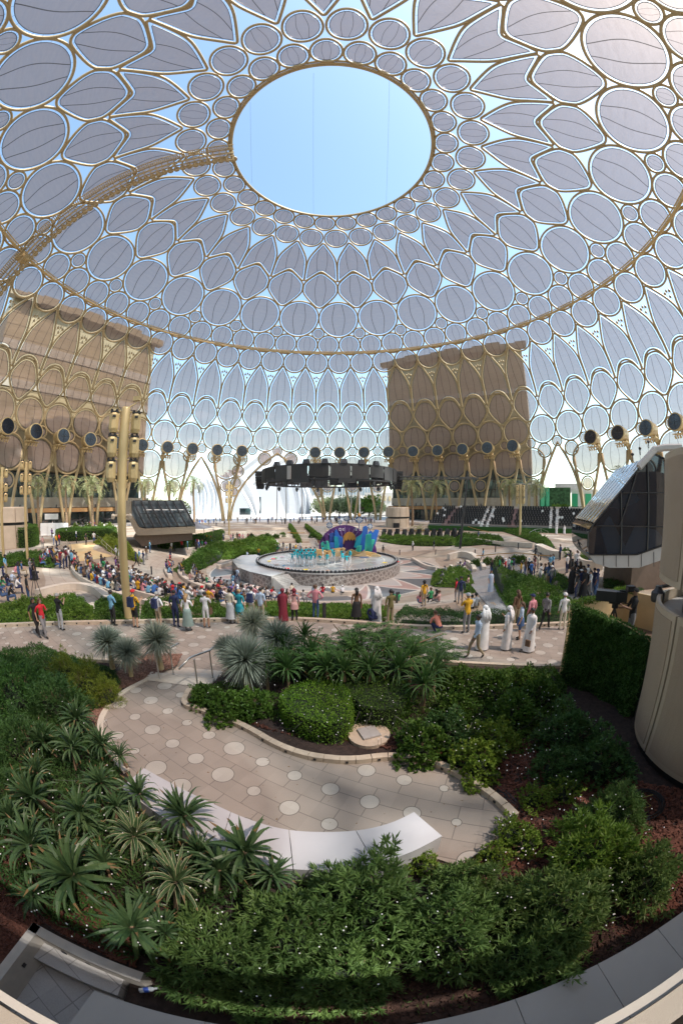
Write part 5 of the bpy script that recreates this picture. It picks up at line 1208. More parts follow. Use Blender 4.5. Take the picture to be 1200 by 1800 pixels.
# feathery tree over the middle bed
def feather_tree():
    t = thing('feathery_tree', 'low feathery leaved tree spreading over the middle bed', 'tree', tuple(at(640, 1185, .3)))
    mb = MB(); rs = np.random.RandomState(5); tips = []
    for k in range(11):
        a = k*.6+rs.uniform(-.2, .2); r_ = rs.uniform(.9, 2.3); p = np.array([r_*math.cos(a)*1.15, r_*math.sin(a)*.45+.1, rs.uniform(1.15, 1.6)]); mb.tube([(0, 0, -.1), (p[0]*.2, p[1]*.2, .6), tuple(p)], [.06, .035, .012], 6); tips.append(p)
    mb.build('trunk', M['bark'], t); q = QM()
    P = []; D = []
    for i in range(1050):
        x, y = rs.uniform(-2.7, 2.7), rs.uniform(-.95, .75); z = 1.28 - .45*rs.rand()**3 + .3*math.sin(x*1.7+1)*math.cos(y*2) + rs.uniform(-.25, .18) - .10*abs(x); a = rs.uniform(0, 6.28); d = np.array([math.cos(a), math.sin(a), rs.uniform(-.25, .25)]); s = np.array([-d[1], d[0], 0])
        for j in range(12):
            for sg in (-1, 1): P.append(np.array([x, y, z]) + d*j*.03); D.append(s*sg*.9 + d*.3 + rs.normal(size=3)*.12)
    P = np.array(P); D = unit(np.array(D)); S = unit(np.cross(D, np.tile([0, 0, 1.0], (len(D), 1))+nr.normal(size=(len(D), 3))*.2)); q.add(leafquads(P, D, .085, .030, S)); q.build('crown', LM['fern'], t)
feather_tree()
# bark mulch chips
def chips(n, poly_px, z, name, col):
    A = np.array(pxs(poly_px, z)); lo, hi = A.min(0), A.max(0); C = lo + nr.rand(n*3, 2)*(hi-lo); ins = np.zeros(len(C), bool); k = len(A)
    for i in range(k):
        x1, y1 = A[i]; x2, y2 = A[(i+1) % k]; ins ^= ((y1 > C[:, 1]) != (y2 > C[:, 1])) & (C[:, 0] < (x2-x1)*(C[:, 1]-y1)/(y2-y1+1e-12)+x1)
    C = C[ins][:n]; m = len(C); N_ = unit(nr.normal(size=(m, 3))*.35+np.array([0, 0, 1])); a = nr.rand(m)*6.28; U = unit(np.stack([np.cos(a), np.sin(a), np.zeros(m)], 1)); U = unit(U - N_*(U*N_).sum(1)[:, None]); W_ = np.cross(N_, U)
    l = nr.uniform(.015, .05, (m, 1)); w_ = l*nr.uniform(.4, .8, (m, 1)); c = np.c_[C, z+nr.uniform(.0, .03, m)]; th = N_*.008; q = QM()
    c1, c2, c3, c4 = c-U*l-W_*w_*nr.uniform(.4, 1, (m, 1)), c+U*l-W_*w_, c+U*l*nr.uniform(.6, 1, (m, 1))+W_*w_, c-U*l+W_*w_
    q.add(np.stack([c1, c2, c3, c4], 1)+th[:, None]); q.add(np.stack([c1-th, c2-th, c2+th, c1+th], 1)); q.add(np.stack([c2-th, c3-th, c3+th, c2+th], 1)); q.add(np.stack([c4+th, c3+th, c3-th, c4-th], 1)); q.add(np.stack([c1+th, c4+th, c4-th, c1-th], 1))
    tag(q.build(name, leafmat(name+'_mat', *col, 0, .85)), kind='stuff')
RB = ((.05, .018, .012), (.17, .065, .042))
chips(9000, [(318, 1236), (480, 1285), (600, 1300), (820, 1335), (900, 1420), (1010, 1430), (1080, 1380), (1000, 1300), (900, 1300), (800, 1290), (500, 1290), (345, 1225)], .265, 'bark_mulch', RB)
chips(7000, [(900, 1425), (1100, 1370), (1200, 1390), (1200, 1600), (1090, 1650), (1000, 1560), (860, 1560), (790, 1530), (850, 1500)], .265, 'bark_mulch', RB)
chips(7000, [(0, 1440), (90, 1480), (230, 1600), (240, 1700), (75, 1620), (0, 1700)], .265, 'bark_mulch', RB)
chips(5000, [(205, 1215), (310, 1170), (320, 1150), (255, 1150), (180, 1200), (150, 1260), (178, 1275)], .265, 'bark_mulch', ((.12, .06, .045), (.34, .20, .15)))
chips(5000, [(420, 1660), (560, 1700), (900, 1700), (1100, 1600), (1180, 1620), (900, 1765), (600, 1800), (400, 1780), (260, 1720)], .265, 'bark_mulch', ((.03, .016, .012), (.10, .05, .035)))
# ---------- planted slopes and hedges in the plaza (pixels are on the ground)
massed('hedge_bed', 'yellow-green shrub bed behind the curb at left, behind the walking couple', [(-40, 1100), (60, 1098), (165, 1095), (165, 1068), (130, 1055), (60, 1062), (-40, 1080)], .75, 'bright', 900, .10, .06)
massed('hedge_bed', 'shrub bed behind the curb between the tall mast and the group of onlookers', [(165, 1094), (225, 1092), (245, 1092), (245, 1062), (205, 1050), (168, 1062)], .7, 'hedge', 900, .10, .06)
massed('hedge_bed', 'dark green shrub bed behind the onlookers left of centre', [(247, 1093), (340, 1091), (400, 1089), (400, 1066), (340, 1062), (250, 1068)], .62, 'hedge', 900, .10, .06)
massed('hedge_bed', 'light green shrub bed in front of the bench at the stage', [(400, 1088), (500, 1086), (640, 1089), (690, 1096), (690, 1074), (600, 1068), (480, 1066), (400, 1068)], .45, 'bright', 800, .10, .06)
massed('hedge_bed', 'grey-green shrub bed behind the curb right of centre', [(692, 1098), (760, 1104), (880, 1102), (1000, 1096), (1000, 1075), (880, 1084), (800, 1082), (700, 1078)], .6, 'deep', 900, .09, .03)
massed('slope_bed', 'long green bed falling along the ramp on the right', [(866, 985), (905, 1010), (985, 1050), (1010, 1062), (1000, 1085), (900, 1082), (882, 1060), (862, 1010)], .9, 'hedge', 420, .13, .07)
massed('slope_bed', 'round green bed beside the wavy steps right of the stage', [(756, 1030), (800, 1034), (832, 1028), (826, 1005), (790, 1000), (760, 1010)], .9, 'bright', 420, .13, .07)
massed('slope_bed', 'shady green bed left of the ramp edge', [(800, 1005), (818, 1006), (824, 1025), (836, 1043), (820, 1045), (806, 1040)], .5, 'hedge', 420, .13, .07)
massed('slope_bed', 'bright green mound left of the stage', [(392, 985), (470, 978), (494, 962), (480, 945), (430, 950), (385, 962)], 1.3, 'bright', 260, .20, .12)
massed('slope_bed', 'green mound below the clipped curved hedge at left', [(305, 1005), (330, 985), (352, 968), (395, 955), (402, 965), (388, 985), (360, 1000), (325, 1012)], 1.5, 'hedge', 260, .20, .12)
massed('slope_bed', 'sunlit green slope left of the glass pavilion behind the tall mast', [(165, 955), (205, 945), (240, 975), (252, 990), (225, 985), (190, 970)], 1.2, 'yellow', 240, .20, .12)
clipped('clipped_hedge', 'tall clipped hedge wall beside the left kiosk', pxs([(20, 965), (68, 962), (68, 948), (22, 950)]), 2.6, lambda x, y: gz(x, y), 'hedge', 130, .16, .09)
clipped('clipped_hedge', 'low clipped hedge in front of the queue of white screens at left', pxs([(100, 955), (205, 945), (205, 938), (100, 942)]), 1.5, lambda x, y: gz(x, y), 'hedge', 110, .18, .10)
massed('slope_bed', 'dry planted bank under the left clipped hedge', [(-20, 985), (60, 975), (110, 985), (95, 1000), (40, 995), (-20, 1002)], .8, 'hedge', 200, .18, .10)
clipped('clipped_hedge', 'curved clipped hedge round the canopy tent', pxs([(278, 966), (330, 962), (378, 956), (395, 947), (392, 940), (372, 946), (330, 953), (280, 956)]), 1.3, lambda x, y: gz(x, y), 'hedge', 130, .16, .09)
massed('slope_bed', 'low bright bed in front of the black loudspeakers behind the stage', [(664, 952), (700, 958), (800, 960), (806, 950), (740, 946), (668, 944)], 1.2, 'bright', 160, .22, .12)
massed('slope_bed', 'green bed right of the loudspeakers near the thin crane arm', [(800, 962), (850, 958), (890, 960), (880, 945), (820, 940), (800, 945)], .9, 'hedge', 160, .22, .12)
massed('slope_bed', 'long green strip in front of the grandstand', [(812, 925), (860, 928), (900, 940), (940, 955), (975, 968), (965, 952), (920, 932), (860, 920), (815, 918)], .9, 'hedge', 160, .22, .12)
massed('slope_bed', 'green planting below the glass cab', [(1060, 1035), (1130, 1040), (1135, 1015), (1090, 1000), (1060, 1010)], .6, 'deep', 420, .12, .05)
massed('slope_bed', 'green planting behind the dark clad visitors at right', [(955, 1032), (990, 1040), (1010, 1030), (975, 1010), (950, 1012)], .6, 'hedge', 420, .12, .05)
for k, (c_, a_) in enumerate(((-1, 'left'), (1, 'right'))):
    P = [(532+(0 if c_ < 0 else 44)-8, 958), (540+(0 if c_ < 0 else 44)-8, 958), (512+(0 if c_ < 0 else 28), 926), (506+(0 if c_ < 0 else 28), 926)]
    clipped('stair_hedge', 'narrow hedge climbing on the %s side of the far stairs' % a_, pxs(P), .8, lambda x, y: gz(x, y), 'bright', 110, .2, .11)
for k, (px, py) in enumerate([(470, 945), (497, 943), (548, 945), (560, 944), (485, 946), (442, 946)]):
    p = at(px, py); plant('potted_shrub', 'small columnar shrub on the terraces behind the stage', 'shrub', br[0][:1], tuple(p), k, 1.3, 'small columnar shrubs on the far terraces')
for k, (px, py, lab) in enumerate([(837, 995, 'left of the man with crossed arms'), (856, 992, 'right of the man with crossed arms'), (876, 990, 'left end of the row along the orange tape'), (905, 989, 'middle of the row along the orange tape'), (916, 990, 'right end of the row along the orange tape'), (993, 978, 'beside the black clad guard near the cab')]):
    p = at(px, py); plant('conical_shrub', 'small conical shrub, ' + lab, 'shrub', br[0][:1], tuple(p), k, 1.25, 'conical shrubs along the orange tape')
# ---------- date palms
def palm_crown(seed, L=3.6, nf=24):
    rs = np.random.RandomState(seed); q = QM()
    for k in range(nf):
        az = k*2.4; e = math.radians(75-95*(k/nf)+rs.uniform(-8, 8)); d = np.array([math.cos(az), math.sin(az), 0]); s = np.array([-math.sin(az), math.cos(az), 0]); p = np.zeros(3); ll = L*rs.uniform(.85, 1.1); seg = 11
        for i in range(seg):
            dn = d*math.cos(e)+np.array([0, 0, math.sin(e)]); p2 = p+dn*ll/seg; q.add([[p-s*.03, p+s*.03, p2+s*.02, p2-s*.02]])
            up = np.cross(s, dn)
            for sub in (0, .5):
                pp = p+(p2-p)*sub
                for sg in (-1, 1):
                    if i < 1: continue
                    D = unit(s*sg*.8+dn*.65+up*(-.25+rs.uniform(-.2, .2))); l = .62*math.sin(PI*(.12+.8*i/seg))+.12; side = unit(np.cross(D, up)); q.add(leafquads(pp[None], D[None], l, .10, side[None]))
            p = p2; e -= .16+.05*rs.rand()
    return q.mesh('crown', LM['palm'])
pc = [palm_crown(1), palm_crown(2), palm_crown(3, 3.4)]
def palm(lab, px, ytop, ybase, D, k, s_=1.0):
    b = far(px, ybase, D); b.z = max(gz(b.x, b.y), -.1); top = far(px, ytop, D).z
    t = thing('date_palm', lab, 'palm', tuple(b), group='date palms around the plaza'); h = top-b.z; mb = MB(); n = 12
    mb.tube([(.12*math.sin(i*.5), 0, h*i/n) for i in range(n+1)], [.30*(1+.10*(i % 2))*(1-.25*i/n)*(1.25 if i == n else 1) for i in range(n+1)], 9); mb.build('trunk', M['bark'], t)
    o = bpy.data.objects.new('crown', pc[k % 3]); COL.objects.link(o); o.parent = t; o.location = (0, 0, h); o.rotation_euler = (0, 0, k*1.1); o.scale = (s_*1.2,)*3
palm('date palm with pale trunk, leftmost, right of the thin lamp mast', 68, 850, 922, 78, 0, .95); palm('sunlit date palm in the middle of the left three', 117, 850, 922, 80, 1, .95); palm('sunlit date palm left of the tall loudspeaker mast', 163, 853, 925, 76, 2, 1.1)
palm('dark date palm behind the glass pavilion, left one', 256, 852, 905, 95, 0, 1.0); palm('dark date palm behind the glass pavilion, right one', 299, 852, 905, 97, 1, 1.05); palm('slender date palm right of the glass pavilion', 341, 848, 915, 92, 2, 1.0)
palm('dark date palm right of the small control kiosk', 724, 852, 925, 88, 0, 1.1); palm('dark date palm behind the left end of the grandstand', 766, 854, 905, 98, 1, 1.1); palm('dark date palm left of the cream finned building', 895, 853, 892, 95, 2, 1.1); palm('dark date palm before the cream fins left of the right portal', 943, 853, 892, 92, 0, 1.1); palm('dark palm top peeping over the mirrored cab roof', 1091, 836, 892, 80, 1, 1.0)
# low palm shrub next to the kiosk
p = at(737, 934); plant('low_palm', 'low bushy palm without trunk right of the small control kiosk', 'palm', [('crown', pc[0])], tuple(p), 1, .9)
# ---------- trees outside seen through the big portal
def leafy_tree(lab, px, ytop, D, w_, matk, seed, name='broadleaf_tree'):
    rs = np.random.RandomState(seed); b = far(px, 900, D); b.z = 0; top = far(px, ytop, D).z; t = thing(name, lab, 'tree', tuple(b), group='trees beyond the portals'); H = top
    mb = MB(); mb.tube([(0, 0, 0), (.2, 0, H*.4), (0, 0, H*.8)], [.35, .25, .1], 7)
    P = []; D_ = []
    for k in range(26):
        c = rs.normal(size=3)*np.array([w_*.36, w_*.36, H*.15]); c[2] += H*.62; mb.tube([(.2, 0, H*.35), tuple(c)], [.14, .05], 5)
        m = 110; Q = unit(rs.normal(size=(m, 3)))*rs.uniform(.5, 1, (m, 1))*w_*.22+c; P.append(Q); D_.append(unit(Q-c+rs.normal(size=(m, 3))*.4))
    mb.build('trunk', M['bark'], t); P = np.concatenate(P); q = QM(); q.add(leafquads(P, np.concatenate(D_), .75, .5)); q.build('crown', LM[matk], t)
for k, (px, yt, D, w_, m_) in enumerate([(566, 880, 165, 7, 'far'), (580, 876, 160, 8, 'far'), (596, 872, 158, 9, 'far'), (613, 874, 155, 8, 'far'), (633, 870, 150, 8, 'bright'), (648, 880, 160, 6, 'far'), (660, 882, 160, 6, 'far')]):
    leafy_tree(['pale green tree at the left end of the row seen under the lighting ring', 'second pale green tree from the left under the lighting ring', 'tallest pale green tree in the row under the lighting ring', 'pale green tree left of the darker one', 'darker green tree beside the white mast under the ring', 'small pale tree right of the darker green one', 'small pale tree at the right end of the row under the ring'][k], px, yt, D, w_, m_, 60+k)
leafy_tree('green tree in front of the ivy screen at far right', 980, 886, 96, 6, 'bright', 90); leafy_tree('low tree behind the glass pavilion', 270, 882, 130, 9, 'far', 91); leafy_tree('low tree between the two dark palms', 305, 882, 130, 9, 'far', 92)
for k, (px, py) in enumerate([(60, 919), (82, 918), (105, 920), (134, 920), (155, 921), (178, 922), (192, 922)]):
    p = far(px, py, 83); plant('round_shrub', 'small round shrub before the shops at left', 'shrub', br[1][:1], (p.x, p.y, .1), k, 2.0, 'round shrubs before the left shops')
# ================================================================== OBJECTS ON THE PLAZA
mb = MB(); mb.prism(smooth_open(np.array(pxs([(822, 1010), (825, 1025), (838, 1043), (852, 1060), (856, 1072)])), 1).tolist() + smooth_open(np.array(pxs([(900, 1072), (898, 1058), (883, 1043), (868, 1025), (865, 1010), (866, 996), (838, 994)])), 1).tolist(), -3, [0]*0 or -3)
def ramp_sheet(name, px, m, lift=.006):
    P = [at(*p) for p in px]; n = len(P); c = sum(P, Vector())/n; V = []; F = []; fr = np.linspace(0, 1, 9)[1:]
    V.append((c.x, c.y, gz(c.x, c.y)+lift+.03))
    for f_ in fr:
        for p in P: q = c.lerp(p, f_); V.append((q.x, q.y, gz(q.x, q.y)+lift+.03))
    F = [(0, 1+k, 1+(k+1) % n) for k in range(n)] + [(1+(i-1)*n+k, 1+i*n+k, 1+i*n+(k+1) % n, 1+(i-1)*n+(k+1) % n) for i in range(1, len(fr)) for k in range(n)]
    mb = MB(); mb.add(V, F); return tag(mb.build(name, m), kind='structure')
M['cobble'] = paver_mat('grey_cobbles', (.30, .295, .29), (.3, .3, .3), cell=.24, discs=False, line=.06)
ramp_sheet('cobble_ramp', [(838, 994), (822, 1002), (822, 1010), (825, 1025), (838, 1043), (852, 1060), (856, 1078), (878, 1082), (899, 1072), (897, 1058), (883, 1043), (868, 1025), (865, 1010), (866, 996)], M['cobble'])
ramp_sheet('play_slope', [(120, 958), (172, 952), (199, 978), (165, 984), (135, 988), (128, 972)], mat('yellow_play_surface', (.52, .36, .17), .7, var=.12, scale=.4, col2=(.60, .46, .26)))
# ---------- masts
def mast(lab, base, top, r, tiers, zt, boxes='speaker', side=(1, 0), bs=1.0):
    t = thing('equipment_mast', lab, 'mast', (base.x, base.y, base.z)); H = top-base.z
    mb = MB(); mb.lathe([(r*1.5, -.3), (r*1.15, .1), (r, .6), (r, H*.62), (r*1.0, H*.625), (r*1.12, H*.65), (r*1.1, H*.99), (r*.9, H)], n=16); mb.build('pole', M['gold'], t, smooth=True)
    s = Vector((side[0], side[1], 0)); a_ = math.atan2(s.y, s.x)
    for j, z in enumerate(zt):
        for sg in (-1, 1):
            c = s*(sg*(r+.33*bs)) + Vector((0, 0, z-base.z)); fy = Vector((s.y, -s.x, 0))
            mb = MB(); w_, d_, h_ = .46*bs, .5*bs, .95*bs
            P = []; n = 8
            for k in range(n):
                q = 2*PI*k/n+PI/8; P.append((math.cos(q), math.sin(q)))
            for (k0, k1, z0, z1) in ((.72, 1.0, -.5, -.30), (1.0, 1.0, -.30, .40), (1.0, .8, .40, .5)):
                V = []
                for kk, zz in ((k0, z0), (k1, z1)):
                    for x, y in P: V.append((c.x + s.x*x*w_*.55*kk - s.y*y*d_*.5*kk, c.y + s.y*x*w_*.55*kk + s.x*y*d_*.5*kk, c.z+zz*h_))
                mb.add(V, [(k, (k+1) % n, n+(k+1) % n, n+k) for k in range(n)] + [tuple(range(n-1, -1, -1)), tuple(range(n, 2*n))])
            hs = mb.build('projector_housing', M['gold'], t)
            mb = MB(); mb.box(tuple(c+fy*(d_*.5+.02)*1+Vector((0, 0, .30*h_))), (.16*bs, .04, .10*bs), a_); mb.box(tuple(c+Vector((0, 0, h_*.56))), (.42*bs, .34*bs, .05), a_); mb.build('lens_window', M['black'], hs)
            mb = MB(); mb.tube([tuple(c+Vector((0, 0, -.2))), tuple(s*(sg*r*.5)+Vector((0, 0, z-base.z-.55*bs)))], .05*bs, 6); mb.tube([tuple(c+Vector((0, 0, .62*h_))), tuple(s*(sg*r*.5)+Vector((0, 0, c.z+.6*h_)))], .035*bs, 6); mb.build('arm', M['gold'], t)
            for q in (-.14, .10): mb = MB(); cc = c+Vector((0, 0, h_*.66))+s*q*bs; mb.cyl(tuple(cc), tuple(cc+fy*.16*bs+Vector((0, 0, -.05))), .07*bs, n=8); mb.build('small_lamp', M['dark'], t)
    return t
b0 = at(228, 1094, -.15); d0 = math.hypot(b0.x, b0.y)
bx, by = b0.x/d0, b0.y/d0
zf = lambda px, py: far(px, py, d0).z
tm = mast('tall gold loudspeaker mast with three tiers of twin housings in the shrubs left of centre', b0, zf(222, 716), .215, 3, [zf(235, 745), zf(235, 787), zf(235, 830)], side=(by, -bx), bs=1.0)
mb = MB()
for sg in (-1, 1): c = Vector((by*sg*.42, -bx*sg*.42, zf(220, 906)-b0.z)); mb.cyl(tuple(c), tuple(c+Vector((-bx*.3, -by*.3, -.08))), .09, n=10)
mb.tube([(by*.42, -bx*.42, zf(220, 906)-b0.z), (-by*.42, bx*.42, zf(220, 906)-b0.z)], .05, 6); mb.build('camera_pair', M['beige'], tm)
mb = MB(); zt = zf(248, 703)-b0.z; mb.tube([(0, 0, zt-.5), (by*.45, -bx*.45, zt-.2), (by*.5, -bx*.5, zt)], .04, 6); mb.box((by*.5, -bx*.5, zt+.05), (.35, .2, .22)); mb.build('top_lamp', M['gold'], tm)
for lab, bp_, tp_, r, zts, bs in (('slender gold lamp mast with three lamp tiers near the left edge', (50, 992), (46, 812), .15, (818, 840, 862), .8), ('gold lamp mast cut by the left edge over the beige kiosk', (8, 990), (12, 822), .16, (832, 858, 875), .9),
                               ('small gold mast left of the big portal', (403, 941), (402, 846), .16, (856, 868, 880), 1.0), ('small gold mast with lamp tiers before the grandstand', (913, 944), (915, 852), .2, (858, 868, 880), 1.1)):
    b_ = at(*bp_); d_ = math.hypot(b_.x, b_.y); mast(lab, b_, far(*tp_, d_).z, r, 3, [far(tp_[0], y, d_).z for y in zts], side=(b_.y/d_, -b_.x/d_), bs=bs)
mb = MB(); q = far(632, 905, 118); mb.lathe([(.28, 0), (.22, far(632, 858, 118).z)], (q.x, q.y, 0), 10); tag(mb.build('flag_mast', M['white']), 'plain white mast outside the portal in front of the trees', 'mast')
for k, x in enumerate((487, 503, 531, 617)):
    mb = MB(); q = far(x, 905, 125); mb.lathe([(.2, 0), (.16, 12)], (q.x, q.y, 0), 8); tag(mb.build('flag_mast', M['coping']), 'thin grey pole before the white pavilion, ' + ('leftmost', 'second from left', 'third from left', 'right by the trees')[k], 'mast')
# ---------- lighting ring
ring = thing('lighting_ring', 'big black circular lighting rig hanging over the stage', 'lighting rig', (.3, AX, 0)); RR = 8.9; Z0, Z1 = 8.25, 9.95
def ringtube(r, z, rad, mb, n=72): t = np.linspace(0, 2*PI, n, endpoint=False); mb.tube(np.stack([r*np.sin(t), r*np.cos(t), np.full(n, z)], 1), rad, 6, closed=True)
mb = MB(); [ringtube(r, z, .09, mb) for r in (RR, RR-1.0) for z in (Z0, Z1)]
for k in range(48):
    t = 2*PI*k/48; t2 = 2*PI*(k+1)/48
    for r in (RR, RR-1): mb.tube([(r*math.sin(t), r*math.cos(t), Z0), (r*math.sin(t2), r*math.cos(t2), Z1)], .05, 4); mb.tube([(r*math.sin(t), r*math.cos(t), Z0), (r*math.sin(t), r*math.cos(t), Z1)], .05, 4)
    mb.tube([(RR*math.sin(t), RR*math.cos(t), Z1), ((RR-1)*math.sin(t), (RR-1)*math.cos(t), Z1)], .05, 4)
mb.build('truss', M['black'], ring)
DR = [mat('black_drape', (.022+.012*q,)*3, .7) for q in range(3)]
for k in range(24):
    if k in (5, 17): continue
    t0, t1 = 2*PI*(k+.04)/24, 2*PI*(k+.96)/24; mb = MB(); V = []
    zl, zh = (Z0+.1+(.25 if k % 3 == 0 else 0), Z1-.05)
    for r in (RR+.12, RR+.02):
        for z in (zl, zh):
            for t in np.linspace(t0, t1, 4): V.append((r*math.sin(t), r*math.cos(t), z))
    F = []
    for i in range(3): F += [(i, i+1, 5+i, 4+i), (9+i, 8+i, 12+i, 13+i), (4+i, 5+i, 13+i, 12+i), (i+1, i, 8+i, 9+i)]
    F += [(0, 4, 12, 8), (7, 3, 11, 15)]
    mb.add(V, F); mb.build('drape_panel', DR[k % 3], ring)
for k in range(16):
    t = 2*PI*(k+.5)/16; mb = MB(); c = Vector((RR*math.sin(t), RR*math.cos(t), Z0-.35)); mb.box((c.x, c.y, c.z), (.35, .35, .42), -t); mb.tube([(c.x, c.y, Z0), (c.x, c.y, c.z)], .05, 5); mb.lathe([(.16, -.38), (.12, -.2)], tuple(c), 8); mb.build('moving_light', M['black'], ring)
for sg, nm in ((-1, 1), (1, 1)):
    mb = MB()
    for k in range(7): mb.box((sg*(RR+.55-.05*k*k*.12), -.3, Z1-.1-k*.33), (.95, .8, .3), 0, rx=.06*k)
    mb.build('line_array', M['black'], ring)
for t in (math.radians(200), math.radians(168)):
    mb = MB(); mb.box((RR*math.sin(t), RR*math.cos(t), Z0-.1), (1.9, .5, .5), -t); mb.build('ballast_box', M['black'], ring)
mb = MB(); [mb.box((RR*math.sin(t), RR*math.cos(t), Z1+.3), (.8, .5, .5), -t, taper=.7) for t in np.linspace(2.5, 3.9, 7)]; mb.build('winch_boxes', M['dark'], ring)
mb = MB(); t = math.radians(183+27); mb.box(((RR+.15)*math.sin(t), (RR+.15)*math.cos(t), 9.1), (.5, .1, 1.5), -t); mb.build('lamp_ladder', M['coping'], ring)
# boom from the ring to its mast
cm = at(808, 964); cmd = math.hypot(cm.x, cm.y); ctop = far(822, 829, cmd)
boom = thing('rig_mast', 'thin black curved mast and long boom holding the lighting ring from the right', 'mast', tuple(cm)); L0 = lambda v: tuple(Vector(v)-cm)
mb = MB(); mb.tube([(0, 0, -.2), L0(far(812, 920, cmd)), L0(far(818, 870, cmd)), L0(ctop)], [.2, .18, .15, .15], 8); mb.build('mast_pole', M['black'], boom)
mb = MB(); e0, e1 = Vector((9.6, AX-1, 8.9)), far(840, 842, cmd)
for dz in (0, .35): mb.tube([L0(e0+Vector((0, 0, dz))), L0(e1+Vector((0, 0, dz*.6)))], .09, 5)
for k in range(16): a_, b_ = e0.lerp(e1, k/16), e0.lerp(e1, (k+1)/16); mb.tube([L0(a_), L0(b_+Vector((0, 0, .3)))], .05, 4)
mb.build('boom', M['black'], boom)
# ---------- stage set
cols = dict(purple=(.10, .03, .16), violet=(.16, .05, .24), orange=(.50, .24, .05), blue=(.03, .14, .50), navy=(.03, .08, .32), teal=(.01, .30, .42), mint=(.06, .50, .33), tan=(.55, .36, .14), sand=(.62, .45, .24), slate=(.10, .16, .28), lilac=(.45, .30, .55))
CM = {k: mat('painted_%s_board' % k, v, .55, var=.05) for k, v in cols.items()}
sset = thing('stage_set', 'painted stage backdrop of purple fan arch, blue and mint towers and sandy dunes', 'stage set', tuple(far(604, 975, 51))); sset.location.z = -1.9
SL = sset.location.copy()
def cut(nm, px, D, m, th=.35, parent=None, ext=0):
    P = [far(x, y, D)-SL for x, y in px]; o_ = Vector((SL.x, SL.y, 0)).normalized(); n = len(P)
    for v in P: v.z = max(v.z, .0)
    V = [tuple(v) for v in P] + [tuple(v+o_*th) for v in P]; mb = MB(); mb.add(V, [(i, (i+1) % n, n+(i+1) % n, n+i) for i in range(n)] + [tuple(range(n-1, -1, -1)), tuple(range(n, 2*n))]); return mb.build(nm, m, parent or sset)
def arcpx(cx, cy, rx, ry, a0, a1, n): return [(cx+rx*math.cos(a), cy-ry*math.sin(a)) for a in np.linspace(math.radians(a0), math.radians(a1), n)]
fan = cut('fan_arch', arcpx(606, 966, 46, 43, 180, 0, 24), 52.5, CM['purple'])
for k in range(13):
    a = math.radians(22+k*11.3); x0, y0, x1, y1 = 606+24*math.cos(a), 966-22*math.sin(a), 606+(43-2*(k % 2))*math.cos(a), 966-(40-2*(k % 2))*math.sin(a); dx, dy = -math.sin(a)*.45, -math.cos(a)*.45
    cut('light_stripe', [(x0+dx, y0+dy), (x1+dx, y1+dy), (x1-dx, y1-dy), (x0-dx, y0-dy)], 52.3, CM['lilac'], .05, fan)
for x, y in ((597.5, 930.5), (633, 930.5)):
    P = far(x, y, 52.25)-SL; mb = MB(); t = np.linspace(0, 2*PI, 16, endpoint=False); mb.tube([(P.x+.17*math.cos(q), P.y, P.z+.17*math.sin(q)) for q in t], .05, 4, closed=True); mb.build('white_roundel', M['white'], fan)
for x0, wd in ((601.5, (3.2, 2.6, 3.0)), (624, (4.0, 3.2, 3.6))):
    for k, w_ in enumerate(wd): cut('lettering_line', [(x0, 928.8+k*1.5), (x0+w_, 928.8+k*1.5), (x0+w_, 929.6+k*1.5), (x0, 929.6+k*1.5)], 52.2, M['white'], .04, fan)
sc_ = arcpx(614, 948, 11.5, 13, 180, 0, 9); orange = cut('orange_arch', [(602.5, 957)] + sc_ + [(625.5, 952)] + [(622, 948), (619.5, 951), (617, 947), (614.5, 951), (612, 947), (609, 951), (606.5, 948), (604, 956)], 51.9, CM['orange'])
cut('dark_doorway', [(605, 966), (605, 948), (614, 945), (623, 948), (622, 966)], 52.2, CM['purple'])
for nm, px, D, m in (('blue_tower', [(579, 963), (579, 938), (586, 936), (593, 942), (593, 963)], 52.0, 'navy'), ('blue_tower', [(572, 951), (570, 938), (575, 936), (579, 950), (579, 963), (572, 963)], 52.1, 'purple'), ('blue_tower', [(589, 963), (588, 933), (591, 930), (597, 942), (603, 946), (602, 963)], 51.8, 'blue'),
    ('teal_tower', [(588, 963), (587, 943), (594, 944), (596, 962), (590, 964)], 51.4, 'teal'), ('blue_tower', [(579, 965), (579, 954), (587, 953), (588, 965)], 51.3, 'blue'), ('teal_tower', [(622, 962), (626, 945), (634, 940), (637, 936), (632, 965)], 51.4, 'teal'), ('blue_tower', [(634, 968), (634, 948), (638, 926), (644, 924), (646, 928), (646, 968)], 51.6, 'blue'),
    ('blue_tower', [(646, 968), (647, 936), (652, 933), (655, 937), (659, 931), (666, 932), (660, 955), (656, 968)], 51.8, 'blue'), ('mint_tower', [(565, 966), (564, 955), (567, 952), (570, 958), (574, 956), (573, 951), (577, 951), (580, 966)], 50.9, 'mint'), ('mint_tower', [(625, 970), (627, 960), (636, 959), (634, 971)], 50.6, 'mint'),
    ('mint_ladder', [(640, 977), (643, 940), (652, 938), (652, 948), (659, 949), (655, 962), (651, 978)], 50.4, 'mint'), ('purple_fin', [(652, 974), (658, 956), (661, 963), (662, 974)], 51.2, 'violet')):
    o = cut(nm, px, D, CM[m]); ys = [q[1] for q in px]; xs_ = [q[0] for q in px]
    if nm in ('mint_ladder', 'mint_tower'):
        y = min(ys)+1.6
        while y < max(ys)-1: 
            w0, w1 = sorted(xs_)[1], sorted(xs_)[-2]; cut('rung', [(w0+1.2, y), (w1-1.2, y+.3), (w1-1.2, y+.75), (w0+1.2, y+.45)], D-.06, CM['teal'], .04, o); y += 2.0
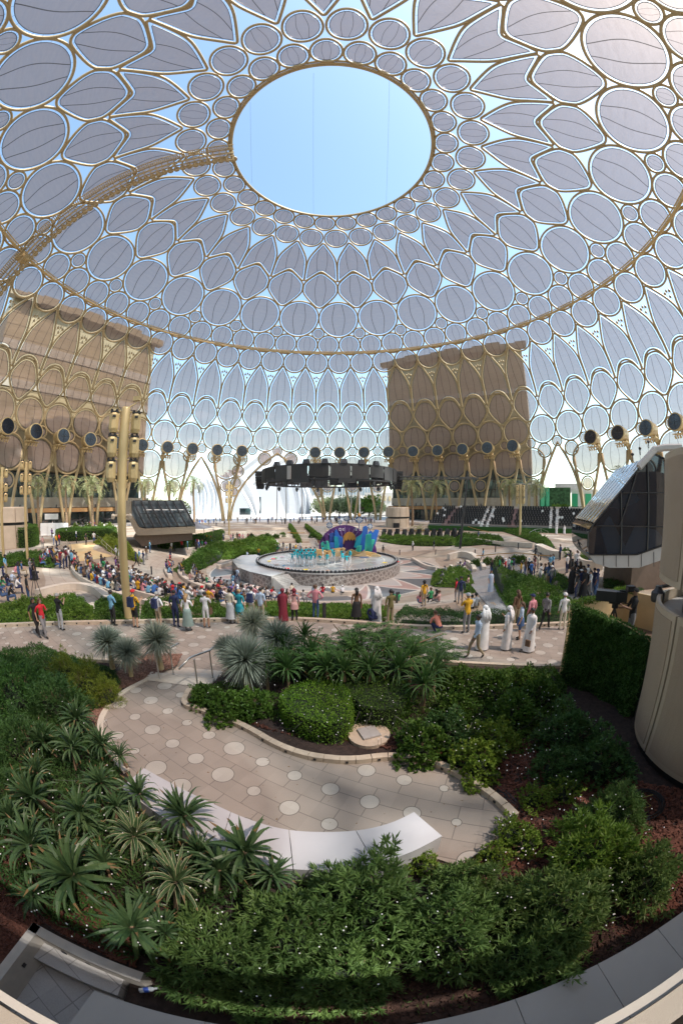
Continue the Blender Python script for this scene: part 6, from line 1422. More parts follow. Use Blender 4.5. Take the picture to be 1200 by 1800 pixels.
for px, D, m in (([(553, 975), (556, 966), (566, 967), (575, 970), (585, 966), (597, 964), (606, 966), (603, 970), (600, 984), (595, 977), (585, 974), (575, 978), (566, 982), (556, 980)], 49.6, 'tan'), ([(572, 980), (582, 970), (593, 967), (601, 972), (603, 983), (590, 978), (580, 982)], 49.0, 'sand'), ([(604, 978), (610, 969), (618, 966), (630, 972), (645, 970), (660, 973), (670, 980), (668, 984), (650, 982), (630, 982), (612, 984)], 49.2, 'tan'),
    ([(622, 977), (636, 972), (641, 967), (644, 976), (652, 982), (636, 982)], 48.7, 'sand'), ([(652, 976), (662, 974), (670, 981), (660, 985), (650, 981)], 48.9, 'sand'), ([(596, 966), (602, 963), (607, 965), (605, 970)], 50.0, 'sand'), ([(632, 984), (634, 980), (645, 980), (649, 984), (640, 986)], 47.5, 'slate')):
    cut('dune', px, D, CM[m], .9)
for x, y, r, D, yb in ((579, 923.5, 5.6, 53.5, 940), (631, 913.5, 6.0, 54, 930), (609, 911, 5.2, 54.5, 925), (597.5, 918, 3.6, 54, 930), (650, 925, 4.6, 53.6, 936)):
    c = far(x, y, D); R_ = r/605*D; t = thing('pinwheel', 'blue and white pinwheel disc on a pole behind the stage set at picture height %d' % y, 'decoration', tuple(c), group='pinwheel discs behind the stage set')
    t['label'] = {579: 'blue pinwheel disc on a pole, leftmost behind the stage set', 631: 'largest blue pinwheel disc with an orange flame, above the purple fan', 609: 'pinwheel disc with white spokes left of the largest one', 597: 'smallest pinwheel disc above the left of the purple fan', 650: 'pale pinwheel disc on the right above the blue towers'}[int(x)]
    mb = MB(); mb.lathe([(R_, -.06), (R_, .06)], n=20); V = np.concatenate(mb.v); mb.v = [np.stack([V[:, 0], V[:, 2], V[:, 1]], 1)]; mb.build('disc', CM['slate'], t)
    mb = MB()
    for k in range(8): q = k*PI/4; mb.box((math.cos(q)*R_*.5, -.09, math.sin(q)*R_*.5), (.001+R_*.9*abs(math.cos(q))+.07, .04, .07+R_*.9*abs(math.sin(q))) if k % 2 == 0 else (R_*.28, .04, R_*.28))
    mb.build('spokes', M['white'], t); mb = MB(); mb.tube([(0, .1, 0), (0, .1, -c.z-1.8)], .05, 6); mb.build('pole', CM['navy'], t)
    if int(x) == 631: mb = MB(); mb.lathe([(.25, R_), (.3, R_+.2), (.02, R_+.6)], n=8); mb.build('flame', CM['orange'], t)
# coloured props lying on the stage rim
pc_ = ['red', 'yellow', 'green', 'pink', 'orange', 'blue']; pcol = dict(red=(.7, .05, .06), yellow=(.75, .6, .05), green=(.15, .5, .12), pink=(.75, .12, .35), orange=(.8, .3, .05), blue=(.05, .3, .55))
PM = {k: mat('%s_prop' % k, v, .5) for k, v in pcol.items()}
for k, (x, y) in enumerate([(480, 983), (474, 987), (487, 981), (497, 979), (485, 992), (496, 995), (504, 1000), (538, 1002), (560, 1005), (562, 1004), (575, 1003), (630, 1003), (640, 1003), (655, 1001), (612, 1005), (668, 998), (680, 993), (690, 990), (697, 988), (676, 990)]):
    p = at(x, y, -1.86); c = pc_[k % 6]; t = thing('stage_prop', 'small %s dance fan lying on the %s rim of the stage' % (c, 'left' if x < 530 else ('front' if x < 660 else 'right')), 'prop', tuple(p), k, 'coloured fans lying on the stage')
    mb = MB(); n = 9; V = [(0, 0, 0)] + [(.34*math.cos(a), .34*math.sin(a), .05+.05*(i % 2)) for i, a in enumerate(np.linspace(0, 2.6, n))]; mb.add(V, [(0, i, i+1) for i in range(1, n)]); mb.tube([(0, 0, .02), (-.15, -.06, .04)], .02, 5); mb.build('fan', PM[c], t)
# black loudspeakers in rows behind the stage on the right
for k, x in enumerate((674, 684, 697, 710, 722, 735, 749, 761, 772, 785, 797, 808)):
    p = at(x, 944+(k % 2)); t = thing('floor_speaker', 'black loudspeaker stack behind the low bed, %s from the left' % ORD[k], 'loudspeaker', tuple(p), .2*(k % 3), 'row of black loudspeakers behind the stage')
    mb = MB(); mb.box((0, 0, .55), (1.0, .9, 1.1), taper=.85); mb.build('cabinet', M['black'], t); mb = MB(); mb.box((.1, -.1, 1.45), (.85, .7, .7), .3, taper=.8); mb.build('top_cabinet', M['black'], t)
# orange barrier tapes
for lab, pts in (('orange barrier tape behind the loudspeakers', [(655, 932), (700, 934), (760, 935), (800, 938)]), ('orange barrier tape between the conical shrubs', [(836, 984), (850, 983), (876, 981), (905, 980), (918, 981), (945, 986), (968, 988)]), ('short orange tape before the grandstand', [(822, 928), (840, 934), (858, 938)]), ('orange tape across the far stairs', [(505, 938), (520, 939), (535, 938)])):
    mb = MB(); P = []
    for x, y in pts: g_ = at(x, y+14*0+6); g_.z = max(gz(g_.x, g_.y), -3.3)+1.0; P.append(tuple(g_))
    mb.tube(P, .07, 4, sect=(.2, 1)); tag(mb.build('barrier_tape', CM['orange']), lab, 'tape')
# small bollards
for k, (x, y) in enumerate([(267, 1010), (206, 997), (308, 968), (570, 1090), (552, 1063), (765, 975), (702, 975), (834, 976), (870, 970), (875, 958), (910, 965), (949, 985), (972, 972), (697, 1060), (497, 1050), (357, 1029)]):
    p = at(x, y); t = thing('bollard', 'short dark bollard light at picture spot %d' % k, 'bollard', tuple(p), group='short bollard lights'); mb = MB(); mb.lathe([(.085, 0), (.085, .75), (.10, .77), (.10, .86), (.02, .9)], n=10); mb.build('post', M['dark'], t)
    t['label'] = ['short bollard light on the left plaza before the seated group', 'short bollard light beside the dark robed woman', 'short bollard light by the man in white near the curved hedge', 'short bollard light in the light green bed before the stage', 'short bollard light behind the bench before the stage', 'short bollard light on the far plaza right of the stage', 'short bollard light behind the right rim of the stage', 'short bollard light left of the man with crossed arms', 'short bollard light beyond the orange tape', 'short bollard light on the upper ramp', 'short bollard light under the long green strip', 'short bollard light at the white wall near the filming crew', 'short bollard light at the end of the green strip', 'short bollard light among the sitting people at right of the bench', 'short bollard light behind the clapping onlookers', 'short bollard light beside the seated group at the hedge'][k]
# white screens near the left arcade
for k, x in enumerate((83, 96, 110)):
    p = at(x, 941); mb = MB(); mb.box((p.x, p.y, p.z+1.2), (2.6, .15, 2.3), .55); mb.box((p.x, p.y, p.z+.04), (2.7, .6, .08), .55); tag(mb.build('white_screen', M['white']), 'pale queue screen at left, %s of three' % ('left one', 'middle one', 'right one')[k], 'screen', 'queue screens at left')
mb = MB(); p = far(91, 908, 84); mb.box(tuple(p), (3.2, .2, 1.2), .5); tag(mb.build('shop_sign', M['white']), 'small pale shop sign board under the left arcade', 'sign')
# ramp handrail at the play slope, stair rails
def railing(lab, pts, h=1.0):
    t = thing('railing', lab, 'railing'); P = [at(*p) for p in pts]; mb = MB(); mb.tube([tuple(p+Vector((0, 0, h))) for p in P], .035, 6); mb.build('rail', M['steel'], t); mb = MB(); mb.tube([tuple(p+Vector((0, 0, h*.5))) for p in P], .02, 5); mb.build('mid_rail', M['steel'], t)
    for p in P: mb = MB(); mb.tube([tuple(p), tuple(p+Vector((0, 0, h)))], .03, 6); mb.build('post', M['steel'], t)
railing('steel railing down the right side of the yellow play slope', [(172, 953), (180, 961), (188, 969), (197, 978), (205, 986)]); railing('steel stair rail left of the yellow play slope', [(107, 963), (112, 975), (118, 990)]); railing('second steel stair rail left of the play slope', [(118, 962), (125, 973), (129, 990)])
railing('curved steel rail right of the bright seats', [(930, 946), (940, 940), (950, 938), (962, 944)])
# white curved walls on the right plaza
def pxwall(name, lab, pts, h, w_, m='stone', cat='wall'):
    P = smooth_open(np.array([tuple(at(*p))[:2] for p in pts]), 2); zz = np.array([gz(*p) for p in P]); mb = MB(); strip_wall(P, w_, zz-.4, zz+h, mb); return tag(mb.build(name, M[m]), lab, cat)
pxwall('curved_wall', 'long pale curved wall behind the orange tape', [(825, 952), (850, 955), (880, 960), (935, 963)], .7, .5); pxwall('curved_wall', 'pale curved wall beside the filming crew', [(938, 966), (950, 972), (965, 980), (985, 982)], .8, 1.2)
pxwall('curved_wall', 'pale rounded bench end at the left of the conical shrubs', [(790, 985), (812, 978), (828, 985), (834, 992)], .9, .8); pxwall('curved_wall', 'pale planter wall under the glass cab', [(1008, 985), (1015, 998), (1035, 1003), (1058, 1003)], .8, .3)
pxwall('curved_wall', 'low pale wall edging the round bed at right', [(722, 985), (745, 1000), (765, 1003)], .5, .4); pxwall('curved_wall', 'sand coloured seating ledge before the tall mast at left', [(70, 1050), (120, 1036), (160, 1040), (185, 1062)], .45, .5)
pxwall('curved_wall', 'pale seating ledge behind the onlookers at left', [(250, 1066), (300, 1080), (330, 1084)], .4, .6); pxwall('curved_wall', 'pale low wall left of the stage annex', [(385, 1000), (420, 990), (452, 980)], .5, .4)
massed('planter_shrub', 'bright shrub in the pale planter under the glass cab', [(1010, 983), (1035, 992), (1055, 985), (1035, 975)], 1.1, 'bright', 420, .12, .06, cat='shrub')
ramp_sheet('sand_court', [(800, 1052), (815, 1044), (830, 1045), (845, 1058), (850, 1072), (830, 1080), (805, 1075)], mat('sand_court', (.42, .31, .21), .85, var=.08))
# ---------- green wall with camera platform
gw = thing('green_wall_screen', 'curved screen fully covered with green leaves hiding the camera platform', 'screen', (0, 0, 0))
gl_ = [far(985, 1195, 10.4), far(1030, 1215, 10.15), far(1072, 1232, 9.75), far(1112, 1255, 9.1)]
GP = resamp(np.array([(p.x, p.y) for p in gl_]), 24); mb = MB(); zt_ = np.linspace(2.62, 2.28, len(GP)); strip_wall(GP, .06, .2, zt_, mb); mb.build('panel', mat('green_backing', (.02, .05, .012), .9), gw)
tl_ = np.gradient(GP, axis=0); tl_ /= np.linalg.norm(tl_, axis=1)[:, None]; nn_ = np.stack([tl_[:, 1], -tl_[:, 0]], 1)
m = 15000; k = nr.rand(m)*(len(GP)-1.001); i_ = k.astype(int); f_ = (k-i_)[:, None]; X = GP[i_]*(1-f_)+GP[i_+1]*f_; N2 = nn_[i_]; z = .2 + nr.rand(m)*(np.interp(k, np.arange(len(GP)), zt_)-.12)
sgn_ = 1 if ((N2*(-X)).sum(1) > 0).mean() > .5 else -1; N2 = N2*sgn_
thk = .03+.10*nr.rand(m)**1.5+.05*np.sin(X[:, 1]*7+z*5)*np.sin(z*6.3)+.04; P = np.c_[X+N2*thk[:, None], z]; D = unit(np.c_[N2, np.full(m, -.15)]+nr.normal(size=(m, 3))*.75); q = QM(); q.add(leafquads(P, D, .085*nr.uniform(.6, 1.3, m), .04))
m2 = 1500; k = nr.rand(m2)*(len(GP)-1.001); i_ = k.astype(int); f_ = (k-i_)[:, None]; X2 = GP[i_]*(1-f_)+GP[i_+1]*f_; q.add(leafquads(np.c_[X2+nr.normal(size=(m2, 2))*.05, np.interp(k, np.arange(len(GP)), zt_)+nr.uniform(-.04, .10, m2)], unit(nr.normal(size=(m2, 3))+np.array([0, 0, 1.0])), .08, .035))
q.build('foliage', LM['fern'], gw)
mb = MB(); strip_wall(GP[10:], -.03, zt_[10:]+.04, zt_[10:]+.08, mb); mb.build('top_trim', CM['sand'], gw)
pf = thing('camera_platform', 'raised camera platform with plain sand coloured inner walls behind the leaf screen', 'platform', (0, 0, 0))
b1, b2, b3 = far(1003, 1066, 10.6), far(1085, 1056, 13.2), far(1165, 1090, 12.4)
mb = MB(); mb.prism([(GP[0][0]+.15, GP[0][1]+.1), (b2.x, b2.y), (b3.x, b3.y), (GP[-1][0]+.3, GP[-1][1]+.1)], 1.35, 1.5); mb.build('deck', M['brown'], pf)
BK = resamp(np.array([(GP[0][0], GP[0][1]+.1), (b2.x-1.2, b2.y-.7), (b2.x, b2.y), (b3.x, b3.y)]), 16); mb = MB(); strip_wall(BK, .05, .2, 2.65, mb); mb.build('inner_wall', CM['sand'], pf)
m = 1800; k = nr.rand(m)*(len(BK)-1.001)*.75; i_ = k.astype(int); f_ = (k-i_)[:, None]; X = BK[i_]*(1-f_)+BK[i_+1]*f_; q = QM(); q.add(leafquads(np.c_[X+nr.normal(size=(m, 2))*.05, nr.uniform(2.58, 2.78, m)], unit(nr.normal(size=(m, 3))+np.array([0, 0, 1.0])), .09, .04)); q.build('leaf_edging', LM['bright'], pf)
for x_, y_ in ((GP[-1][0]+.15, GP[-1][1]+.2), (GP[-1][0]+.9, GP[-1][1]+1.0)): mb = MB(); mb.box((x_, y_, .8), (.08, .08, 1.4)); mb.build('support_post', CM['sand'], pf)
mb = MB(); mb.box((GP[-1][0]+.7, GP[-1][1]+.5, .75), (1.5, .1, 1.1), .5); mb.build('black_skirt', M['black'], pf)
# broadcast camera on tripod
cp_ = far(1072, 1100, 10.9); cz = 1.5; tv = thing('broadcast_camera', 'large black broadcast camera with long box lens on a tripod on the platform', 'camera', (cp_.x, cp_.y, cz))
rd = Vector((cp_.y, -cp_.x, 0)).normalized(); aa = math.atan2(rd.y, rd.x)
zc = far(1072, 1047, 10.9).z-cz
def vv(u, v, w_): return (rd.x*u + bx2*v, rd.y*u + by2*v, w_)
bx2, by2 = cp_.x/cp_.length, cp_.y/cp_.length
mb = MB(); mb.box(vv(-.26, 0, zc), (.62, .30, .30), aa); mb.build('box_lens', M['dark'], tv)
mb = MB(); mb.box(vv(.22, 0, zc), (.34, .24, .30), aa); mb.box(vv(.24, 0, zc+.17), (.2, .06, .05), aa); mb.build('camera_body', M['black'], tv)
mb = MB(); mb.box(vv(.46, 0, zc+.26), (.24, .2, .16), aa+.4); mb.tube([vv(.3, 0, zc+.15), vv(.42, 0, zc+.24)], .02, 5); mb.build('viewfinder', M['black'], tv)
mb = MB(); mb.tube([vv(.05, 0, zc-.35), vv(.05, 0, zc-.17)], .1, 10); mb.box(vv(.05, 0, zc-.19), (.4, .2, .05), aa); mb.tube([vv(.05, 0, zc-.25), vv(.55, -.15, zc-.12)], .014, 6); mb.build('pan_head', M['black'], tv)
for k in range(3):
    q_ = 2*PI*k/3+.5; mb = MB(); mb.tube([vv(.05, 0, zc-.35), vv(.05+.42*math.cos(q_), .42*math.sin(q_), 0)], [.03, .02], 6); mb.tube([vv(.05, 0, zc-.35), vv(.05+.25*math.cos(q_+.12), .25*math.sin(q_+.12), (zc-.35)*.45)], .012, 5); mb.build('leg', M['black'], tv)
# string lights: thin stakes wires with white bulbs over the beds
wm = mat('white_bulb', (.9, .9, .9), .3); 
def stringlights(lab, area, n, z0, z1, seed):
    rs = np.random.RandomState(seed); A = np.array(area, float); t = thing('string_lights', lab, 'string lights'); pts = []
    lo, hi = A.min(0), A.max(0)
    while len(pts) < n:
        p = lo + rs.rand(2)*(hi-lo); ins = False
        for i in range(len(A)):
            x1, y1 = A[i]; x2, y2 = A[(i+1) % len(A)]
            if (y1 > p[1]) != (y2 > p[1]) and p[0] < (x2-x1)*(p[1]-y1)/(y2-y1+1e-9)+x1: ins = not ins
        if ins: pts.append(p)
    pts.sort(key=lambda p: (round(p[1]/45), p[0] if int(round(p[1]/45)) % 2 else -p[0])); W = []; B = MB(); wire = MB()
    for p in pts: q = at(p[0], p[1], rs.uniform(z0, z1)); W.append(tuple(q)); B.sph(tuple(q), .011, 6, 4); wire.tube([(q.x, q.y, q.z-.16), (q.x, q.y, q.z)], .0035, 3)
    W = np.array(W); mid = []
    for a_, b_ in zip(W[:-1], W[1:]): 
        if np.linalg.norm(a_-b_) < 1.2: wire.tube([a_-[0, 0, .15], (a_+b_)/2-[0, 0, .28], b_-[0, 0, .15]], .003, 3, cap=False)
    wo = wire.build('wire', M['black'], t); B.build('bulbs', wm, t); return t
stringlights('string of tiny white bulbs over the rosette bed at left', [(20, 1180), (180, 1240), (220, 1360), (330, 1450), (470, 1540), (420, 1620), (260, 1700), (60, 1620), (0, 1500)], 140, .7, 1.15, 1)
stringlights('string of tiny white bulbs over the lower centre bushes', [(330, 1620), (560, 1540), (820, 1560), (880, 1700), (600, 1770), (360, 1760)], 70, .7, 1.05, 2)
stringlights('string of tiny white bulbs over the lower right bushes and bark', [(880, 1420), (1150, 1380), (1190, 1560), (1050, 1650), (900, 1600), (820, 1560)], 90, .6, 1.05, 3)
stringlights('string of tiny white bulbs over the right shrubs by the green wall', [(780, 1190), (990, 1190), (1080, 1300), (1000, 1400), (830, 1340), (760, 1290)], 120, .75, 1.1, 4)
stringlights('string of tiny white bulbs over the clipped hedges and dracaenas', [(340, 1210), (480, 1150), (760, 1150), (770, 1300), (560, 1300), (380, 1260)], 85, .85, 1.2, 5)
# coiled hoses, plastic box, bottle
mb = MB(); c = at(1130, 1415, .3)
for k in range(5): t_ = np.linspace(0, 2*PI, 24, endpoint=False); mb.tube(np.stack([c.x+(.34+.03*k)*np.cos(t_), c.y+(.30+.02*k)*np.sin(t_), .31+.03*(k % 3)+0*t_], 1), .012, 5, closed=True)
tag(mb.build('coiled_cable', M['black']), 'coil of black cable on the soil below the round service tower', 'cable')
mb = MB(); c = at(1130, 1412, .3); mb.tube([(c.x-.3, c.y+.1, .33), (c.x, c.y+.05, .36), (c.x+.05, c.y-.15, .33), (c.x-.2, c.y-.1, .33), (c.x-.1, c.y+.12, .35), (c.x+.3, c.y+.05, .33)], .010, 5); tag(mb.build('yellow_hose', mat('yellow_hose', (.35, .28, .08), .5)), 'thin yellowish hose looped inside the black cable coil', 'hose')
c = at(893, 1588, .3); t = thing('valve_box', 'green plastic irrigation valve box half hidden by a bush', 'valve box', (c.x, c.y, .26), .3); mb = MB(); mb.box((0, 0, .05), (.34, .26, .12), taper=.9); mb.build('box', mat('green_plastic', (.06, .22, .17), .5), t); mb = MB(); mb.box((0, 0, .118), (.26, .18, .015)); mb.build('lid', mat('green_plastic_lid', (.08, .26, .20), .5), t)
c = at(240, 1742, .62); t = thing('water_bottle', 'empty clear plastic bottle with blue label lying by the coping', 'bottle', (c.x+.03, c.y+.1, .40), .5); mb = MB(); mb.tube([(-.1, 0, 0), (.04, 0, 0), (.07, 0, 0), (.11, 0, 0)], [.033, .033, .015, .014], 10); gm = mat('clear_plastic', (.7, .75, .8), .1); gm.node_tree.nodes['Principled BSDF'].inputs['Transmission Weight'].default_value = .6; mb.build('body', gm, t); mb = MB(); mb.tube([(-.05, 0, 0), (.01, 0, 0)], .0345, 10); mb.build('label', mat('blue_label', (.02, .06, .3), .4), t)
for x, y, n in ((330, 1080+180, 0),):
    pass
mb = MB(); P = [tuple(at(x, y, .29)) for x, y in ((820, 1350), (850, 1372), (880, 1395), (905, 1420), (925, 1440))]
for k in range(5): mb.tube([(p[0]+.03*k, p[1]+.02*k, .285+.012*(k % 2)) for p in P], .009, 4)
tag(mb.build('irrigation_pipes', M['black']), 'bundle of black irrigation pipes along the curb end', 'pipe')
# ================================================================== PEOPLE
SKIN = [mat('skin_light', (.50, .30, .20), .55), mat('skin_tan', (.34, .19, .12), .55), mat('skin_brown', (.18, .09, .055), .55), mat('skin_dark', (.09, .045, .03), .55)]
HAIRM = {'black': mat('black_hair', (.012, .010, .010), .5), 'brown': mat('brown_hair', (.09, .045, .022), .55), 'grey': mat('grey_hair', (.36, .34, .32), .6), 'fair': mat('fair_hair', (.36, .22, .10), .55)}
CC = dict(red=(.55, .02, .03), black=(.018, .018, .020), white=(.72, .72, .72), cream=(.60, .54, .42), navy=(.02, .03, .09), blue=(.05, .16, .45), 
 skyblue=(.16, .38, .55), yellow=(.62, .42, .03), orange=(.70, .22, .05), pink=(.62, .26, .30), maroon=(.17, .015, .03), green=(.03, .26, .10), khaki=(.35, .28, .18), grey=(.22, .22, .23), brown=(.16, .09, .05), purple=(.16, .07, .26), turquoise=(.01, .42, .50), salmon=(.72, .26, .18), olive=(.16, .14, .05), denim=(.05, .10, .22), rose=(.50, .30, .28), paleblue=(.45, .55, .68), mustard=(.66, .36, .02), lightgrey=(.42, .42, .43), sage=(.20, .28, .26), teal=(.01, .20, .25))
CL = {k: mat('%s_cloth' % k, v, .85, var=.10, scale=5, bump=.12, bscale=20) for k, v in CC.items()}
SHOE = mat('dark_shoes', (.03, .025, .022), .5)
# skeletons: name -> joints; +Y is forward
def skel(pose):
    j = dict(pel=(0, 0, .95), bel=(0, .005, 1.08), che=(0, -.01, 1.28), nb=(0, -.02, 1.43), nk=(0, -.005, 1.49), hd=(0, .02, 1.585), ht=(0, .01, 1.665))
    for s, q in ((-1, 'L'), (1, 'R')):
        j['sh'+q] = (s*.175, -.01, 1.385); j['el'+q] = (s*.235, -.03, 1.11); j['wr'+q] = (s*.235, .05, .87); j['ha'+q] = (s*.225, .08, .79)
        j['hp'+q] = (s*.09, 0, .90); j['kn'+q] = (s*.10, .02, .49); j['an'+q] = (s*.105, -.03, .08); j['to'+q] = (s*.125, .13, .03)
    def arm(q, el, wr, ha): j['el'+q], j['wr'+q], j['ha'+q] = el, wr, ha
    def leg(q, kn, an, to): j['kn'+q], j['an'+q], j['to'+q] = kn, an, to
    if pose == 'photo': arm('R', (.24, .10, 1.17), (.13, .30, 1.33), (.08, .35, 1.38)); arm('L', (-.24, .10, 1.17), (-.12, .29, 1.31), (-.07, .35, 1.36))
    if pose == 'folded': arm('R', (.25, .06, 1.13), (.06, .20, 1.17), (-.05, .20, 1.20)); arm('L', (-.25, .06, 1.13), (-.06, .22, 1.14), (.05, .21, 1.16))
    if pose == 'onephone': arm('R', (.25, .06, 1.14), (.22, .28, 1.22), (.19, .34, 1.27))
    if pose == 'akimbo': arm('R', (.40, -.08, 1.14), (.22, .03, 1.02), (.16, .08, 1.0)); arm('L', (-.40, -.08, 1.14), (-.22, .03, 1.02), (-.16, .08, 1.0))
    if pose == 'wave': arm('L', (-.34, .05, 1.52), (-.24, .08, 1.76), (-.20, .08, 1.84))
    if pose in ('walk', 'walkphone'):
        leg('R', (.10, .20, .53), (.10, .26, .10), (.11, .42, .06)); leg('L', (-.10, -.02, .50), (-.10, -.30, .15), (-.11, -.20, .03)); arm('R', (.23, -.13, 1.13), (.22, -.08, .88), (.21, -.05, .80)); arm('L', (-.23, .08, 1.12), (-.21, .24, .93), (-.20, .28, .87))
        if pose == 'walkphone': arm('L', (-.24, .08, 1.14), (-.16, .26, 1.20), (-.12, .32, 1.24))
    if pose in ('sit', 'sitphone', 'sitlean'):
        for k in list(j):
            x, y, z = j[k]; j[k] = (x, y, z-.45)
        for s, q in ((-1, 'L'), (1, 'R')): j['kn'+q] = (s*.13, .42, .50); j['an'+q] = (s*.12, .40, .08); j['to'+q] = (s*.14, .55, .03); arm(q, (s*.24, .06, .70), (s*.16, .30, .60), (s*.13, .38, .58))
        if pose == 'sitphone': arm('R', (.24, .12, .74), (.12, .32, .86), (.08, .37, .92)); arm('L', (-.24, .12, .74), (-.12, .32, .84), (-.07, .37, .90))
        if pose == 'sitlean':
            for k, dy, dz in (('che', .10, -.03), ('nb', .17, -.06), ('nk', .20, -.06), ('hd', .25, -.08), ('ht', .26, -.08), ('shL', .14, -.05), ('shR', .14, -.05)): x, y, z = j[k]; j[k] = (x, y+dy, z+dz)
            for s, q in ((-1, 'L'), (1, 'R')): arm(q, (s*.22, .30, .66), (s*.07, .42, .62), (s*.03, .46, .66))
    if pose == 'floor':
        for k in list(j):
            x, y, z = j[k]; j[k] = (x, y, z-.82)
        for s, q in ((-1, 'L'), (1, 'R')): j['hp'+q] = (s*.09, .02, .12); j['kn'+q] = (s*.26, .36, .30); j['an'+q] = (s*.10, .46, .08); j['to'+q] = (s*.08, .58, .04); arm(q, (s*.26, .10, .36), (s*.16, .32, .32), (s*.11, .38, .30))
    if pose == 'crouch':
        for k in list(j):
            x, y, z = j[k]
            if k[:2] not in ('to', 'an', 'kn'): j[k] = (x, y+(.35 if z > 1.3 else .12 if z > 1 else 0)-.15, z-.62-(.12 if z > 1.3 else 0))
        for s, q in ((-1, 'L'), (1, 'R')): j['kn'+q] = (s*.18, .22, .42); j['an'+q] = (s*.11, -.02, .08); j['to'+q] = (s*.13, .14, .03); arm(q, (s*.24, .20, .42), (s*.10, .36, .40), (s*.05, .40, .44))
    if pose == 'dance1': arm('R', (.32, .14, 1.42), (.16, .36, 1.46), (.10, .42, 1.46)); arm('L', (-.32, .14, 1.42), (-.20, .36, 1.34), (-.14, .40, 1.32)); leg('R', (.16, .20, .62), (.15, .06, .26), (.15, .20, .18))
    if pose == 'dance2': arm('R', (.42, .0, 1.46), (.64, .05, 1.52), (.72, .05, 1.54)); arm('L', (-.38, .10, 1.30), (-.30, .30, 1.16), (-.26, .36, 1.14)); leg('L', (-.20, .10, .50), (-.30, -.02, .09), (-.34, .12, .03)); leg('R', (.18, .12, .50), (.24, -.05, .09), (.28, .10, .03))
    if pose == 'lean': arm('R', (.22, .12, 1.10), (.18, .34, 1.08), (.16, .42, 1.08)); arm('L', (-.20, .14, 1.14), (-.16, .36, 1.20), (-.13, .44, 1.24))
    return j
RAD = dict(pel=(.155, .12), bel=(.140, .11), che=(.165, .115), nb=(.085, .075), nk=(.055, .058), hd=(.078, .095), ht=(.060, .072), sh=(.062, .062), el=(.044, .044), wr=(.030, .026), ha=(.036, .018), hp=(.100, .100), kn=(.062, .062), an=(.042, .046), to=(.040, .030))
BONES = [('pel', 'bel', 1), ('bel', 'che', 1), ('che', 'nb', 1), ('nb', 'nk', 0), ('nk', 'hd', 0), ('hd', 'ht', 0)]
for q in 'LR': BONES += [('che', 'sh'+q, 1), ('sh'+q, 'el'+q, 1), ('el'+q, 'wr'+q, 4), ('wr'+q, 'ha'+q, 0), ('pel', 'hp'+q, 2), ('hp'+q, 'kn'+q, 2), ('kn'+q, 'an'+q, 5), ('an'+q, 'to'+q, 3)]
BM = {}
def body_mesh(pose, fat=1.0):
    key = (pose, fat)
    if key in BM: return BM[key]
    j = skel(pose); names = list(j); me = bpy.data.meshes.new('sk'); me.from_pydata([j[n] for n in names], [(names.index(a), names.index(b)) for a, b, _ in BONES], []); o = bpy.data.objects.new('sk', me); COL.objects.link(o)
    md = o.modifiers.new('s', 'SKIN'); sv = me.skin_vertices[0].data
    for i, n in enumerate(names):
        r = RAD.get(n) or RAD[n[:2]]; k = fat if n in ('pel', 'bel', 'che') else 1.0; sv[i].radius = (r[0]*k, r[1]*k); sv[i].use_root = (n == 'pel')
    md.branch_smoothing = .6; md.use_smooth_shade = True; sb = o.modifiers.new('u', 'SUBSURF'); sb.levels = 1; sb.render_levels = 1
    dg = bpy.context.evaluated_depsgraph_get(); ev = o.evaluated_get(dg); m2 = bpy.data.meshes.new_from_object(ev)
    co = np.empty(len(m2.vertices)*3); m2.vertices.foreach_get('co', co); co = co.reshape(-1, 3); V = co.copy(); F = [tuple(p.vertices) for p in m2.polygons]; cen = np.array([co[list(f)].mean(0) for f in F])
    best = np.full(len(F), 9e9); lab = np.zeros(len(F), int); tpar = np.zeros(len(F))
    for a, b, t in BONES:
        A, B = np.array(j[a]), np.array(j[b]); ab = B-A; u = np.clip(((cen-A)@ab)/(ab@ab), 0, 1); r = (RAD.get(a) or RAD[a[:2]])[0]*(1-u)+(RAD.get(b) or RAD[b[:2]])[0]*u; d = np.linalg.norm(cen-(A+u[:, None]*ab), axis=1)/r
        k = d < best; best[k] = d[k]; lab[k] = t; tpar[k] = u[k]
    bpy.data.objects.remove(o)
    # fingers and face
    mb = MB(); mb.add(V, F); mb.m = lab.tolist()
    for q, s in (('L', -1), ('R', 1)):
        w_, h = Vector(j['wr'+q]), Vector(j['ha'+q]); d = (h-w_).normalized(); side = d.cross(Vector((0, 0, 1)) if abs(d.z) < .8 else Vector((0, 1, 0))).normalized(); cu = side.cross(d)
        for k, (off, l) in enumerate(((-.026, .062), (-.009, .074), (.009, .070), (.026, .055))):
            b0_ = h + side*off + d*.005; mb.tube([tuple(b0_), tuple(b0_+d*l*.5+cu*.006), tuple(b0_+d*l*.85+cu*.026)], [.0095, .0085, .006], 5)
        b0_ = h - d*.045 + side*.030*s; mb.tube([tuple(b0_), tuple(b0_+side*.022*s+d*.025+cu*.01), tuple(b0_+side*.024*s+d*.052+cu*.02)], [.012, .010, .007], 5)
    hd = Vector(j['hd']); f_ = Vector((0, .093, 0))
    mb.tube([tuple(hd+f_+Vector((0, -.012, .02))), tuple(hd+f_+Vector((0, .018, -.012))), tuple(hd+f_+Vector((0, -.008, -.022)))], [.008, .013, .010], 6)
    for s in (-1, 1): mb.sph(tuple(hd+Vector((s*.030, .088, .018))), (.011, .008, .007), 6, 4, mi=6); mb.sph(tuple(hd+Vector((s*.082, -.005, .0))), (.012, .022, .032), 6, 5)
    mb.box(tuple(hd+Vector((0, .094, -.045))), (.042, .012, .009), mi=7)
    me = mb.mesh('person_body', [SKIN[0]]*8, smooth=True); BM[key] = (me, j); bpy.data.meshes.remove(m2); return BM[key]
HM = {}
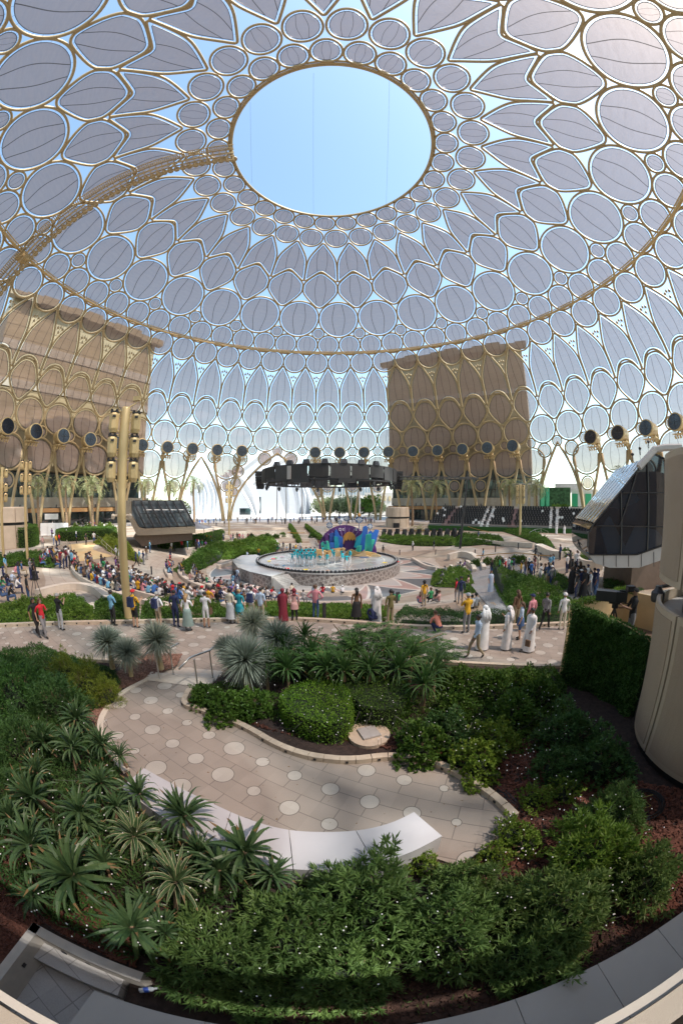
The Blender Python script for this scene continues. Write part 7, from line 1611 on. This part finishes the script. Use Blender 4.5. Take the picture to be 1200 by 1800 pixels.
def hair_mesh(kind, pose):
    key = (kind, pose)
    if key in HM: return HM[key]
    j = skel(pose); c = np.array(j['hd']) + [0, -.012, .02]; mb = MB(); n = 12; rs = np.random.RandomState(3)
    def cap(rx, ry, rz, lo, back=0.0):
        V = []; m = 6
        for i in range(m+1):
            ph = (PI/2)*(1-i/m) if lo >= 0 else None
            t = i/m*(PI/2+lo)
            for k in range(n):
                a = 2*PI*k/n; fr = max(0, math.sin(a)); tt = t*(1-.42*fr) ; V.append((c[0]+rx*math.sin(tt)*math.cos(a), c[1]+ry*math.sin(tt)*math.sin(a)-back*t*.02, c[2]+rz*math.cos(tt)))
        mb.add(V, [(i*n+k, (i+1)*n+k, (i+1)*n+(k+1) % n, i*n+(k+1) % n) for i in range(m) for k in range(n)])
    if kind == 'short': cap(.095, .112, .102, .25)
    if kind == 'long':
        cap(.100, .115, .105, .3); mb.tube([(c[0], c[1]-.07, c[2]+.02), (c[0], c[1]-.095, c[2]-.10), (c[0], c[1]-.11, c[2]-.26)], [.085, .088, .05], 8, sect=(1, .6), nor=[(0, 1, .01)]*3)
    if kind == 'bun': cap(.096, .112, .102, .25); mb.sph((c[0], c[1]-.12, c[2]+.05), .04, 8, 6)
    if kind in ('cap',):
        cap(.102, .118, .110, .02); mb.box((c[0], c[1]+.135, c[2]+.035), (.14, .10, .012))
    if kind == 'scarf': 
        cap(.108, .122, .116, .75); mb.tube([(c[0], c[1]-.01, c[2]-.09), (c[0], c[1]-.01, c[2]-.17), (c[0], c[1]-.02, c[2]-.25)], [.085, .10, .16], 10, sect=(1, .75), nor=[(0, 1, .01)]*3)
    if kind == 'ghutra':
        cap(.106, .122, .112, .55)
        for sx, l in ((-.06, .40), (.06, .44), (0, .50)): mb.tube([(c[0]+sx, c[1]-.06, c[2]), (c[0]+sx*1.6, c[1]-.13, c[2]-.2), (c[0]+sx*1.9, c[1]-.15, c[2]-l)], [.07, .085, .06], 7, sect=(1, .4), nor=[(0, 1, .01)]*3)
    HM[key] = mb.mesh('headwear', [HAIRM['black']], smooth=True); return HM[key]
GM = {}
def garment_mesh(kind, pose):
    key = (kind, pose)
    if key in GM: return GM[key]
    mb = MB(); n = 16; sit = pose in ('sit', 'sitphone', 'sitlean', 'floor')
    prof = dict(robe=[(.165, .105, 1.42), (.21, .14, 1.34), (.205, .145, 1.12), (.20, .15, .95), (.215, .165, .6), (.24, .19, .25), (.255, .21, .06)], skirt=[(.150, .115, 1.03), (.19, .15, .90), (.22, .18, .6), (.27, .23, .27)], shorts_skirt=[(.152, .12, 1.02), (.19, .15, .88), (.21, .17, .66)])[kind]
    V = []
    for i, (rx, ry, z) in enumerate(prof):
        for k in range(n):
            a = 2*PI*k/n; fold = 1 + (.05*math.sin(a*5+i*.3)*(i/len(prof))**1.5); y0 = .0
            V.append((rx*math.cos(a)*fold, ry*math.sin(a)*fold + y0 + (.10*(i/len(prof))**2 if pose.startswith('walk') and a < PI else 0), z))
    mb.add(V, [(i*n+k, i*n+(k+1) % n, (i+1)*n+(k+1) % n, (i+1)*n+k)[::-1] for i in range(len(prof)-1) for k in range(n)] + [tuple(range(n))])
    GM[key] = mb.mesh('garment', [CL['white']], smooth=True); return GM[key]
def slotset(o, mats):
    for i, m in enumerate(mats): o.material_slots[i].link = 'OBJECT'; o.material_slots[i].material = m
MOUTH = mat('lips', (.30, .10, .08), .5)
pack = MB(); pack.box((0, -.20, 1.20), (.30, .16, .42), taper=.85); pack.box((0, -.29, 1.12), (.22, .05, .2)); pack_me = None
for s in (-1, 1): pack.tube([(s*.11, -.13, 1.38), (s*.12, .02, 1.44), (s*.13, .12, 1.30), (s*.14, .0, 1.05)], .018, 5)
pack_me = pack.mesh('backpack', [CL['navy']]); bag = MB(); bag.box((.24, .06, .80), (.08, .26, .26), taper=.8); bag.tube([(.24, -.04, .92), (.16, -.02, 1.40), (.24, .14, .92)], .012, 5); bag_me = bag.mesh('shoulder_bag', [CL['brown']])
PN = [0]; FARMB = MB(); FARM = []
def person_far(me_list):
    pass
def person(loc, ang, pose='stand', top='white', bot='navy', skin=1, hair='short', hc='black', label=None, group=None, sleeves=False, shorts=False, garment=None, gcol=None, h=1.72, fat=1.0, extra=None, shoe=None, mask=False, merge=False):
    """ang = compass direction faced (degrees, 0 = +y, clockwise)"""
    if merge:
        S_ = SKIN[skin]; T = Matrix.Translation(loc) @ Matrix.Rotation(-math.radians(ang), 4, 'Z') @ Matrix.Scale(h/1.70, 4); T = np.array(T)
        items = [(body_mesh(pose, fat)[0], [S_, CL[top], CL[bot], SHOE, CL[top] if sleeves else S_, S_ if shorts else CL[bot], HAIRM['black'], MOUTH]), (hair_mesh(hair, pose), [CL.get(hc) or HAIRM[hc]] if hair in ('cap', 'scarf', 'ghutra') else [HAIRM.get(hc, HAIRM['black'])])]
        if garment: items.append((garment_mesh(garment, pose), [CL[gcol or top]]))
        for me_, ms in items:
            for m_ in ms:
                if m_ not in FARM: FARM.append(m_)
            co = np.empty(len(me_.vertices)*3); me_.vertices.foreach_get('co', co); co = co.reshape(-1, 3) @ T[:3, :3].T + T[:3, 3]; F = [tuple(p.vertices) for p in me_.polygons]; mi = [FARM.index(ms[min(p.material_index, len(ms)-1)]) for p in me_.polygons]
            FARMB.add(co, F); FARMB.m[-len(F):] = mi
        return None
    me, j = body_mesh(pose, fat); o = bpy.data.objects.new('person', me); COL.objects.link(o); S_ = SKIN[skin]
    slotset(o, [S_, CL[top], CL[bot], shoe or SHOE, CL[top] if sleeves else S_, S_ if shorts else CL[bot], HAIRM['black'], MOUTH if not mask else CL['skyblue']])
    o.location = loc; o.rotation_euler = (0, 0, -math.radians(ang)); o.scale = (h/1.70,)*3
    hm = hair_mesh(hair, pose); q = bpy.data.objects.new({'cap': 'cap', 'scarf': 'headscarf', 'ghutra': 'head_cloth'}.get(hair, 'hair'), hm); COL.objects.link(q); q.parent = o; slotset(q, [CL.get(hc) or HAIRM[hc]] if hair in ('cap', 'scarf', 'ghutra') else [HAIRM.get(hc, HAIRM['black'])])
    if garment: q = bpy.data.objects.new({'robe': 'robe', 'skirt': 'skirt'}.get(garment, 'skirt'), garment_mesh(garment, pose)); COL.objects.link(q); q.parent = o; slotset(q, [CL[gcol or top]])
    if extra in ('backpack', 'bag'):   # worn bags are things of their own
        c_ = extra; lab_b = ('%s backpack worn by the ' if c_ == 'backpack' else '%s shoulder bag carried by the ') % ('navy' if c_ == 'backpack' else 'brown')
        q = bpy.data.objects.new(c_ if c_ == 'backpack' else 'shoulder_bag', pack_me if c_ == 'backpack' else bag_me); COL.objects.link(q); q.location = o.location; q.rotation_euler = o.rotation_euler; q.scale = o.scale
        tag(q, (lab_b + (label or 'onlooker'))[:110], 'bag'); q['label'] = ' '.join(q['label'].split()[:15])
    tag(o, label, 'person', group); PN[0] += 1; return o
def at_feet(px, py): return tuple(at(px, py))
def face(loc, tx=0, ty=AX): return math.degrees(math.atan2(tx-loc[0], ty-loc[1]))
# ---------- standing onlookers near the dotted path: (px, py feet, pose, top, bottom, skin, hair, haircolour, kwargs, label)
ON = [(68, 1118, 'walkphone', 'black', 'black', 1, 'long', 'black', dict(mask=1), 100, 'woman in black walking arm in arm behind the one in red'),
 (80, 1120, 'walkphone', 'red', 'grey', 0, 'long', 'brown', dict(mask=1), 100, 'woman in red top and grey trousers walking at left with a phone'),
 (109, 1108, 'photo', 'black', 'lightgrey', 0, 'short', 'grey', {}, 5, 'grey haired man in black shirt and pale trousers filming at left'),
 (52, 1062, 'stand', 'black', 'denim', 1, 'short', 'black', {}, 30, 'man in black shirt and jeans beside the press tripod at left'),
 (201, 1100, 'folded', 'skyblue', 'black', 2, 'short', 'black', {}, 15, 'man in light blue shirt and black trousers with folded arms'),
 (240, 1104, 'onephone', 'mustard', 'black', 0, 'cap', 'red', dict(shorts=1, extra='backpack', h=1.82), 10, 'man in yellow shirt and red cap beside the tall mast'),
 (281, 1104, 'akimbo', 'white', 'khaki', 0, 'short', 'grey', dict(shorts=1, extra='backpack', fat=1.1), 15, 'bald man in white shirt and khaki shorts, hands on hips'),
 (311, 1103, 'stand', 'navy', 'navy', 1, 'short', 'black', dict(h=1.78), 5, 'man all in navy blue standing beside the woman in a long skirt'),
 (332, 1109, 'onephone', 'white', 'grey', 0, 'long', 'fair', dict(garment='skirt', gcol='sage'), 0, 'fair haired woman in white top and long grey-green skirt'),
 (364, 1104, 'photo', 'white', 'white', 1, 'short', 'black', dict(shorts=1, extra='bag'), 0, 'man in white shirt and white shorts filming with both hands'),
 (407, 1096, 'stand', 'cream', 'lightgrey', 3, 'short', 'black', dict(garment='skirt', gcol='lightgrey'), 20, 'person in cream top and pale long skirt left of the waving woman'),
 (423, 1098, 'wave', 'teal', 'teal', 0, 'bun', 'fair', dict(garment='shorts_skirt', gcol='teal', shorts=1), 10, 'fair haired woman in teal dress raising one arm'),
 (444, 1092, 'stand', 'white', 'khaki', 1, 'short', 'black', dict(extra='backpack'), 10, 'man in white shirt with a backpack right of the waving woman'),
 (460, 1094, 'stand', 'paleblue', 'khaki', 1, 'short', 'black', {}, 15, 'man in pale blue chequered shirt near the maroon dressed woman'),
 (498, 1092, 'stand', 'maroon', 'black', 2, 'scarf', 'maroon', dict(garment='robe', gcol='maroon', h=1.62), 0, 'woman in maroon head scarf and maroon dress'),
 (518, 1092, 'stand', 'rose', 'black', 2, 'scarf', 'maroon', dict(garment='shorts_skirt', gcol='rose', sleeves=1, h=1.62), 355, 'woman in dusty pink coat with maroon head scarf'),
 (555, 1088, 'akimbo', 'pink', 'denim', 1, 'short', 'brown', dict(sleeves=1, h=1.78, fat=1.1), 20, 'broad man in pink shirt with hands on his hips'),
 (626, 1092, 'stand', 'brown', 'black', 1, 'long', 'black', dict(extra='bag', garment='skirt', gcol='black', h=1.66), 350, 'woman with long dark hair and black skirt before the shrub bed'),
 (661, 1094, 'stand', 'white', 'white', 1, 'ghutra', 'white', dict(garment='robe', sleeves=1, h=1.76), 350, 'man in white robe and head cloth left of the olive shirted man'),
 (685, 1100, 'onephone', 'olive', 'khaki', 1, 'short', 'black', dict(h=1.74), 345, 'man in olive shirt and beige trousers'),
 (768, 1112, 'crouch', 'salmon', 'navy', 1, 'short', 'brown', {}, 340, 'man in salmon shirt squatting at the far curb'),
 (656, 1096, 'crouch', 'navy', 'navy', 3, 'short', 'black', {}, 350, 'man in dark blue crouching behind the white robed man'),
 (818, 1113, 'photo', 'mustard', 'grey', 1, 'cap', 'lightgrey', dict(h=1.82), 350, 'tall man in yellow shirt and grey cap taking a picture'),
 (846, 1142, 'onephone', 'white', 'white', 1, 'ghutra', 'white', dict(garment='robe', sleeves=1, h=1.8), 0, 'man in white robe and white head cloth seen from behind'),
 (834, 1157, 'walk', 'paleblue', 'khaki', 2, 'short', 'black', dict(sleeves=1, mask=1, h=1.70), 265, 'man in pale shirt and khaki trousers striding to the left, nearest of all'),
 (888, 1141, 'onephone', 'white', 'white', 1, 'ghutra', 'white', dict(garment='robe', sleeves=1, h=1.76), 320, 'man in white robe with hanging white head cloth, hand at his face'),
 (927, 1144, 'walk', 'white', 'white', 2, 'short', 'black', dict(garment='robe', sleeves=1, mask=1, h=1.74), 250, 'man in white robe with short black hair holding a brown bag'),
 (911, 1124, 'stand', 'paleblue', 'denim', 0, 'long', 'brown', dict(garment='shorts_skirt', gcol='denim', shorts=1, h=1.64, extra='bag'), 300, 'woman in white top and denim shorts between the robed men'),
 (930, 1110, 'stand', 'pink', 'brown', 1, 'cap', 'navy', dict(sleeves=1), 345, 'man in pink shirt behind the robed man with brown bag'),
 (905, 1100, 'stand', 'brown', 'khaki', 1, 'long', 'brown', {}, 350, 'brown haired person hidden behind the hanging head cloth'),
 (955, 1107, 'walk', 'grey', 'black', 1, 'short', 'black', dict(sleeves=1, mask=1), 60, 'slim man in dark shirt and black trousers left of the white capped man'),
 (986, 1107, 'stand', 'white', 'cream', 1, 'cap', 'white', dict(sleeves=1), 20, 'man in white shirt and white round cap standing at the curb')]
for px, py, pose, top, bot, sk, hr, hc_, kw, ang, lab in ON:
    kw = dict(kw); kw['mask'] = bool(kw.get('mask')); person(at_feet(px, py), ang, pose, top, bot, sk, hr, hc_, lab, None, **kw)
person(at_feet(861, 1041), 170, 'stand', 'paleblue', 'paleblue', 0, 'long', 'brown', 'woman in long light blue dress walking on the cobbled ramp', garment='robe', gcol='paleblue', h=1.66)
for x_, l_ in ((977, 'left'), (991, 'right')): person(at_feet(x_, 939), 200, 'stand', 'white', 'white', 2, 'ghutra', 'white', '%s one of two men in white robes before the grandstand' % l_, garment='robe', sleeves=True)
c = at(927, 1125, 0.75); mb = MB(); mb.box((c.x+.02, c.y, .62), (.07, .2, .24), .4); tag(mb.build('hand_bag', CL['brown']), 'small brown bag in the hand of the short haired robed man', 'bag')
# camera operator on the platform
op = far(1108, 1100, 10.9); person((op.x, op.y, 1.5), 300, 'lean', 'black', 'grey', 1, 'cap', 'black', 'camera operator in black shirt and headphones on the platform', h=1.72)
# ---------- dancers
DP_ = [(518, 990), (523, 994), (527, 989), (531, 996), (535, 990), (539, 995), (543, 990), (547, 996), (551, 989), (554, 994), (521, 985), (530, 984), (538, 984), (546, 984), (553, 984), (514, 994), (562, 986), (575, 996), (587, 990), (584, 985), (602, 994), (600, 988), (609, 999), (615, 989), (567, 981)]
for k, (x, y) in enumerate(DP_):
    p = at(x, y, -1.9); lab = 'dancer in turquoise and white in the dense group' if k < 16 else 'dancer in turquoise top and white trousers, ' + ['crouching right of the dense group', 'in the middle front of the stage', 'right of the middle front dancer', 'turning behind the middle pair', 'left one of the right pair', 'behind the right pair', 'nearest the stage edge at right', 'rightmost with arm stretched out', 'standing near the mint ladder board'][k-16]
    person(tuple(p), 180+rnd.uniform(-60, 60), 'crouch' if k == 16 else ('dance1', 'dance2', 'stand')[k % 3], 'turquoise', 'white', rnd.choice((0, 1, 2)), 'short', 'black', lab, 'dancers on the stage', sleeves=True, h=1.75, shoe=CL['white'])
# ---------- seated and standing crowds
TOPS = ['black', 'black', 'black', 'white', 'navy', 'navy', 'red', 'maroon', 'blue', 'grey', 'grey', 'mustard', 'pink', 'green', 'cream', 'purple', 'skyblue', 'white', 'black', 'lightgrey', 'brown', 'denim', 'rose', 'paleblue', 'white']
ROW = {18.4: 'lowest', 20.9: 'second', 23.4: 'middle', 25.9: 'fourth', 28.4: 'highest'}
def crowd_row(r, a0, a1, step, where, grp, seat=.38, skip=.12, pose_p=.25, merge=False):
    a = a0
    while (a < a1):
        a += step*rnd.uniform(.85, 1.3)/r*57.3
        if rnd.random() < skip: continue
        rr = r-.28+rnd.uniform(-.06, .1); x, y, _ = polar(rr, a); z = gz(*polar(r, a)[:2]); hr = rnd.choice(('short', 'short', 'long', 'short', 'cap', 'scarf', 'long')); tp = rnd.choice(TOPS); hc_ = rnd.choice(('black', 'black', 'brown', 'white', 'red')) if hr in ('cap', 'scarf') else rnd.choice(('black', 'black', 'black', 'brown'))
        pose = rnd.choice(('sit', 'sitphone', 'sit', 'sitlean')); lab = 'spectator in %s top with %s %s, %s' % ({'skyblue': 'light blue', 'lightgrey': 'pale grey'}.get(tp, tp), hc_, {'short': 'hair', 'long': 'long hair', 'cap': 'cap', 'scarf': 'head scarf'}[hr], where)
        k = seat + .0; person((x, y, z+k-.43), face((x, y))+rnd.uniform(-18, 18), pose, tp, rnd.choice(('navy', 'black', 'denim', 'grey', 'khaki')), rnd.choice((0, 1, 1, 2, 2, 3)), hr, hc_, lab, grp, sleeves=rnd.random() < .4, h=rnd.uniform(1.55, 1.78), merge=merge)
for r, a0, a1, st_ in ((26.9, 192, 232, .54), (28.4, 192, 234, .50), (29.9, 194, 235, .50), (31.3, 203, 234, .52)): crowd_row(r, a0, a1, st_, '%s row, left crowd' % {26.9: 'lowest', 28.4: 'second', 29.9: 'third', 31.3: 'highest'}[r], 'seated crowd on the left steps', skip=.08)
crowd_row(18.0, 214, 251, .8, 'lowest row by the annex', 'people seated left of the stage', skip=.2)
crowd_row(19.6, 220, 255, .85, 'middle row by the annex', 'people seated left of the stage', skip=.25)
crowd_row(14.25, 169, 192, .95, 'stage bench', 'people on the bench before the stage', seat=.42, skip=.05)
crowd_row(20.9, 199, 208, .7, 'close behind the onlookers', 'people seated behind the shrub bed', skip=.1)
crowd_row(25.4, 196, 228, .6, '', '', seat=.1, merge=True, skip=.1)
crowd_row(22.3, 190, 206, .6, '', '', seat=.05, merge=True, skip=.15); crowd_row(19.5, 184, 206, .6, '', '', seat=.4, merge=True, skip=.1); crowd_row(16.6, 196, 222, .6, '', '', seat=.35, merge=True, skip=.2)
crowd_row(33.0, 226, 242, .7, '', '', seat=.4, merge=True, skip=.1); crowd_row(34.5, 228, 243, .7, '', '', seat=.4, merge=True, skip=.1); crowd_row(21.2, 233, 257, .7, '', '', merge=True, skip=.2)
def scatter(pts, where, grp, ang=None, poses=('stand', 'folded', 'walk', 'onephone'), tops=TOPS, hgt=(1.6, 1.78), kw=None, merge=False):
    for x, y in pts:
        p = at(x, y); tp = rnd.choice(tops); hr = rnd.choice(('short', 'short', 'long', 'cap', 'scarf')); hc_ = rnd.choice(('black', 'black', 'brown')) if hr in ('short', 'long') else rnd.choice(('black', 'white', 'navy')); ro = rnd.random() < .12 and tp in ('white', 'black')
        pose = rnd.choice(poses); verb = 'walking' if pose == 'walk' else ('sitting' if pose in ('sit', 'floor', 'sitlean') else 'standing')
        bt = rnd.choice(('navy', 'black', 'denim', 'khaki', 'grey')); lab = '%s person in %s top and %s bottoms, %s' % (verb, {'skyblue': 'light blue', 'lightgrey': 'pale grey'}.get(tp, tp), bt, where)
        person(tuple(p), (face(p) if ang is None else ang)+rnd.uniform(-50, 50), pose, tp, bt, rnd.choice((0, 1, 1, 2, 2, 3)), hr, hc_, lab, grp, sleeves=rnd.random() < .4, h=rnd.uniform(*hgt), garment='robe' if ro else None, merge=merge, **(kw or {}))
scatter([(205, 985), (211, 990), (240, 996), (246, 991), (253, 993), (258, 984), (264, 972), (300, 982), (302, 970), (316, 960), (320, 966)], 'left plaza', 'people on the left plaza', merge=True)
scatter([(364, 955), (371, 956), (393, 952), (330, 966), (345, 966), (350, 967), (356, 966), (362, 967), (347, 963)], 'by the tent', 'people by the tent', merge=True)
scatter([(406, 952), (410, 952), (416, 953), (421, 951), (427, 952), (436, 951), (442, 950), (417, 950)], 'left of the far stairs, above the bright mound', 'group above the bright mound', merge=True, ang=180)
scatter([(487, 960), (492, 966), (498, 968), (504, 970), (510, 968), (496, 972), (488, 971), (516, 966), (520, 972), (524, 970), (555, 962), (559, 958), (562, 960), (528, 968)], 'at the foot of the far stairs behind the dancers', 'people behind the dancers', merge=True, poses=('sit', 'stand', 'floor', 'stand'))
scatter([(413, 1024), (418, 1024), (410, 1034), (435, 986), (455, 980)], 'left of annex', 'people left of the annex', merge=True)
scatter([(56, 1020), (62, 1020), (86, 992), (94, 996), (107, 998), (113, 1000), (118, 998), (123, 996), (128, 1002), (134, 1004), (76, 965), (95, 958), (100, 962), (105, 958), (92, 945), (118, 950), (152, 958), (166, 955), (135, 955), (186, 940), (194, 938)], 'by the stairs in the left background', 'people by the left stairs', merge=True)
scatter([(840, 950), (848, 986), (877, 1006), (882, 1003), (887, 1010), (893, 1006), (897, 1010), (901, 1012), (922, 1012), (928, 1014), (932, 1020), (936, 1014), (914, 1018), (940, 984), (983, 985), (938, 1008), (944, 1006), (948, 1030), (955, 1032), (961, 1034), (967, 1036), (965, 1008), (970, 1006), (863, 1012)], 'right ramp', 'people on the right ramp')
scatter([(995, 1008), (1000, 1000), (1003, 1020), (1007, 1030), (1012, 1042), (1018, 1046), (1024, 1050), (1029, 1048), (1034, 1050), (1022, 1036), (1030, 1034), (1016, 1030), (1040, 1048), (1046, 1050), (1010, 1052), (1002, 1044)], 'dark clad group', 'dark clad group at right', tops=['black', 'black', 'black', 'grey', 'white', 'navy'])
scatter([(738, 1062), (744, 1066), (800, 1058), (808, 1062), (775, 1030), (779, 1022), (783, 1010)], 'by the round bed', 'people by the round bed', poses=('stand', 'sitlean', 'stand', 'floor'))
scatter([(766, 1056), (771, 1060), (756, 1063), (828, 1072), (835, 1070), (690, 1056), (700, 1058), (808, 1000), (812, 1004), (816, 1000), (822, 1034)], 'right plaza', 'people sitting on the right plaza', poses=('floor', 'sit'))
scatter([(673, 975), (725, 968), (762, 966), (976, 938), (990, 938), (1035, 998), (1012, 1003)], 'far right plaza', 'lone figures on the right plaza', tops=['black', 'white', 'black'])
scatter([(15, 1040), (8, 1025), (22, 1032), (30, 1045), (5, 1060), (18, 1062), (40, 1012), (28, 1018), (12, 1012), (3, 1045), (36, 1030)], 'press area at left', 'press people at the left edge', poses=('sit', 'sitlean', 'stand', 'sitphone'))
pts_far = [(410+rnd.uniform(0, 250), rnd.uniform(914.5, 922)) for _ in range(80)] + [(345+rnd.uniform(0, 60), rnd.uniform(918, 926)) for _ in range(16)] + [(60+rnd.uniform(0, 130), rnd.uniform(926, 934)) for _ in range(22)]
scatter(pts_far, 'far off on the concourse under the portals', 'strollers on the far concourse', merge=True, tops=['black', 'black', 'white', 'navy', 'grey', 'maroon', 'blue'])
tag(FARMB.build('distant_crowd', FARM, smooth=True), 'distant strollers and onlookers scattered on the far concourse and terraces', 'crowd', kind='stuff')
print('PERSONS', PN[0])
# press tripod with camera at left
t = thing('press_tripod', 'black tripod with video camera at left beside the seated crowd', 'tripod', tuple(at(65, 1050)))
mb = MB(); mb.box((0, 0, 1.55), (.2, .42, .2), .7); mb.cyl((.14, .14, 1.56), (.24, .24, 1.56), .07, n=10); mb.build('video_camera', M['black'], t)
for k in range(3): q_ = 2*PI*k/3+.3; mb = MB(); mb.tube([(0, 0, 1.45), (.45*math.cos(q_), .45*math.sin(q_), 0)], .022, 6); mb.build('leg', M['black'], t)

# things that would share a label are told apart by their place
_by = {}
for o in bpy.data.objects:
    if o.parent is None and o.get('label') and o.get('kind') is None: _by.setdefault(o['label'], []).append(o)
_num = {2: 'two', 3: 'three', 4: 'four', 5: 'five', 6: 'six', 7: 'seven', 8: 'eight', 9: 'nine', 10: 'ten', 14: 'fourteen', 16: 'sixteen'}
for lab_, L_ in _by.items():
    if len(L_) < 2: continue
    L_.sort(key=lambda o: math.atan2(o.location.x, o.location.y)); n_ = len(L_)
    for i_, o in enumerate(L_):
        w_ = ('leftmost' if i_ == 0 else 'rightmost' if i_ == n_-1 else 'middle one' if n_ == 3 else ORD[i_]+' from left')
        o['label'] = lab_ + ', ' + w_ + ('' if n_ > 3 else ' of %s' % _num[n_])
